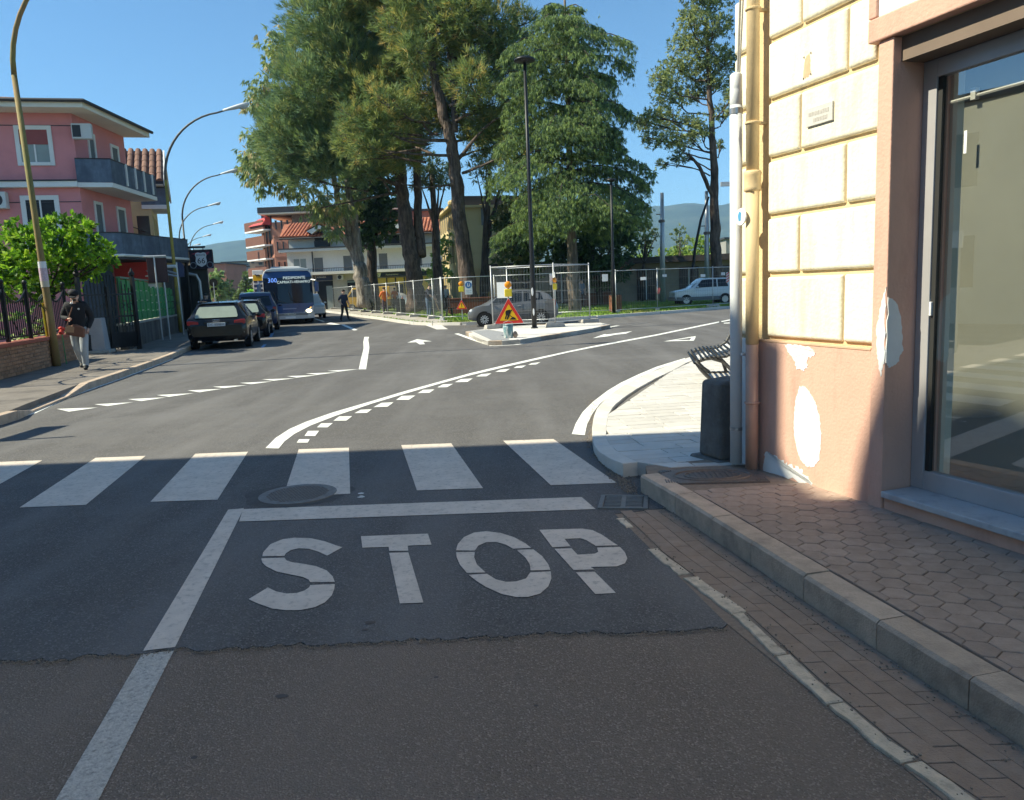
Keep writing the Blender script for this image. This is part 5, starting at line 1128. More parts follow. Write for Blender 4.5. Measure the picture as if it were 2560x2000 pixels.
def interp(st, y):
    for a,b in zip(st,st[1:]):
        if a[0] <= y <= b[0]:
            t = (y-a[0])/(b[0]-a[0]); return [p+(q-p)*t for p,q in zip(a,b)]
    return list(st[-1])
def side_glass(st, ys, sx, lo=.06, hi=.10, off=.012):
    """quad strip on the greenhouse side between belt and roof edge; ys: list of (y_bottom, y_top)"""
    mb = MB(); P=[];Q=[]
    for yb,yt in ys:
        s = interp(st,yb); t = interp(st,yt)
        b = Vector((s[4]+(s[6]-s[4])*lo, yb, s[5]+(s[7]-s[5])*lo)); u = Vector((t[4]+(t[6]-t[4])*(1-hi), yt, t[5]+(t[7]-t[5])*(1-hi)))
        P.append((sx*(b.x+off),b.y,b.z)); Q.append((sx*(u.x+off),u.y,u.z))
    n = len(P); mb.v = P+Q
    for i in range(n-1):
        f = (i,i+1,n+i+1,n+i); mb.f.append(f if sx > 0 else f[::-1]); mb.m.append(0)
    return mb
def wheel(par, x, y, r, w, sx, rimm=M_RIM, spokes=10, name='wheel'):
    k = sx
    t = MB().lathe([(r*.62,-.01*k),(r*.66,0),(r*.93,0.0),(r,-k*w*.18),(r,-k*w*.85),(r*.9,-k*w)],28,(x,y,r),axis='x').build(name, M_TYRE, par, smooth=False)
    rm = MB().lathe([(.001,-k*.02),(r*.12,-k*.004),(r*.18,-k*.02),(r*.60,-k*.035),(r*.63,-k*.004),(r*.66,-k*.004)],24,(x+k*.006,y,r),axis='x').build('rim', M_ARCH if spokes > 9 else rimm, t)
    sp = MB()
    for i in range(spokes):
        a = 2*math.pi*i/spokes; ca,sa = math.cos(a),math.sin(a); d=.10
        pts = [(r*.14,-d*r*.5),(r*.60,-d*r*.9),(r*.60,d*r*.9),(r*.14,d*r*.5)]
        q = [(y+u*ca-v*sa, r+u*sa+v*ca) for u,v in pts]; sp.prism(q, min(x+k*.002,x+k*.010), max(x+k*.002,x+k*.010), 'x')
    sp.build('spokes', rimm, t)
    return t
def car(name, label, loc, rz, st, pm, wb, tr, r, glass, rear='estate', group=None, spokes=10, cat='car', rimm=M_RIM, mirror_y=None, sc=1.0, trim=None):
    t = thing(name, label, cat, loc, rz, group, sc)
    body = loft(st).build('body', pm, t, smooth=True); 
    es = body.modifiers.new('edge','EDGE_SPLIT'); es.split_angle = rad(38)
    for sx in (1,-1):
        for g_ in glass: side_glass(st, g_, sx).build('side_window', M_CGLASS, t)
        for y in wb:
            hw = interp(st,y)[2]
            MB().lathe([(.001,0),(r*1.16,0),(r*1.16,.004*sx),(.001,.004*sx)],28,(sx*(hw+.001),y,r*1.02),axis='x').build('wheel_arch', M_ARCH, t)
            wheel(t, sx*(hw+.006), y, r, .20, sx, rimm, spokes)
        if mirror_y is not None:
            s = interp(st,mirror_y); MB().ball((sx*(s[4]+.11),mirror_y,s[5]+.06),(.10,.06,.065),10,7).build('mirror', pm, t, smooth=True)
    return t
def rear_panel(mb_pts, m, par, name): return MB().add(mb_pts,[tuple(range(len(mb_pts)))]).build(name, m, par)
# ---- black estate car, seen from behind (local +y is forward)
ST_A = [(0.0,.42,.74,.56,.74,.70,.70,.74,.01),(.07,.30,.84,.60,.83,.84,.78,.86,.01),(.16,.26,.872,.62,.855,.93,.755,.97,.02),(.42,.24,.885,.63,.87,.945,.66,1.22,.02),(.66,.23,.886,.63,.87,.945,.595,1.365,.035),(1.5,.22,.886,.63,.875,.94,.60,1.42,.035),(2.4,.22,.886,.63,.875,.92,.585,1.40,.035),(2.95,.22,.886,.62,.87,.905,.56,1.24,.03),(3.5,.22,.885,.61,.86,.885,.66,.93,.02),(4.2,.24,.85,.56,.80,.76,.60,.79,.02),(4.5,.28,.76,.5,.70,.66,.52,.68,.01),(4.58,.36,.64,.48,.62,.6,.46,.61,.01)]
GL_A = [[(.62,.80),(1.05,1.15)],[(1.12,1.2),(1.95,1.92)],[(2.02,2.0),(2.55,2.4),(3.1,2.62)]]
def estate(name,label,loc,rz,pm,plate='DC 550EH',group=None):
    t = car(name,label,loc,rz,ST_A,pm,(.95,3.62),.0,.315,GL_A,'estate',group,mirror_y=3.0)
    # rear window with pale heated glass
    MB().prism([(-.60,.975),(.60,.975),(.62,1.02),(.565,1.22),(.50,1.305),(-.50,1.305),(-.565,1.22),(-.62,1.02)],-.004,.004,'y').xf(Matrix.Translation((0,.175,0))@Matrix(((1,0,0,0),(0,1,1.06,-1.06*.985-.035),(0,0,1,0),(0,0,0,1)))@Matrix.Translation((0,0,0))).build('rear_window', M_CGLASSG, t)
    MB().box(-.60,.60,.60,.72,1.385,1.415).build('spoiler', pm, t, .01)
    for sx in (-1,1):
        MB().prism([(sx*.50,.74),(sx*.80,.75),(sx*.845,.80),(sx*.835,.90),(sx*.70,.90),(sx*.52,.87)],.035,.13,'y').build('tail_light', M_TAIL, t, .012)
        MB().tube([(sx*.57,.75,1.44),(sx*.575,.85,1.47),(sx*.575,2.4,1.46),(sx*.56,2.5,1.43)],.016,6).build('roof_rail', M_CHROME, t)
        MB().box(sx*.52-.05,sx*.52+.05,.02,.08,.25,.30).build('exhaust', M_CHROME, t)
    pl = MB().box(-.26,.26,-.016,.03,.715,.825).build('number_plate', M_PLATE, t, .004)
    text_mesh('plate_lettering',plate,.105,M_INK,pl,Matrix.Translation((0,-.018,.77))@FRONT)
    MB().box(-.36,.36,.030,.045,.69,.85).build('plate_recess', pm, t)
    MB().box(-.80,.80,.03,.06,.50,.515).build('bumper_strip', M_CHROME, t)
    for i in range(4): MB().tube([(-.0725+i*.048+.03*math.cos(a),.05,.895+.03*math.sin(a)) for a in [2*math.pi*k/14 for k in range(15)]],.006,5).build('emblem_ring', M_CHROME, t)
    MB().tube([(0,.25,1.0),(.30,.20,1.0)],.008,5).build('wiper', M_BLKPL, t); MB().tube([(0,.9,1.43),(0,.82,1.50)],.012,5).build('antenna', M_BLKPL, t)
    return t
M_BLACKP = mat('black_paint',(.006,.006,.007),.22,.05,2.0,coat=.25,spec=.35); M_NAVYP = paint('navy_paint',(.012,.022,.07)); M_GREYP = paint('grey_paint',(.105,.108,.115),.33); M_WHITEP = paint('white_paint_car',(.70,.71,.72)); M_REDP = paint('red_paint',(.30,.012,.02)); M_LBLUE = paint('light_blue_paint',(.45,.55,.62))
estate('estate_car','black estate car parked at the kerb with pale rear window and number plate',(-8.85,23.75,0),rad(12.5),M_BLACKP,'DC 550EH','cars parked along the kerb')
estate('estate_car','black estate car parked directly in front of the first black estate',(-10.05,29.6,0),rad(13.5),M_BLACKP,'AB 214KT','cars parked along the kerb')
ST_S = [(0.0,.45,.78,.62,.78,.80,.74,.84,.01),(.10,.32,.88,.66,.87,.98,.80,1.02,.01),(.2,.30,.90,.7,.89,1.08,.80,1.12,.02),(.38,.29,.91,.7,.90,1.10,.68,1.60,.03),(.6,.28,.91,.7,.90,1.10,.66,1.71,.04),(2.2,.28,.91,.7,.90,1.08,.66,1.73,.04),(2.7,.28,.91,.68,.89,1.06,.62,1.60,.03),(3.3,.28,.90,.66,.88,1.03,.70,1.08,.02),(4.1,.30,.87,.62,.84,.94,.66,.97,.02),(4.4,.36,.78,.56,.74,.8,.6,.82,.01)]
def suv(label,loc,rz,pm,group='cars parked along the kerb',sc=1.0):
    t = car('parked_suv',label,loc,rz,ST_S,pm,(.85,3.45),.0,.36,[[(.42,.62),(.95,.95)],[(1.05,1.05),(1.9,1.88)],[(1.98,1.96),(2.5,2.3),(3.0,2.5)]],'suv',group,mirror_y=2.95,sc=sc)
    MB().prism([(-.70,1.14),(.70,1.14),(.60,1.58),(-.60,1.58)],-.004,.004,'y').xf(Matrix(((1,0,0,0),(0,1,.38,.19-.38*1.14),(0,0,1,0),(0,0,0,1)))).build('rear_window', M_CGLASS, t)
    for sx in (-1,1):
        MB().box(sx*.80-.07,sx*.80+.07,.08,.16,.82,1.08).build('tail_light', M_TAIL, t, .01); MB().tube([(sx*.60,.6,1.77),(sx*.60,2.3,1.79)],.02,6).build('roof_rail', M_CHROME, t)
    MB().box(-.26,.26,.055,.075,.80,.91).build('number_plate', M_PLATE, t); MB().tube([(0,.7,1.75),(0,.6,1.95)],.01,5).build('antenna', M_BLKPL, t)
    return t
suv('navy blue off-roader with roof rails parked ahead of the black estates',(-11.35,35.4,0),rad(15),M_NAVYP)
suv('white roofed car parked beyond the navy off-roader',(-13.6,42.2,0),rad(18),M_WHITEP,sc=.95)
suv('white car in traffic just behind the bus corner',(-13.9,54.5,0),rad(200),M_WHITEP,None,.9)['group'] = 'cars further up the street'
suv('orange delivery vehicle stopped far up the street',(-21.5,66,0),rad(20),paint('orange_paint',(.55,.16,.03)),'cars further up the street',1.05)
ST_H = [(0.0,.42,.70,.56,.70,.72,.66,.76,.01),(.08,.30,.80,.6,.79,.90,.74,.93,.01),(.18,.26,.83,.62,.82,1.00,.70,1.05,.02),(.42,.24,.84,.63,.83,1.04,.60,1.26,.03),(.75,.23,.842,.63,.83,1.02,.56,1.38,.04),(1.5,.22,.842,.62,.83,.95,.55,1.47,.04),(2.1,.22,.842,.61,.83,.90,.53,1.42,.035),(2.6,.22,.84,.6,.82,.88,.52,1.20,.03),(3.15,.22,.83,.58,.80,.86,.64,.92,.02),(3.55,.26,.78,.54,.73,.76,.56,.79,.02),(3.76,.30,.66,.5,.62,.64,.46,.66,.01),(3.80,.36,.55,.48,.54,.58,.42,.59,.01)]
def hatch(name,label,loc,rz,pm,group=None,sc=1.0):
    t = car(name,label,loc,rz,ST_H,pm,(.72,3.08),.0,.295,[[(.62,.72),(1.3,1.3),(1.42,1.42)],[(1.5,1.5),(2.0,2.0),(2.55,2.38),(2.85,2.52)]],'hatch',group,mirror_y=2.72,sc=sc,spokes=11)
    MB().add([(-.66,3.02,.93),(.66,3.02,.93),(.52,2.52,1.27),(-.52,2.52,1.27)],[(0,1,2,3)]).build('windscreen', M_CGLASS, t)
    MB().add([(-.66,.175,1.06),(.66,.175,1.06),(.55,.46,1.30),(-.55,.46,1.30)],[(1,0,3,2)]).build('rear_window', M_CGLASS, t)
    for sx in (-1,1):
        MB().ball((sx*.60,3.60,.66),(.13,.13,.09),10,6).build('headlight', M_HEAD, t, smooth=True); MB().box(sx*.77-.05,sx*.77+.05,.10,.24,.78,1.02).build('tail_light', M_TAIL, t, .015)
        MB().box(sx*.845-.006,sx*.845+.006,1.55,1.72,.80,.83).build('door_handle', M_CHROME, t); MB().box(sx*.843-.002,sx*.843+.004,1.46,1.475,.32,.9).build('door_gap', M_BLKPL, t)
    MB().box(-.24,.24,3.79,3.81,.42,.53).build('number_plate', M_PLATE, t); MB().box(-.32,.32,3.74,3.79,.55,.66).build('grille', M_BLKPL, t)
    return t
hatch('hatchback_car','grey rounded hatchback behind the fenced traffic island',(2.0,31.75,0),rad(88),M_GREYP,None,.95)
hatch('hatchback_car','dark red hatchback beside the bus mirror',(-16.75,63.5,0),rad(-158),M_REDP,'cars by the white apartment house')
hatch('hatchback_car','white hatchback partly hidden by the thick pine trunk',(-8.4,66,.0),rad(75),M_WHITEP,'cars by the white apartment house')
hatch('hatchback_car','pale blue car glimpsed behind the worker with the shovel',(-4.6,62,.0),rad(75),M_LBLUE,'cars by the white apartment house')
# ---- boxy white small car
ST_P = [(0.0,.40,.68,.56,.68,.72,.66,.80,.01),(.06,.30,.73,.58,.725,.86,.68,.92,.01),(.14,.26,.742,.6,.735,.93,.66,1.0,.01),(.34,.24,.745,.6,.735,.93,.60,1.36,.02),(.5,.24,.745,.6,.735,.93,.595,1.41,.03),(1.6,.24,.745,.6,.735,.92,.595,1.43,.03),(1.85,.24,.745,.6,.735,.92,.585,1.40,.02),(2.42,.24,.745,.58,.73,.92,.64,.96,.02),(3.2,.26,.735,.56,.72,.78,.66,.80,.02),(3.36,.30,.71,.54,.70,.74,.64,.76,.01),(3.38,.34,.69,.52,.68,.7,.62,.72,.01)]
pa = car('small_box_car','boxy white small car with grey lower sides parked behind the mesh fence','(0,0,0)' and (at(1829,700,44.2).x,44.2,.1),rad(92),ST_P,M_WHITEP,(.60,2.76),.0,.27,[[(.42,.52),(1.0,1.0)],[(1.06,1.06),(1.5,1.48),(2.25,1.86)]],'hatch',None,8,mirror_y=2.15)
for sx in (-1,1):
    MB().box(sx*.742-.008,sx*.742+.012,.05,3.3,.26,.45).build('side_cladding', mat('grey_cladding',(.16,.165,.17),.7,.08), pa); MB().box(sx*.66-.05,sx*.66+.05,-.015,.06,.66,.86).build('tail_light', M_TAIL, pa); MB().box(sx*.55-.1,sx*.55+.1,3.36,3.40,.54,.68).build('headlight', M_HEAD, pa)
MB().box(-.70,.70,-.05,.08,.28,.50).build('rear_bumper', MATS['grey_cladding'], pa, .02); MB().box(-.70,.70,3.33,3.44,.26,.46).build('front_bumper', MATS['grey_cladding'], pa, .02)
MB().add([(-.62,2.40,.99),(.62,2.40,.99),(.54,1.9,1.37),(-.54,1.9,1.37)],[(0,1,2,3)]).build('windscreen', M_CGLASS, pa); MB().add([(-.58,.15,1.02),(.58,.15,1.02),(.54,.335,1.34),(-.54,.335,1.34)],[(1,0,3,2)]).build('rear_window', M_CGLASS, pa)
# ---- yellow van by the shops
vn = thing('yellow_van','yellow van parked before the yellow shop front','van',(at(985,740,66).x,66,.0),rad(80))
MB().prism([(0,.35),(4.2,.35),(4.3,.9),(3.9,1.15),(3.3,1.95),(.05,1.98)],-.9,.9,'x').build('body', paint('yellow_paint',(.62,.36,.03)), vn, .06)
MB().add([(-.8,3.93,1.18),(.8,3.93,1.18),(.75,3.36,1.88),(-.75,3.36,1.88)],[(0,1,2,3)]).build('windscreen', M_CGLASS, vn)
for sx in (-1,1):
    MB().prism([(2.3,1.2),(3.7,1.2),(3.2,1.8),(2.3,1.8)],*sorted((sx*.905,sx*.912)),'x').build('side_window', M_CGLASS, vn)
    for y in (.8,3.4): wheel(vn, sx*.91, y, .32, .2, sx)
# ======================= bus =======================
bus = thing('bus','blue and silver intercity bus with lit route display driving towards the crossing','bus',(-11.62,41.9,0),rad(17))
M_BBLUE = paint('bus_blue',(.006,.045,.17),.3); M_BSIL = paint('bus_silver',(.42,.44,.47),.35); M_BWHITE = paint('bus_white',(.66,.67,.68),.4); M_BGLASS = mat('bus_glass',(.006,.012,.03),.08,.1,1,spec=.4)
W2 = 1.275
MB().prism([(-W2,.30),(W2,.30),(W2,2.62),(W2-.10,2.86),(W2-.32,2.95),(-W2+.32,2.95),(-W2+.10,2.86),(-W2,2.62)],.35,11.8,'y').build('body', M_BWHITE, bus, .05)
def bowed(poly, y_front, bow, y_back, name, m, par, nseg=1, bevel=.02):
    """front panel: outline in xz, bowed like a windscreen: middle further forward"""
    mb = MB(); n = len(poly)
    f = [(x, y_front+bow*(abs(x)/W2)**2, z) for x,z in poly]; b = [(x, y_back, z) for x,z in poly]; c = (sum(p[0] for p in poly)/n, y_front, sum(p[1] for p in poly)/n)
    mb.add(f+b+[c], [(i,(i+1)%n,2*n) for i in range(n)]+[((i+1)%n,i,n+i,n+(i+1)%n) for i in range(n)]); return mb.build(name, m, par)
def arc_panel(z0, z1, w0, w1, y0, bow, name, m, par, th=.05, n=14, rake=0.0, cr=0.0):
    mb = MB(); vv=[]
    for k,(z,w,yy) in enumerate(((z0,w0,y0),(z1,w1,y0+rake))):
        for i in range(n+1):
            t = -1+2*i/n; zz = z-(cr*(abs(t)**6) if k else -cr*0); vv.append((w*t, yy+bow*abs(t)**2.5, zz))
    m2 = [(x,y+th+.3*0,z) for x,y,z in vv]; o = len(vv); N_=n+1
    ff=[(i,i+1,N_+i+1,N_+i) for i in range(n)]+[(o+i+1,o+i,o+N_+i,o+N_+i+1) for i in range(n)]+[(N_+i,N_+i+1,o+N_+i+1,o+N_+i) for i in range(n)]+[(i+1,i,o+i,o+i+1) for i in range(n)]+[(0,N_,o+N_,o),(N_-1,o+N_-1,o+2*N_-1,2*N_-1)]
    return mb.add(vv+m2,ff).build(name, m, par)
arc_panel(.30,.62,W2-.02,W2,.0,.16,'bumper',M_BSIL,bus,.3)
arc_panel(.621,1.12,W2,W2,.0,.16,'front_panel',M_BBLUE,bus,.3)
arc_panel(1.121,2.50,W2,W2-.02,.0,.16,'windscreen',M_BGLASS,bus,.3,rake=.10)
arc_panel(2.501,2.82,W2-.02,W2-.12,.10,.18,'display_panel',M_BBLUE,bus,.3,rake=.10)
MB().prism([(-W2+.10,2.825),(W2-.10,2.825),(W2-.22,2.94),(W2-.5,3.0),(-W2+.5,3.0),(-W2+.22,2.94)],.18,1.8,'y').build('roof_front', M_BWHITE, bus, .04)
MB().box(-.8,.8,2.2,5.0,2.95,3.15).build('roof_unit', M_BWHITE, bus, .06)
# silver lower corners rising to the headlights, grille, lamps, plate
for sx in (-1,1):
    MB().prism([(sx*.62,.60),(sx*1.24,.60),(sx*1.255,1.0),(sx*1.10,.86)],-.03,.2,'y').xf(Matrix(((1,0,0,0),(0,1,0,.07),(0,0,1,0),(0,0,0,1)))).build('headlight_surround', M_BSIL, bus)
    MB().ball((sx*.98,.06,.70),(.17,.07,.10),12,7).build('headlight', mat('lit_headlight',(.8,.8,.76),.2,.05,emis=(1,.86,.62),estr=2.2), bus, smooth=True)
    MB().ball((sx*1.10,.10,.84),(.07,.06,.06),10,6).build('indicator', mat('lit_indicator',(.7,.3,.1),.3,.05,emis=(1,.42,.10),estr=1.2), bus, smooth=True)
    MB().tube([(sx*1.2,.12,2.35),(sx*1.42,-.12,2.30),(sx*1.45,-.15,2.15)],.03,6).build('mirror_arm', M_BBLUE, bus); MB().box(sx*1.47-.10,sx*1.47+.10,-.20,-.08,1.70,2.20).build('mirror', M_BBLUE, bus, .04)
    MB().lathe([(.001,.0),(.07,.0),(.08,.02),(.001,.03)],14,(sx*.95,-.0,.44),axis='y').build('fog_light', M_HEAD, bus)
    for k in range(6):
        y0 = .9+k*1.75; MB().box(sx*W2-.006,sx*W2+.008,y0,y0+1.66,1.25,2.45).build('side_window', M_BGLASS, bus)
    MB().box(sx*W2-.004,sx*W2+.006,.40,11.5,.75,1.15).build('side_stripe', M_BBLUE, bus)
    for y in (2.3,8.8): 
        MB().lathe([(.001,0),(.54,0),(.54,.004*sx),(.001,.004*sx)],24,(sx*(W2+.003),y,.52),axis='x').build('wheel_arch', M_ARCH, bus); wheel(bus, sx*(W2-.02), y, .48, .3, sx, M_RIM, 8)
    MB().tube([(sx*.75,.45,.02),(sx*.75,.45,.5)],.0,4) 
for sx in (-1,1): MB().box(sx*1.0-.16,sx*1.0+.16,1.75,2.75,.0,.95).build('front_tyre', M_TYRE, bus, .1)
MB().box(-.9,.9,-.015,.06,.49,.60).build('grille', mat('grille_grey',(.16,.17,.19),.5,.1), bus, .02); MB().box(-.26,.26,-.03,.02,.33,.44).build('number_plate', M_PLATE, bus)
text_mesh('maker_lettering','IVECO',.17,M_CHROME,bus,Matrix.Translation((0,-.022,.55))@FRONT,sx=1.25)
M_LEDB = mat('led_blue',(.1,.1,.3),.5,.02,emis=(.14,.30,1.0),estr=.7); M_LEDW = mat('led_white',(.5,.55,.6),.5,.02,emis=(.8,.9,1.0),estr=.32)
FT = lambda x,y,z: Matrix.Translation((x,y,z))@Matrix.Rotation(rad(14),4,'X').inverted()@FRONT
text_mesh('route_number','300',.32,M_LEDB,bus,Matrix.Translation((-.78,-.02,2.36))@FRONT)
text_mesh('route_text','PIEDIMONTE',.20,M_LEDW,bus,Matrix.Translation((.34,.0,2.47))@FRONT); text_mesh('route_text','CAPRIATI-VENAFRO',.19,M_LEDW,bus,Matrix.Translation((.30,-.02,2.25))@FRONT)
MB().prism([(-1.02,2.12),(1.02,2.12),(.9,1.62),(.4,1.55),(-.4,1.55),(-.9,1.62)],.22,.24,'y').build('sun_blind', mat('blind_teal',(.05,.14,.17),.6,.15,2), bus)
MB().tube([(-.1,-.02,1.14),(-.62,-.0,1.30),(-.75,.0,1.75)],.014,5).build('wiper', M_BLKPL, bus); MB().tube([(.5,-.02,1.14),(.1,-.01,1.32),(.0,-.0,1.75)],.014,5).build('wiper', M_BLKPL, bus)
MB().box(-.35,.35,-.006,.02,.82,.88).build('panel_lettering', mat('dull_silver_print',(.25,.28,.40),.5,.1), bus)
# ======================= street furniture =======================
M_GALV = mat('fence_zinc', (.50,.51,.52), .45, .08, 6, metal=.55); M_BLOCK = mat('fence_block', (.42,.39,.35), .9, .15, 8, .3, 60); M_BLACKM = mat('black_metal', (.016,.017,.02), .45, .12, 5, metal=.2)
ORD = ['first','second','third','fourth','fifth','sixth','seventh','eighth','ninth','tenth','eleventh','twelfth']
def fence_mesh(L, H=1.95):
    fr = MB(); r = .021
    for x in (0,L): fr.tube([(x,0,.02),(x,0,H+.06)],r,8)
    for z in (.16,H): fr.tube([(0,0,z),(L,0,z)],r*.8,8)
    w = MB(); n = int(L/.115)
    for i in range(1,n): w.tube([(L*i/n,0,.16),(L*i/n,0,H)],.0033,4,cap=False)
    for z in (.5,.85,1.2,1.55): w.tube([(0,.004,z),(L,.004,z)],.0033,4,cap=False)
    return fr, w
def panel(label, a, b, z=.0, group='temporary mesh fence panels', H=1.95):
    a = Vector(a); b = Vector(b); d = b-a; t = thing('mesh_fence_panel', label, 'fence', (a.x,a.y,z), math.atan2(d.y,d.x), group)
    f, w = fence_mesh(d.length, H); f.build('frame', M_GALV, t, smooth=True); w.build('wire_mesh', mat('fence_wire',(.20,.21,.22),.5,.08,6,metal=.4), t); return t
def foot(label, p, z=.0, rz=0, group='concrete fence feet', m=None):
    t = thing('fence_foot', label, 'concrete block', (p[0],p[1],z), rz, group)
    MB().hexa([(-.34,-.11,0),(.34,-.11,0),(.34,.11,0),(-.34,.11,0)],[(-.30,-.09,.14),(.30,-.09,.14),(.30,.09,.14),(-.30,.09,.14)]).build('block', m or M_BLOCK, t, .02)
    MB().tube([(0,0,.1402),(0,0,.16)],.03,10).build('socket', M_IRON, t); return t
# run along the street side of the park, from the bus end towards the corner
run = [(-20.2,90.5),(-16.3,73.5),(-12.3,62.5),(-10.6,58),(-9.1,54),(-7.7,50.2),(-6.35,46.4),(-5.1,42.9),(-3.7,38.9),(-3.1,36.6)]
for i in range(len(run)-1):
    panel(f'{ORD[i]} mesh fence panel of the park kerb run, counted from the bus', run[i], run[i+1], .1)
    foot(f'{ORD[i]} concrete fence foot of the park kerb run, counted from the bus', run[i], .108, rad(20))
foot('concrete fence foot at the park corner by the warning sign', run[-1], .1, rad(90), m=MATS['kerb_white_stone'])
run2 = [(-3.05,36.5),(-.6,36.3),(2.2,36.2),(5.0,36.35),(7.05,37.05),(10.1,38.7),(12.1,40.2),(15.5,42.6)]
for i in range(len(run2)-1):
    panel(f'{ORD[i]} mesh fence panel along the lawn, counted from the warning sign corner', run2[i], run2[i+1], .1)
    if i: foot(f'{ORD[i]} concrete fence foot along the lawn, counted from the warning sign corner', run2[i], .1, rad(20*i%90))
# ---- traffic island
ISL = [g(1164,829,.12),g(1190,842,.12),g(1220,853,.12),g(1255,852,.12),g(1300,849,.12),g(1400,834,.12),g(1480,821,.12),g(1525,812,.12),g(1500,807,.12),g(1420,809,.12),g(1330,812,.12),g(1240,819,.12)]
isl = slab(ISL, lambda x,y: .112, .13, .001).build('traffic_island', mat('island_concrete',(.66,.62,.57),.85,.08,3)); isl['kind']='structure'
ic = sum(ISL,Vector())/len(ISL)
ring = []
for i in range(len(ISL)):
    a,b = ISL[i],ISL[(i+1)%len(ISL)]; n_ = max(1,int((b-a).length/.8))
    for k in range(n_):
        p,q = a.lerp(b,k/n_),a.lerp(b,(k+.99)/n_); d = (q-p).normalized(); inn = Vector((-d.y,d.x,0))
        if inn.dot(ic-p) < 0: inn = -inn
        s_ = slab([p,q,q+inn*.14,p+inn*.14], lambda x,y: .125, .14, .012); s_.build('kerb_stone', M_KERBW if RND.random()<.6 else MATS['kerb_concrete'], isl)
gp = ccw([ISL[0]+Vector((.25,-.1,0)),ISL[2]+Vector((.1,.35,0)),ISL[3]+Vector((.2,.35,0)),g(1262,830,.12),g(1222,824,.12)])
MB().flat([(p.x,p.y,.118) for p in gp]).build('gravel_bed', mat('grey_gravel',(.30,.30,.31),.95,.5,40,.8,60), isl)
# painted outline of the island on the road
for pts,w in (([g(1141,834),g(1180,848),g(1232,865)],.15),([g(1232,865),g(1290,862),g(1400,843),g(1545,814)],.15)):
    a_,b_ = strip(pts,w); ribbon(MB(),a_,b_,.0042).build('edge_line', M_PAINT, road)
P1,P3,P4,P2 = (-.55,27.2),(1.57,26.6),(2.98,28.7),(.0,29.6)
panel('front mesh fence panel on the traffic island, behind the roadworks sign',P1,P3,.115,'island fence panels',2.1); panel('mesh fence panel on the island narrow end, beside the orange lamp',P3,P4,.115,'island fence panels',2.1)
panel('short mesh fence panel on the island end facing the bus',P1,P2,.115,'island fence panels',2.1); panel('back mesh fence panel of the traffic island, before the grey hatchback',P2,P4,.115,'island fence panels',2.1)
foot('pale fence foot on the island nearest the paint bucket',P1,.118,rad(35)); foot('wide fence foot in the middle of the island front',P3,.118,rad(8)); foot('grey fence foot at the narrow end of the island',P4,.118,rad(15))
# ---- signs
M_SRED = mat('sign_red',(.62,.035,.025),.45,.05); M_SYEL = mat('sign_yellow',(.80,.46,.02),.45,.05); M_SBLK = mat('sign_black',(.012,.012,.012),.5,.05); M_SWHT = mat('sign_white',(.72,.73,.74),.5,.04); M_SBLU = mat('sign_blue',(.02,.13,.36),.45,.05)
def tri(w, zb, inset_=0.0, rc=.04):
    h = w*.866; c = (0,zb+h/3); P=[(-w/2,zb),(w/2,zb),(0,zb+h)]; k = 1-inset_; P=[(c[0]+(x-c[0])*k,c[1]+(z-c[1])*k) for x,z in P]; out=[]
    for i in range(3):
        p,a,b = P[i],P[(i-1)%3],P[(i+1)%3]
        for t in (0,.5,1):
            q0 = (p[0]+(a[0]-p[0])*rc,p[1]+(a[1]-p[1])*rc); q1 = (p[0]+(b[0]-p[0])*rc,p[1]+(b[1]-p[1])*rc); m_ = ((q0[0]+q1[0])/2*.5+p[0]*.5,(q0[1]+q1[1])/2*.5+p[1]*.5)
            out.append(q0 if t==0 else (m_ if t==.5 else q1))
    return out
Y1 = 22.9; zb = at(1273,809,Y1).z; wS = (1310-1236)*Y1/1950
s1 = thing('roadworks_sign','large red and yellow triangular roadworks sign with digging figure behind the paint bucket','sign',(at(1273,800,Y1).x,Y1,.118),rad(-2)); z0 = zb-.118
MB().prism(tri(wS,z0),-.006,.006,'y').build('white_rim', M_SWHT, s1); MB().prism(tri(wS,z0,.03),-.010,-.0062,'y').build('red_border', M_SRED, s1); MB().prism(tri(wS,z0,.36),-.014,-.0102,'y').build('yellow_field', M_SYEL, s1)
u = wS/345.0; fx = lambda x: (x-822)*u; fz = lambda y: z0+(1182-y)*u
def sil(name, pts, par, m=M_SBLK): return MB().prism([(fx(x),fz(y)) for x,y in pts],-.018,-.0142,'y').build(name, m, par)
sil('figure_body',[(790,1030),(835,1022),(845,1040),(835,1070),(822,1085),(828,1095),(808,1132),(792,1130),(805,1095),(800,1080),(785,1128),(770,1128),(785,1085),(782,1055)],s1); MB().lathe([(.001,-.018),(.021,-.018),(.021,-.0142),(.001,-.0142)],14,(fx(851),0,fz(1030)),axis='y').build('figure_head', M_SBLK, s1)
sil('figure_arm',[(835,1030),(850,1042),(826,1088),(815,1082)],s1); sil('shovel',[(822,1085),(828,1080),(870,1112),(866,1118)],s1); sil('heap',[(825,1135),(850,1115),(868,1105),(890,1115),(908,1138)],s1)
MB().box(-.02,.02,.01,.05,0,z0+wS*.75).build('post', M_GALV, s1); MB().box(-.25,.25,.0,.06,0,.03).build('stand', M_GALV, s1)
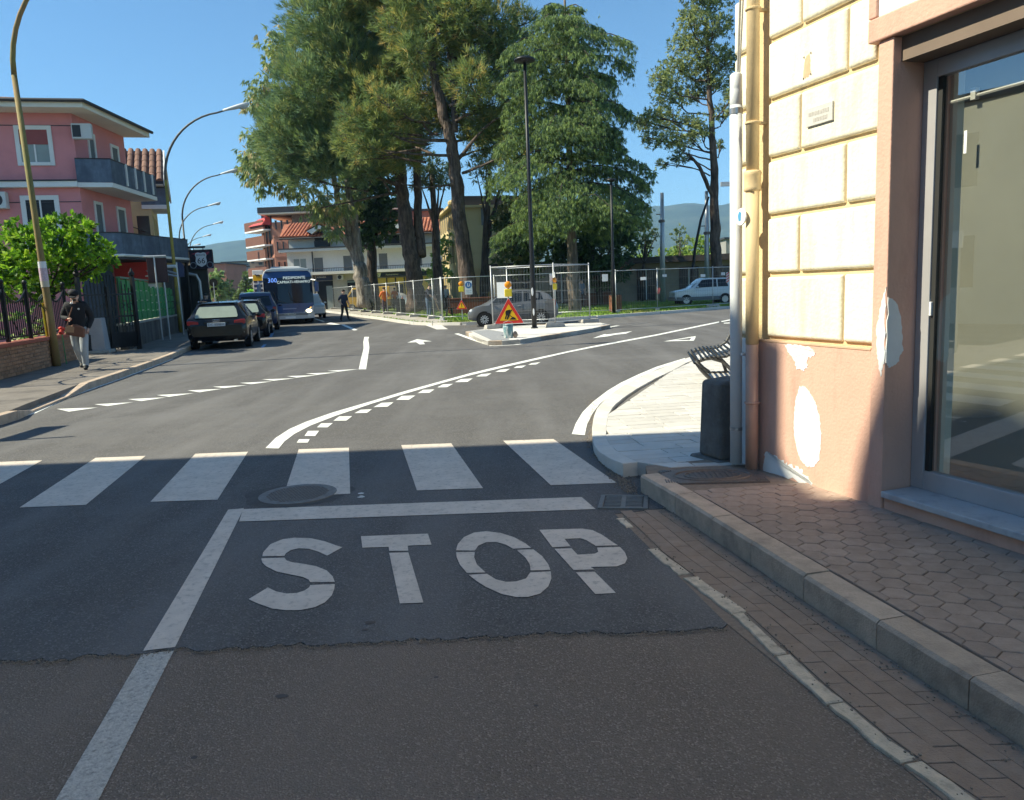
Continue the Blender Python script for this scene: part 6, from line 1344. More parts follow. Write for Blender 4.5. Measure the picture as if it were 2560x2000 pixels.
def warn_lamp(label, p, zc_, s=1.0, rz=0):
    t = thing('warning_lamp', label, 'lamp', (p[0],p[1],zc_), rz, 'amber site lamps', s)
    MB().box(-.095,.095,-.05,.05,-.20,.0).build('battery_box', mat('lamp_yellow',(.82,.62,.05),.5,.06), t, .02); MB().lathe([(.001,-.06),(.06,-.055),(.09,-.03),(.09,.03),(.06,.055),(.001,.06)],20,(0,0,.10),axis='y').build('lens', mat('amber_lens',(.85,.30,.01),.2,.1,30,coat=.5), t, smooth=True)
    MB().box(-.03,.03,.05,.08,-.2,.12).build('hook', M_GALV, t); return t
warn_lamp('amber warning lamp with yellow box above the roadworks sign', (at(1270,718,Y1+.06).x,Y1+.06), at(1270,722,Y1).z, 1.15)
warn_lamp('amber warning lamp seen sideways on the middle island fence post', (1.60,26.50), at(1392,708,26.5).z, 1.05, rad(70))
MB().tube([(0,.065,-.9),(0,.065,.1)],.022,8).build('pole', M_GALV, bpy.data.objects['warning_lamp'])
Y2 = 35.6; s2 = thing('warning_sign','small triangular sign with exclamation mark at the park corner','sign',(at(1156,800,Y2).x,Y2,.0),rad(-6)); z0 = at(1156,773,Y2).z; wS2=.50
MB().prism(tri(wS2,z0),-.006,.006,'y').build('white_rim', M_SWHT, s2); MB().prism(tri(wS2,z0,.03),-.010,-.0062,'y').build('red_border', M_SRED, s2); MB().prism(tri(wS2,z0,.36),-.014,-.0102,'y').build('yellow_field', M_SYEL, s2)
MB().prism([(-.018,z0+.27),(.018,z0+.27),(.010,z0+.13),(-.010,z0+.13)],-.018,-.0142,'y').build('exclamation_bar', M_SBLK, s2); MB().box(-.012,.012,-.018,-.0142,z0+.09,z0+.112).build('exclamation_dot', M_SBLK, s2)
MB().box(-.018,.018,.01,.045,0,z0+.9).build('post', M_GALV, s2); MB().box(-.22,.22,-.12,.18,0,.08).build('stand', M_BLOCK, s2, .02)
warn_lamp('amber warning lamp above the small exclamation sign', (at(1153,715,Y2).x,Y2-.1), at(1153,716,Y2).z, 1.2)
s3 = thing('pedestrian_sign','white board with round blue walking figures sign on the corner fence','sign',(at(1172,735,36.25).x,36.25,0),0); zt3,zb3 = at(1172,702,36.25).z, at(1172,736,36.25).z
MB().box(-.17,.17,-.008,.008,zb3,zt3).build('board', M_SWHT, s3); zc3 = zt3-.19
MB().lathe([(.001,-.013),(.15,-.013),(.15,-.0082),(.001,-.0082)],24,(0,0,zc3),axis='y').build('blue_disc', M_SBLU, s3)
for dx,sc_ in ((-.035,1.0),(.05,.8)):
    MB().prism([(dx+x*sc_,zc3+z*sc_) for x,z in ((-.01,.05),(.02,.05),(.025,-.01),(.05,-.09),(.03,-.09),(.008,-.03),(-.02,-.09),(-.045,-.09),(-.012,-.02))],-.016,-.0132,'y').build('walker', M_SWHT, s3); MB().lathe([(.001,-.016),(.017*sc_,-.016),(.017*sc_,-.0132),(.001,-.0132)],10,(dx+.005,0,zc3+.075*sc_),axis='y').build('walker_head', M_SWHT, s3)
text_mesh('lettering','PEDONI',.075,mat('sign_grey_ink',(.22,.26,.32),.6,.05),s3,Matrix.Translation((0,-.009,zb3+.16))@FRONT); text_mesh('lettering','A SINISTRA',.05,MATS['sign_grey_ink'],s3,Matrix.Translation((0,-.009,zb3+.07))@FRONT)
def board(name,label,pa,pb,Y,m=M_SWHT,cat='sign',group=None,rz=0.0,th=.006):
    a,b = at(*pa,Y),at(*pb,Y); t = thing(name,label,cat,((a.x+b.x)/2,Y,0),rz,group); w=(b.x-a.x)/2; z0,z1 = sorted((a.z,b.z))
    MB().box(-w,w,-th,th,z0,z1).build('board', m, t, .004); return t,w,z0,z1
board('blank_sign_board','blank white board with rounded corners hung on the island fence',(1241,706),(1280,744),27.05,rz=rad(-14))
for lb,pa,pb,Y,rz in (('white paper notice tied to the middle island fence post',(1373,685),(1386,712),26.62,rad(20)),('torn white paper notice on the lawn fence before the red planter',(1505,686),(1520,703),36.2,0),('small white notice plate on the fence before the low building',(1601,693),(1616,700),36.4,0),('small white notice plate left of the boxy white car',(1655,686),(1668,692),37.3,rad(20)),('small white notice plate above the boxy white car bonnet',(1750,686),(1765,692),38.3,rad(25)),('small white notice plate above the boxy white car roof',(1801,681),(1814,688),39.2,rad(30))):
    board('paper_notice',lb,pa,pb,Y,M_SWHT,'notice','notices on the site fences',rz,.003)
t_,w_,z0_,z1_ = board('hazard_board','red and white striped hazard board on the fence beside the corner building',(1814,681),(1824,707),39.7,M_SWHT,rz=rad(30))
for k in range(4): MB().prism([(-w_,z0_+k*.13+.0),(w_,z0_+k*.13+.10),(w_,z0_+k*.13+.165),(-w_,z0_+k*.13+.065)],-.009,-.0065,'y').build('red_stripe', M_SRED, t_)
rt_ = thing('red_tape','scrap of red and white barrier tape knotted on the fence post','tape',(at(1646,730,37.0).x,36.95,0)); zz = at(1646,735,37).z
MB().prism([(-.06,zz),(.05,zz+.03),(.09,zz+.25),(.02,zz+.30),(-.05,zz+.22)],-.012,.012,'y').build('knot', mat('tape_red',(.62,.16,.14),.6,.25,20), rt_)
# ---- paint bucket and stone
bk = thing('paint_bucket','blue-grey paint bucket with white drips on the traffic island','bucket',(at(1271,840,21.95).x,21.95,.112))
M_BUCK = mat('bucket_blue',(.13,.26,.29),.5,.25,6,col2=(.62,.64,.62),c2lo=.52,c2hi=.6,c2scale=7,c2stretch=(1,1,.35)); MB().lathe([(.12,0),(.128,.02),(.142,.30),(.142,.36)],28).build('pail', M_BUCK, bk, smooth=True); MB().lathe([(.150,.36),(.152,.375),(.148,.39),(.135,.39)],28).build('rim', M_BUCK, bk)
MB().tube([(-.145,0,.34),(-.12,-.02,.44),(0,-.04,.48),(.12,-.02,.44),(.145,0,.34)],.006,6).build('handle', M_GALV, bk)
stn = thing('loose_stone','rough brown stone lying beside the paint bucket','stone',(at(1288,838,21.9).x,21.9,.112)); MB().ball((0,0,.09),(.07,.06,.10),9,7).build('stone', mat('brown_stone',(.25,.20,.16),.9,.25,12,.5,30), stn)
# ---- black park lamps
def park_lamp(label, x, y, H, head=.34, z=.112):
    t = thing('park_lamp_post', label, 'street lamp', (x,y,z), 0, 'black lamp posts')
    MB().tube([(0,0,0),(0,0,1.4),(0,0,H*.55),(0,0,H)],[.085,.085,.062,.05],14).build('post', M_BLACKM, t, smooth=True); MB().lathe([(.12,0),(.12,.03),(.09,.05)],16).build('base_ring', M_BLACKM, t)
    MB().lathe([(.04,H-.02),(.10,H+.01),(head,H+.05),(head*1.02,H+.10),(head*.75,H+.15),(.05,H+.17)],28).build('lamp_head', M_BLACKM, t, smooth=True); MB().lathe([(.001,H+.035),(head*.72,H+.040),(head*.72,H+.046)],24).build('diffuser', M_SWHT, t); return t
pl1 = park_lamp('tall black lamp post with flat round head on the traffic island',.86,26.35,at(1305,150,26.35).z-.2)
MB().ball((-.03,-.088,at(1327,738,26.3).z),(.035,.012,.14),10,8).build('white_tag', M_SWHT, pl1); MB().ball((-.01,-.088,.55),(.03,.012,.12),10,8).build('lower_tag', M_SWHT, pl1)
park_lamp('shorter black lamp post before the wooden litter bin',at(1535,785,35.6).x,35.6,at(1536,452,35.6).z-.15,.22,.1)
# ---- curved steel street lamps along the far kerb
def lamp_mesh():
    t = thing('street_lamp','x','street lamp',(0,0,0),0,'curved steel street lamps'); H = 6.6; pts=[(0,0,0),(0,0,1.2),(0,0,3.0),(0,0,H)]; rr=[.088,.084,.068,.058]
    for i in range(1,13):
        a = math.pi/2*i/12*.93; pts.append((2.75*(1-math.cos(a)),0,H+2.75*math.sin(a))); rr.append(.058-.02*i/12)
    x,_,z = pts[-1]; pts.append((x+.35,0,z+.09)); rr.append(.036)
    return t, pts, rr
M_RUST = mat('rusty_yellow_steel',(.27,.175,.075),.75,.2,3,.3,40,col2=(.22,.20,.06),c2lo=.4,c2hi=.6,c2scale=.9,c2stretch=(1,1,.5)); M_STEEL2 = mat('dark_steel',(.10,.10,.10),.55,.2,2,metal=.3); M_YELP = mat('faded_yellow_steel',(.34,.26,.05),.65,.2,3,col2=(.16,.14,.07),c2scale=1.0)
lamp_pos = [(-10.78,18.55,M_RUST,'rusty curved street lamp post with paper notices, beside the smoking man'),(-14.6,34.9,M_YELP,'yellowish curved street lamp beside the brown panel signpost'),(-21.0,52.2,M_STEEL2,'dark curved street lamp next to the motorway shield sign'),(-28.4,69.5,M_STEEL2,'third curved street lamp beyond the black estate car'),(-34.3,86.5,M_STEEL2,'fourth curved street lamp further up the street'),(-41.8,103,M_STEEL2,'fifth curved street lamp far up the street'),(-49.6,119.5,M_STEEL2,'last curved street lamp before the brick hall')]
for i,(x,y,m_,lb) in enumerate(lamp_pos):
    t,pts,rr = lamp_mesh(); t.location=(x,y,.12); t['label']=lb; t.rotation_euler=(0,rad(-1.2) if i==0 else 0,rad(4))
    MB().tube(pts[:4],rr[:4],14).build('post', m_, t, smooth=True); MB().tube(pts[3:],rr[3:],14).build('arm', M_STEEL2 if i else M_RUST, t, smooth=True); hx,_,hz = pts[-1]
    hd = MB(); hd.v=[]; R_=[]
    prof_=[(-.1,.05,.05),(.15,.07,.07),(.45,.13,.09),(.75,.16,.10),(.95,.12,.08),(1.02,.03,.03)]
    for k,(dx,wy,wz) in enumerate(prof_):
        for j in range(12):
            a = 2*math.pi*j/12; hd.v.append((hx+dx,wy*math.cos(a),hz+dx*.22+.02+wz*math.sin(a)))
    for k in range(len(prof_)-1):
        for j in range(12): hd.f.append((k*12+j,k*12+(j+1)%12,(k+1)*12+(j+1)%12,(k+1)*12+j)); hd.m.append(0)
    hd.f += [tuple(range(11,-1,-1)),tuple(range(60,72))]; hd.m += [0,0]
    hd.build('lamp_head', mat('lamp_head_grey',(.60,.61,.62),.45,.06), t, smooth=True)
    MB().ball((hx+.75,0,hz+.12),(.22,.12,.10),12,8).build('lens', mat('lamp_lens',(.45,.46,.45),.2,.08), t, smooth=True)
    if i == 0:
        for z0_,z1_,m2 in ((2.05,2.45,M_SWHT),(2.0,2.3,mat('notice_pink',(.55,.42,.47),.7,.3,30)),(1.86,2.0,mat('tape_pale',(.55,.50,.40),.7,.1))):
            w0=.089 if m2 is not M_SWHT else .087; MB().tube([(0,0,z0_),(0,0,z1_)],w0 if m2 is not MATS.get('notice_pink') else .090,14).build('paper_notice', m2, t)
        MB().tube([(-.05,-.10,1.7),(-.12,-.15,1.6),(-.10,-.13,1.45),(-.02,-.11,1.3)],.012,5).build('loose_cable', M_BLACKM, t); MB().box(-.13,-.10,-.06,.06,.2,1.5).build('cable_cover', MATS['lamp_yellow'], t)
# ---- signposts on the far pavement
sp = thing('brown_panel_signpost','brown advertising panel on two pale posts beside the concrete wall','signpost',(at(410,830,29).x,29,.12),rad(12))
zt_,zb_ = at(410,640,29).z-.12, at(410,706,29).z-.12
MB().box(-.34,.34,-.03,.03,zb_,zt_-.05).build('panel', mat('brown_panel',(.07,.03,.028),.6,.2,3), sp, .01); MB().tube([(-.42,-.05,zt_),(.34,-.05,zt_)],.035,8).build('top_bar', M_GALV, sp)
for x in (-.06,.20): MB().tube([(x,-.06,0),(x,-.06,zt_ if x<0 else zb_)],.03,8).build('post', M_GALV, sp)
bs = thing('blue_sign_back','dark blue board sign on a pale pole next to the yellowish street lamp','signpost',(at(456,800,32.5).x,32.5,.12),rad(12)); zt_=at(458,655,32.5).z-.12; zb_=at(458,692,32.5).z-.12
MB().tube([(0,0,0),(0,0,zt_)],.03,8).build('post', M_GALV, bs); MB().prism([(.03,zb_),(.25,zb_),(.27,zt_-.15),(.15,zt_),(.03,zt_)],-.015,.015,'y').build('board', M_NAVY, bs)
# ---- hanging route sign
rs = thing('hanging_shield_sign','black hanging sign with white highway shield reading 66 on a bracket','sign',(at(508,690,38).x,38,0),rad(3)); a,b = at(478,627,38),at(539,670,38); wv=(b.x-a.x)/2; zc=(a.z+b.z)/2; hv=(a.z-b.z)/2
MB().box(-wv,wv,-.06,.06,zc-hv,zc+hv).build('board', mat('sign_night',(.012,.010,.022),.4,.3,4,col2=(.16,.03,.05),c2lo=.56,c2hi=.7,c2scale=3), rs)
MB().box(-wv*1.02,wv*1.02,-.075,-.055,zc+hv,zc+hv+.03).build('frame', M_BLACKM, rs)
shp=[(-.22,.28),(-.12,.31),(0,.28),(.12,.31),(.22,.28),(.25,.20),(.22,.08),(.25,-.08),(.20,-.22),(.08,-.29),(0,-.33),(-.08,-.29),(-.20,-.22),(-.25,-.08),(-.22,.08),(-.25,.20)]
sv = hv/.40; MB().prism([(x*sv,zc+z*sv) for x,z in shp],-.075,-.062,'y').build('shield', M_SWHT, rs)
text_mesh('shield_number','66',.36*sv,M_SBLK,rs,Matrix.Translation((0,-.078,zc-.07*sv))@FRONT); text_mesh('shield_word','ROUTE',.12*sv,M_SBLK,rs,Matrix.Translation((0,-.078,zc+.19*sv))@FRONT)
MB().prism([(-wv*.8,zc+hv*.62),(-wv*.3,zc+hv*.80),(wv*.3,zc+hv*.66),(wv*.75,zc+hv*.82),(wv*.6,zc+hv*.5),(-wv*.2,zc+hv*.55)],-.068,-.062,'y').build('red_script', mat('neon_red_print',(.40,.05,.09),.5,.3,30), rs)
for sx in (-1,1): MB().tube([(sx*wv*.72+.14*math.cos(q),-.068,zc-hv*.62+.14*math.sin(q)) for q in [6.283*k/16 for k in range(17)]],.02,5).build('wheel_print', MATS['sign_grey_ink'], rs)
MB().tube([(-wv*1.35,0,zc+hv+.16),(wv*.4,0,zc+hv+.16)],.05,8).build('bracket', M_BLACKM, rs)
for x in (-wv*.6,wv*.2): MB().tube([(x,0,zc+hv),(x,0,zc+hv+.16)],.02,6).build('hanger', M_BLACKM, rs)
MB().tube([(-wv*1.35,0,0),(-wv*1.35,0,zc+hv+.6)],.07,10).build('post', M_BLACKM, rs)
# ---- round back of a no-entry style sign and fuel station totem
ns = thing('round_sign','round traffic sign seen from behind on a grey post beyond the parked cars','signpost',(at(537,740,62).x,62,.0)); zq=at(537,706,62).z; MB().tube([(0,0,0),(0,0,zq)],.04,8).build('post', M_GALV, ns); MB().lathe([(.001,-.02),(.32,-.02),(.32,.0),(.001,.0)],24,(0,0,zq),axis='y').build('disc', M_SBLK, ns); MB().box(-.26,.26,-.02,0,zq-.62,zq-.40).build('plate', M_SBLK, ns)
es_ = thing('fuel_station_totem','white fuel station price totem with yellow square and black beast emblem','sign',(at(646,700,72).x,72,0)); q1=at(632,676,72); q2=at(663,736,72); w=(q2.x-q1.x)/2; zt_,zb_=q1.z,q2.z
MB().box(-w,w,-.15,.15,zb_,zt_).build('panel', M_SWHT, es_, .03); zy=at(646,702,72).z; MB().box(-w*.92,w*.92,-.17,-.151,zy,zy+(zt_-zy)*.55).build('yellow_square', M_SYEL, es_)
zc=zy+(zt_-zy)*.48; k=w*.55
MB().prism([(x*k,zc+z*k) for x,z in ((-1,.35),(-.75,.6),(-.4,.35),(.5,.35),(.85,.15),(1.1,-.3),(.9,-.25),(.75,.0),(.7,-.5),(.58,-.5),(.55,-.05),(.35,-.05),(.3,-.5),(.18,-.5),(.15,-.05),(-.2,-.05),(-.25,-.5),(-.38,-.5),(-.4,0),(-.7,.1))],-.19,-.171,'y').build('beast_emblem', M_SBLK, es_)
for r_ in range(3):
    for c_ in (-1,1): MB().box(min(c_*.08,c_*w*.85),max(c_*.08,c_*w*.85),-.165,-.151,zb_+.25+r_*.42,zb_+.50+r_*.42).build('price_field', M_NAVY, es_)
for sx in (-1,1): MB().box(sx*w*.7-.08,sx*w*.7+.08,-.08,.08,0,zb_).build('leg', M_SWHT, es_)
# ---- utility poles
def upole(label,pb,pt,Y,r,m=None,name='utility_pole'):
    a,b = at(*pb,Y),at(*pt,Y); t = thing(name,label,'pole',(a.x,Y,.05)); MB().tube([(0,0,0),((b.x-a.x)*.5,0,(b.z-.05)*.5),(b.x-a.x,0,b.z-.05)],[r,r*.85,r*.6],12).build('shaft', m or M_GALV, t, smooth=True); return t
up1 = upole('tall grey utility pole before the low building',(1657,768),(1655,482),52,.19); up2 = upole('grey utility pole close beside the tall bare trunk',(1768,765),(1766,478),50,.17)
for t,z in ((up1,5.2),(up2,4.2)): MB().lathe([(.16,0),(.21,.02),(.21,.16),(.16,.18)],14,(0,0,z)).build('band', M_IRON, t); MB().box(-.35,.05,-.03,.03,z+.5,z+.56).build('cross_arm', M_IRON, t)
lp_ = thing('leaning_pole','thin black pole curving towards the tall tree trunk','pole',(at(1727,766,49).x,49,.1)); pts=[at(1727,766,49),at(1730,690,49),at(1738,620,49),at(1752,550,49),at(1772,492,49)]; MB().tube([tuple(Vector(p)-Vector(lp_.location)) for p in pts],[.11,.10,.09,.08,.06],10).build('shaft', M_BLACKM, lp_, smooth=True)
up3 = thing('bracket_arm','short grey bracket arm sticking out at the building corner','bracket',(at(1832,462,30).x,30,at(1820,460,30).z)); MB().box(-.45,.3,-.05,.05,-.08,.08).build('arm', M_GALV, up3)
# ---- park benches, litter bins, planters
def bench(label, x, y, rz, m=M_BLACKM, z=.1):
    t = thing('park_bench', label, 'bench', (x,y,z), rz, 'black park benches')
    for i in range(6): MB().box(-.85,.85,-.24+i*.085,-.18+i*.085,.42,.45).build('seat_slat', m, t)
    for i in range(6): MB().box(-.85,.85,.27+i*.02,.295+i*.02,.50+i*.075,.555+i*.075).build('back_slat', m, t)
    for x_ in (-.6,.6):
        MB().prism([(-.26,0),(-.18,0),(-.08,.41),(.22,.41),(.30,0),(.38,0),(.30,.44),(.44,.95),(.38,.96),(.25,.46),(-.24,.42)],x_-.03,x_+.03,'x').build('leg', m, t)
    return t
bench('black park bench behind the mesh fence by the man with the shovel',at(1101,775,41.5).x,41.5,rad(150)); bench('black park bench near the worker in the orange vest',at(985,765,53).x,53,rad(160)); bench('black park bench beside the eucalyptus trunk',at(940,768,55.5).x,55.5,rad(100))
def bin_(label, x, y, h=.75, m=None):
    t = thing('litter_bin', label, 'bin', (x,y,.1), 0, 'park litter bins'); MB().lathe([(.26,.06),(.26,h),(.27,h+.03)],20).build('liner', M_BLACKM, t); mm = m or mat('bin_wood',(.24,.10,.055),.75,.2,6,rnd=.2)
    for k in range(14):
        a = 2*math.pi*k/14; MB().box(-.045,.045,.27,.295,.08,h-.02).xf(Matrix.Rotation(a,4,'Z')).build('slat', mm, t)
    return t
bin_('wooden slatted litter bin behind the short black lamp post',at(1543,795,36.8).x,37.3,.85); bin_('dark litter bin between the orange vest worker and the thick pine',at(1002,770,50).x,50,.9,M_BLACKM)
def planter(label,pa,pb,Y,h,rz=0):
    a,b = at(*pa,Y),at(*pb,Y); t = thing('planter_wall',label,'planter',((a.x+b.x)/2,Y,.1),rz,'rust-red planter walls'); w=(b.x-a.x)/2; mm = mat('corten',(.15,.055,.035),.8,.2,4,col2=(.10,.04,.03),c2scale=2)
    MB().box(-w,w,0,1.2,0,h).build('box', mm, t, .01); MB().box(-w-.03,w+.03,-.03,1.23,h+.002,h+.05).build('rim', mm, t); return t
planter('rust-red planter wall behind the blue walking figures sign',(1120,770),(1240,765),44,.85); planter('dark red planter wall beyond the island fence',(1430,760),(1530,757),50,.75)
# bench on the white corner pavement
q_ = at(1740,908,10.9)
cb = thing('slatted_bench','dark metal slatted bench with curved seat on the white corner pavement','bench',(q_.x,q_.y,.045),rad(-100))
prf = [(-.02,.33),(.03,.365),(.09,.39),(.15,.405),(.21,.412),(.27,.412),(.33,.41),(.39,.415),(.45,.43),(.51,.455),(.56,.50),(.60,.555),(.635,.615),(.665,.68),(.69,.745)]
for i,(yy,zz) in enumerate(prf): MB().box(-1.7,.05,yy-.014,yy+.014,zz-.012,zz+.012).build('seat_slat' if i < 10 else 'back_slat', M_BLACKM, cb, .004)
for x in (-.08,-1.55):
    MB().tube([(x,.0,.34),(x,.08,.22),(x,.20,.09),(x,.30,.015)],.028,8).build('leg', M_STEEL2, cb, smooth=True); MB().tube([(x,.06,.37),(x,.22,.385),(x,.38,.33),(x,.50,.20),(x,.56,.02)],.026,8).build('leg', M_STEEL2, cb, smooth=True)
    MB().tube([(x,.0,.33),(x,.2,.395),(x,.42,.405),(x,.56,.49),(x,.69,.74)],.022,8).build('side_frame', M_STEEL2, cb, smooth=True); MB().box(x-.025,x+.025,.26,.60,.0,.025).build('floor_bar', M_STEEL2, cb)
# ======================= garden wall, iron fence, gate, hedge on the far pavement =======================
M_BRICK = mat('small_brick',(.34,.19,.115),.9,.2,12,.3,80,rnd=.22); M_MORT = mat('mortar',(.22,.18,.145),.95,.1,20); M_COPE = mat('red_coping',(.33,.105,.07),.8,.15,5)
wa, wb_ = Vector(g(-90,975,.12)), Vector(g(192,899,.12)); dv = wb_-wa; L_ = dv.length
bw = thing('brick_garden_wall','low wall of small yellow-brown bricks with red coping carrying the iron fence','wall',(wa.x,wa.y,.12),math.atan2(dv.y,dv.x))
WH = .62; MB().box(0,L_,.01,.24,0,WH).build('core', M_MORT, bw); MB().box(-.03,L_+.04,-.05,.29,WH+.002,WH+.085).build('coping', M_COPE, bw, .01)
b0=None; nb_=0
for r_ in range(8):
    x = -.11*(r_%2)
    while x < L_-.05:
        x0 = max(0,x)+.006; x1 = min(L_,x+.225)-.006
        if x1-x0 > .05 and nb_ < 299:
            MB().box(x0,x1,-.012+RND.uniform(-.003,.003),.02,.012+r_*.0765,.012+r_*.0765+.064).build('brick', M_BRICK, bw); nb_ += 1
        x += .225
fz0 = .12+WH+.085
fe = thing('iron_fence','dark wrought iron fence with scalloped top rail on the brick wall','fence',(wa.x,wa.y,fz0),math.atan2(dv.y,dv.x))
npost = 5; bays = []
for i in range(npost+1):
    x = L_*i/npost; MB().box(x-.035,x+.035,.09,.16,0,1.22).build('post', M_BLACKM, fe); MB().ball((x,.125,1.26),.055,8,6).build('post_knob', M_BLACKM, fe)
    if i < npost:
        w = L_/npost; MB().tube([(x+w*k/10,.125,1.10-.28*math.sin(math.pi*k/10)) for k in range(11)],.022,6).build('scalloped_rail', M_BLACKM, fe); MB().box(x,x+w,.115,.135,.06,.10).build('bottom_rail', M_BLACKM, fe)
        nbar = 11
        for k in range(1,nbar):
            xx = x+w*k/nbar; MB().box(xx-.009,xx+.009,.116,.134,.06,1.10-.28*math.sin(math.pi*k/nbar)).build('bar', M_BLACKM, fe)
gs = thing('grey_gate_pillar','stubby grey concrete pillar between brick wall and iron gate','pillar',(*g(238,884,.12)[:2],.12),rad(12)); MB().hexa([(-.42,-.2,0),(.36,-.2,0),(.36,.3,0),(-.42,.3,0)],[(-.36,-.16,1.02),(.30,-.16,1.02),(.30,.26,1.02),(-.36,.26,1.02)]).build('block', mat('grey_concrete_block',(.36,.36,.38),.9,.12,4,.2,40), gs, .02); MB().box(-.5,.46,-.28,.38,0,.10).build('foot', M_BLOCK, gs, .02)
gt0, gt1 = g(262,884,.12), g(320,876,.12)
gt = thing('iron_gate','tall black wrought iron garden gate with curled top beside the grey pillar','gate',(-12.05,22.2,.12),math.atan2(1.5,.6))
for x in (0,.95,1.9): MB().box(x-.05,x+.05,-.05,.05,0,2.2 if x!=.95 else 1.9).build('post', M_BLACKM, gt)
for x0,x1,s in ((0.05,.90,1),(1.0,1.85,-1)):
    for k in range(8):
        xx = x0+(x1-x0)*k/7; MB().box(xx-.012,xx+.012,-.012,.012,.08,1.75+.5*math.sin(math.pi/2*(k/7 if s>0 else 1-k/7))).build('bar', M_BLACKM, gt)
    for z in (.1,1.0,1.65): MB().box(x0,x1,-.018,.018,z,z+.05).build('rail', M_BLACKM, gt)
    MB().box(x0,x1,-.008,.008,.12,.55).build('kick_plate', M_BLACKM, gt)
    for k in range(3):
        cx = x0+(x1-x0)*(k+.5)/3; MB().tube([(cx+.11*math.cos(q)*(1-q/9),0,1.32+.11*math.sin(q)*(1-q/9)) for q in [.5*j for j in range(14)]],.012,5).build('scroll', M_BLACKM, gt); MB().tube([(cx+.10*math.cos(q)*(1-q/9),0,.76+.10*math.sin(q)*(1-q/9)) for q in [.5*j for j in range(14)]],.012,5).build('scroll', M_BLACKM, gt)
for x in (0,1.9): MB().lathe([(.02,2.2),(.08,2.23),(.09,2.29),(.05,2.35),(.01,2.46)],10,(x,0,0)).build('finial', M_BLACKM, gt)
ga,gb_ = Vector(g(322,874,.12)), Vector(g(446,829,.12)); gd = gb_-ga; GL = gd.length
cwl = thing('concrete_garden_wall','stained grey concrete wall below the green plastic fence','wall',(ga.x,ga.y,.12),math.atan2(gd.y,gd.x)); MB().box(0,GL,0,.22,0,.72).build('wall', mat('stained_concrete',(.19,.175,.16),.95,.3,2,.3,30,col2=(.085,.078,.072),c2lo=.4,c2hi=.6,c2scale=1.2,c2stretch=(1,1,.2)), cwl); 
for i in range(6): MB().box(GL*i/6+.005,GL*(i+1)/6-.005,-.05,.27,.722,.79).build('coping', M_BLOCK, cwl, .01)
gf = thing('green_fence','green plastic fence panels on the concrete garden wall','fence',(ga.x,ga.y,.92),math.atan2(gd.y,gd.x)); M_GRN = mat('green_plastic',(.08,.30,.11),.5,.15,3,col2=(.05,.20,.075),c2scale=2)
npan = 11
for i in range(npan):
    x0,x1 = GL*i/npan, GL*(i+1)/npan; hh = 1.35 if i < 5 else 1.15
    for r_ in range(4): MB().box(x0+.03,x1-.03,.06+.02*(r_%2),.10,hh*r_/4+.02,hh*(r_+1)/4-.02).build('panel', M_GRN, gf)
    MB().box(x0-.02,x0+.02,.03,.13,0,hh+.03).build('post', M_GRN, gf); 
MB().box(-.02,GL*5/npan,.02,.14,1.36,1.41).build('top_rail', mat('pale_green',(.20,.28,.20),.6,.1), gf)
cp2 = thing('concrete_post','dark concrete gate post at the end of the green fence','post',(gb_.x-.15,gb_.y+.2,.12),rad(15)); MB().box(-.3,.3,0,.5,0,2.9).build('shaft', MATS['stained_concrete'], cp2, .02); MB().box(-.36,.36,-.06,.56,2.902,3.0).build('cap', M_BLOCK, cp2, .01)
# roller shutters and pipes of the shop beyond
sh = thing('shop_entrance','dark shop entrance with pale curved pipe frame beyond the green fence','shop front',(at(470,820,38).x,38,.1),rad(14)); MB().box(-.9,1.1,.3,.6,0,3.1).build('opening', M_DARK, sh); MB().tube([(.75,.1,0),(.72,.1,2.3),(.6,.1,2.6),(.2,.1,2.7)],.07,8).build('pipe_frame', M_GALV, sh); MB().box(-.6,-.2,.25,.29,1.6,2.3).build('poster', M_SWHT, sh)
# hedge over the fence
HG = [(20,640,60),(90,610,58),(160,590,55),(215,610,48),(250,640,36),(60,690,48),(130,670,52),(190,660,46),(20,720,40),(230,680,30),(265,650,22),(100,720,36),(-40,650,60),(170,710,26),(-60,700,60),(40,590,30),(120,570,26),(200,565,24)]
bush('hedge_bush','bright green leafy shrub spilling over the iron fence before the pink house',120,890,23.0,HG,[(.08,.15,.012),(.115,.19,.016),(.05,.10,.012),(.15,.215,.022),(.028,.06,.010)],230,9,.16,.045,M_DBARK,.10,'bush',None,.1,.45,.9)
bush('rose_bush','low garden shrubs with sparse leaves seen through the iron fence',70,900,20.5,[(10,860,32),(60,830,28),(110,820,26),(150,840,18),(30,800,26),(90,790,22),(-30,830,36)],[(.05,.10,.025),(.09,.13,.04),(.20,.22,.10)],120,8,.12,.04,M_DBARK,.03,'bush')
fl = thing('red_flower','red rose bloom sticking through the iron fence','flower',tuple(at(153,823,18.9)))
for k in range(9): MB().ball((RND.gauss(0,.03),RND.gauss(0,.03),RND.gauss(0,.05)),(.05,.05,.04),8,6).build('petal', mat('petal_red',(.60,.05,.03),.6,.15), fl, smooth=True)
MB().tube([(0,.05,-1.0),(0,.02,-.4),(0,0,0)],.012,5).build('stem', M_GRN, fl)
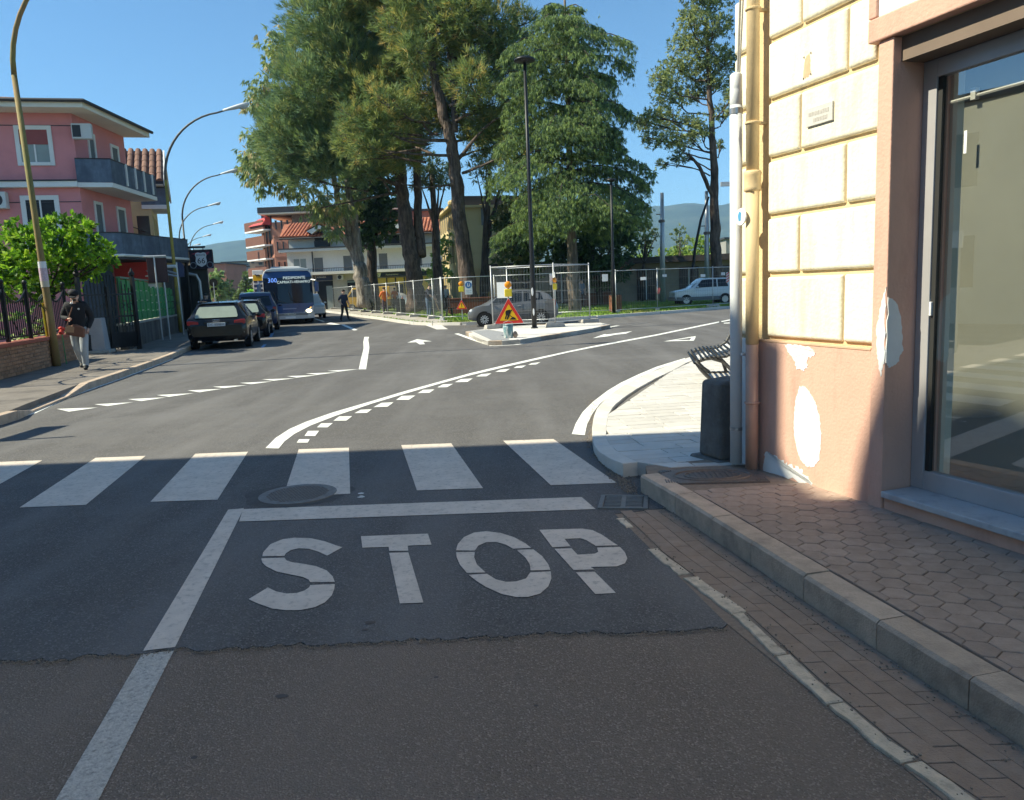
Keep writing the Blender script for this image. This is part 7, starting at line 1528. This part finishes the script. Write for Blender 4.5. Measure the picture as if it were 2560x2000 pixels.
# distant street trees
bush('street_tree','pale green conical street tree before the far brick hall',543,760,105,[(540,700,16),(535,715,20),(548,725,22),(540,740,24),(541,685,10)],[(.08,.11,.045),(.10,.13,.05)],26,7,.55,.2,trunk=.2); bush('cypress_tree','slim dark cypress before the far white hall',574,755,115,[(572,705,6),(573,718,9),(575,735,12),(577,745,13)],DK,40,7,.5,.15,trunk=.2)
bush('cypress_tree','dark bushy cypress beside the fuel station totem',616,755,110,[(617,690,8),(616,705,12),(612,725,16),(620,740,18),(600,740,14)],[(.04,.06,.025),(.06,.08,.03)],36,7,.5,.16,trunk=.2); bush('round_bush','bright green rounded bush beneath the fuel station totem',627,760,78,[(628,735,10),(622,740,8)],[(.10,.22,.03)],60,7,.3,.1,trunk=0,cat='bush')
# invented road sign outside the view, added to cast short shadows near the crossing
rsn = thing('added_shadow_sign','unseen road sign added for the shadow it casts beyond the crossing','signpost',(-8.0,8.75,.0)); MB().tube([(0,0,0),(0,0,2.75)],.03,8).build('post', M_GALV, rsn); MB().box(-.03,.03,-.05,.95,1.9,2.2).build('board', M_SWHT, rsn)
# ======================= people =======================
def person(label, loc, rz, J, cols, h=1.75, group=None, extras=None):
    """J overrides joints; body grown with a skin modifier into one continuous mesh; local -y is the way the person faces"""
    P = dict(pel=(0,0,.95),wai=(0,0,1.08),che=(0,-.01,1.28),nek=(0,-.01,1.46),hed=(0,-.035,1.56),top=(0,-.03,1.68),
             shL=(.17,0,1.40),elL=(.23,.03,1.13),wrL=(.24,-.03,.88),shR=(-.17,0,1.40),elR=(-.23,.03,1.13),wrR=(-.24,-.03,.88),
             hiL=(.09,0,.90),knL=(.10,-.02,.50),anL=(.10,.02,.09),toL=(.11,-.15,.04),hiR=(-.09,0,.90),knR=(-.10,-.02,.50),anR=(-.10,.02,.09),toR=(-.11,-.15,.04)); P.update(J)
    RR = dict(pel=.145,wai=.135,che=.155,nek=.058,hed=.082,top=.080,shL=.085,elL=.055,wrL=.036,shR=.085,elR=.055,wrR=.036,hiL=.105,knL=.070,anL=.048,toL=.040,hiR=.105,knR=.070,anR=.048,toR=.040)
    if 'fat' in cols: 
        for k in cols['fat']: RR[k] *= cols['fat'][k]
    E_ = [('pel','wai','top'),('wai','che','top'),('che','nek','top'),('nek','hed','skin'),('hed','top','skin'),('che','shL','top'),('shL','elL','top'),('elL','wrL',cols.get('fore','top')),('che','shR','top'),('shR','elR','top'),('elR','wrR',cols.get('fore','top')),
          ('pel','hiL','leg'),('hiL','knL','leg'),('knL','anL','leg'),('anL','toL','shoe'),('pel','hiR','leg'),('hiR','knR','leg'),('knR','anR','leg'),('anR','toR','shoe')]
    s = h/1.75; names = list(P); me = bpy.data.meshes.new('skel'); me.from_pydata([tuple(c*s for c in P[k]) for k in names],[(names.index(a),names.index(b)) for a,b,_ in E_],[])
    o = bpy.data.objects.new('skel', me); COL.objects.link(o); sk = o.modifiers.new('skin','SKIN'); 
    if not me.skin_vertices: 
        bpy.context.view_layer.objects.active = o
    sv = me.skin_vertices[0].data if me.skin_vertices else None
    if sv is None: raise RuntimeError('no skin layer')
    for i,k in enumerate(names): sv[i].radius = (RR[k]*s,RR[k]*s*(.78 if k in ('che','wai','pel') else 1)); sv[i].use_root = (k=='pel')
    sb = o.modifiers.new('sub','SUBSURF'); sb.levels = 2; sb.render_levels = 2
    dg = bpy.context.evaluated_depsgraph_get(); m2 = bpy.data.meshes.new_from_object(o.evaluated_get(dg)); bpy.data.objects.remove(o)
    t = thing('person', label, 'person', loc, rz, group)
    slots = ['skin','top','leg','shoe']; m2.materials.clear()
    for k in slots: m2.materials.append(cols[k])
    segs = [(np.array(P[a])*s,np.array(P[b])*s,RR[a]*s,RR[b]*s,slots.index(c)) for a,b,c in E_]
    for p in m2.polygons:
        c = np.array(p.center); best=9
        for a,b,ra,rb,ci in segs:
            ab = b-a; u_ = max(0,min(1,float((c-a)@ab/(ab@ab)))); d = np.linalg.norm(c-a-ab*u_)-(ra+(rb-ra)*u_)
            if d < best: best=d; idx=ci
        p.material_index = idx; p.use_smooth = True
    b_ = bpy.data.objects.new('body', m2); COL.objects.link(b_); b_.parent = t
    hd = Vector(P['hed'])*s; tp = Vector(P['top'])*s; ax = (tp-hd).normalized(); fw = Vector((0,-1,0)); fw = (fw-ax*fw.dot(ax)).normalized(); sd = ax.cross(fw)
    c_ = hd.lerp(tp,.45)
    MB().ball(tuple(c_+fw*.088*s-ax*.01),(.014*s,.018*s,.022*s),8,6).build('nose', cols['skin'], t, smooth=True)
    for k in (1,-1):
        MB().ball(tuple(c_+sd*k*.086*s-ax*.0),(.012*s,.020*s,.030*s),8,6).build('ear', cols['skin'], t, smooth=True); MB().ball(tuple(c_+fw*.078*s+sd*k*.032*s+ax*.022*s),(.012*s,.008*s,.007*s),8,5).build('eye', M_SBLK, t)
    MB().ball(tuple(c_+fw*.080*s-ax*.045*s),(.026*s,.008*s,.006*s),8,5).build('mouth', mat('lip',(.30,.12,.10),.6,.05), t)
    if cols.get('hair'): 
        hb = MB().ball((0,0,0),(.094*s,.100*s,.075*s),14,9); rot = Matrix((sd,-fw,ax)).transposed().to_4x4(); hb.xf(Matrix.Translation(tuple(tp-fw*.012*s-ax*.012*s))@rot); hb.build('hair', cols['hair'], t, smooth=True)
    for k,(e_,w_) in (('L',('elL','wrL')),('R',('elR','wrR'))):
        w = Vector(P[w_])*s; d = (w-Vector(P[e_])*s).normalized(); sdv = d.cross(Vector((0,1,0))); sdv = sdv.normalized() if sdv.length > .1 else Vector((1,0,0)); nn = sdv.cross(d)
        hm = MB(); pc = w+d*.055*s; hm.tube([tuple(w-d*.01),tuple(w+d*.03*s),tuple(w+d*.085*s),tuple(w+d*.10*s)],[.028*s,.036*s,.036*s,.02*s],8,ell=.55)
        for i_,ln in enumerate((.065,.075,.07,.055)):
            b0_ = w+d*.09*s+sdv*(-.027+.018*i_)*s; hm.tube([tuple(b0_),tuple(b0_+d*ln*.55*s-nn*.008*s),tuple(b0_+d*ln*.8*s-nn*.03*s)],[.010*s,.009*s,.006*s],6)
        b0_ = w+d*.03*s+sdv*-.03*s; hm.tube([tuple(b0_),tuple(b0_+d*.03*s-sdv*.025*s),tuple(b0_+d*.06*s-sdv*.028*s-nn*.015*s)],[.012*s,.011*s,.007*s],6)
        hm.build('hand', cols['skin'], t, smooth=True)
    return t
M_SKIN = mat('skin',(.58,.36,.27),.6,.06,20); M_JBLK = mat('black_jacket',(.012,.012,.015),.75,.2,8,.3,30); M_SWEAT = mat('grey_sweatpants',(.36,.39,.42),.9,.10,10,.5,14); M_SHOE = mat('black_shoe',(.015,.015,.016),.6,.1); M_HAIR = mat('dark_hair',(.015,.012,.010),.7,.2,40)
pm = g(212,926,.12)
man = person('man in black jacket and cap with cigarette and brown bag walking on the far pavement',(pm.x,pm.y-.05,.12),rad(18),dict(hed=(.0,-.075,1.555),top=(.0,-.085,1.665),nek=(0,-.03,1.46),elR=(-.27,.02,1.15),wrR=(-.12,-.23,1.13),elL=(.27,.06,1.13),wrL=(.20,-.08,.90),knL=(.09,-.12,.50),anL=(.07,-.06,.10),toL=(.08,-.22,.045),knR=(-.08,.02,.50),anR=(-.05,.28,.16),toR=(-.06,.15,.06)),
   dict(skin=M_SKIN,top=M_JBLK,leg=M_SWEAT,shoe=M_SHOE,hair=None,fat=dict(che=1.22,wai=1.25,pel=1.12,shL=1.2,shR=1.2,elL=1.35,elR=1.35,wrL=1.2,wrR=1.2,hiL=1.1,hiR=1.1,knL=1.2,knR=1.2,anL=1.3,anR=1.3)),1.76)
MB().lathe([(.10,0),(.106,.03),(.10,.075),(.06,.11),(.005,.118)],18).xf(Matrix.Translation((0,-.085,1.635))@Matrix.Rotation(rad(18),4,'X')).build('cap', M_JBLK, man, smooth=True)
MB().prism([(-.075,0),(.075,0),(.06,-.075),(0,-.095),(-.06,-.075)],0,.012,'z').xf(Matrix.Translation((0,-.175,1.60))@Matrix.Rotation(rad(24),4,'X')).build('cap_peak', M_JBLK, man)
MB().ball((0,-.115,1.525),(.050,.042,.028),10,7).build('beard', M_HAIR, man, smooth=True)
for sx in (-1,1): MB().tube([(sx*.05,-.10,1.46),(sx*.13,-.02,1.45)],.02,6).build('collar', M_SWHT if sx<0 else M_JBLK, man)
MB().ball((.08,-.16,1.33),(.022,.008,.022),8,6).build('badge', mat('badge_grey',(.4,.4,.4),.5,.05), man)
MB().tube([(-.015,-.18,1.515),(-.015,-.225,1.45)],.006,6).build('cigarette', M_SWHT, man)
MB().box(-.175,-.06,-.27,-.245,1.10,1.125).build('lighter', M_SRED, man)
bagm = thing('shoulder_bag','brown leather bag held at the hip of the man with the cigarette','bag',(pm.x+.06,pm.y-.28,.12),rad(10)); MB().prism([(-.20,.80),(.16,.72),(.19,.92),(.02,1.02),(-.16,.96)],-.05,.05,'y').build('pouch', mat('brown_leather',(.17,.075,.045),.6,.15,8), bagm, .03); MB().prism([(-.20,.86),(-.02,.84),(.0,.95),(-.10,1.0),(-.17,.96)],-.058,-.051,'y').build('flap', mat('tan_leather',(.42,.24,.13),.6,.12,8), bagm); MB().tube([(-.16,0,.96),(-.10,.05,1.2),(-.04,.10,1.38)],.012,5).build('strap', MATS['brown_leather'], bagm)
M_NAVYC = mat('navy_cloth',(.02,.028,.055),.85,.15,8); M_ORV = mat('orange_vest',(.70,.17,.04),.7,.1,6); M_JEAN = mat('jeans',(.10,.15,.22),.85,.12,8); M_TEE = mat('dark_tee',(.03,.035,.05),.85,.12,8); M_WSH = mat('white_shirt',(.62,.62,.62),.85,.08,8); M_DTR = mat('dark_trousers',(.02,.02,.024),.85,.12,8); M_PURP = mat('purple_grey_trousers',(.10,.08,.10),.85,.12,8)
pc = g(863,803)
person('police officer in navy uniform walking across the road beside the bus',(pc.x,pc.y,0),rad(35),dict(elR=(-.27,.08,1.14),wrR=(-.22,-.12,1.0),wrL=(.30,-.05,.86),knL=(.12,-.06,.5),anL=(.20,-.06,.09),toL=(.22,-.22,.04),knR=(-.12,.02,.5),anR=(-.20,.12,.09),toR=(-.21,-.04,.04)),dict(skin=M_SKIN,top=M_NAVYC,leg=M_DTR,shoe=M_SHOE,hair=M_HAIR,fore='skin'),1.76)
pw = at(963,773,50.5)
person('worker in orange vest seen from behind in the park',(pw.x,50.5,.1),rad(200),dict(elL=(.30,.02,1.16),wrL=(.24,-.16,1.10),elR=(-.30,.02,1.16),wrR=(-.24,-.16,1.10)),dict(skin=M_SKIN,top=M_ORV,leg=M_PURP,shoe=M_SHOE,hair=M_HAIR,fat=dict(che=1.2,wai=1.2)),1.75)
ps = at(1073,787,40.4)
wk = person('worker in dark tee and jeans leaning on a shovel behind the mesh fence',(ps.x,40.4,.1),rad(60),dict(che=(0,-.06,1.27),nek=(0,-.10,1.44),hed=(0,-.14,1.53),top=(0,-.17,1.64),shL=(.17,-.06,1.38),shR=(-.17,-.06,1.38),elR=(-.22,-.24,1.16),wrR=(-.10,-.42,1.0),elL=(.22,-.22,1.14),wrL=(.06,-.46,.86)),dict(skin=M_SKIN,top=M_TEE,leg=M_JEAN,shoe=M_SHOE,hair=M_HAIR,fore='skin'),1.78)
shv = thing('shovel','long-handled shovel held by the worker in jeans','shovel',(ps.x,40.4,.1),rad(60)); MB().tube([(-.10,-.40,1.12),(.02,-.60,.42),(.06,-.68,.16)],.018,6).build('handle', mat('wood_handle',(.40,.27,.14),.7,.1), shv); MB().hexa([(-.05,-.66,.18),(.17,-.70,.18),(.14,-.76,.0),(-.01,-.74,.0)],[(-.05,-.675,.18),(.17,-.715,.18),(.14,-.775,.0),(-.01,-.755,.0)]).build('blade', MATS['steel'], shv)
for lb,px,py,Y,rz,top,leg in (('person in white shirt standing behind the black park bench',1096,758,56,20,M_WSH,M_JEAN),('person in pale top walking near the yellow building corner',1117,755,57,-40,M_WSH,M_DTR),('person in dark clothes standing among the park trees',1112,757,60,70,M_TEE,M_DTR),('person with reddish hair standing on the pavement ahead of the parked estate',521,800,36.0,10,M_TEE,M_DTR),('person in blue top standing behind the cedar trunk',1455,770,47,30,M_JEAN,M_DTR),('passer-by in orange beside the yellow van',988,755,61,10,M_ORV,M_DTR)):
    q = at(px,py,Y); person(lb,(q.x,Y,.1),rad(rz),dict(elR=(-.26,.0,1.14),wrR=(-.22,-.14,1.02)),dict(skin=M_SKIN,top=top,leg=leg,shoe=M_SHOE,hair=M_HAIR,fore='skin'),1.72)
# ======================= air =======================
hz = MB().box(-4200,4200,-200,4200,-3,420).build('haze', None) if False else MB().box(-4200,4200,-200,4200,-3,420)
hm = bpy.data.materials.new('haze_air'); hm.use_nodes = True; N = hm.node_tree.nodes; N.clear(); ho = N.new('ShaderNodeOutputMaterial'); pv = N.new('ShaderNodeVolumePrincipled')
pv.inputs['Color'].default_value = (.36,.62,1.0,1); pv.inputs['Density'].default_value = .00019; pv.inputs['Anisotropy'].default_value = .0
hm.node_tree.links.new(pv.outputs[0], ho.inputs['Volume'])
haze = hz.build('haze', hm); haze['kind'] = 'stuff'
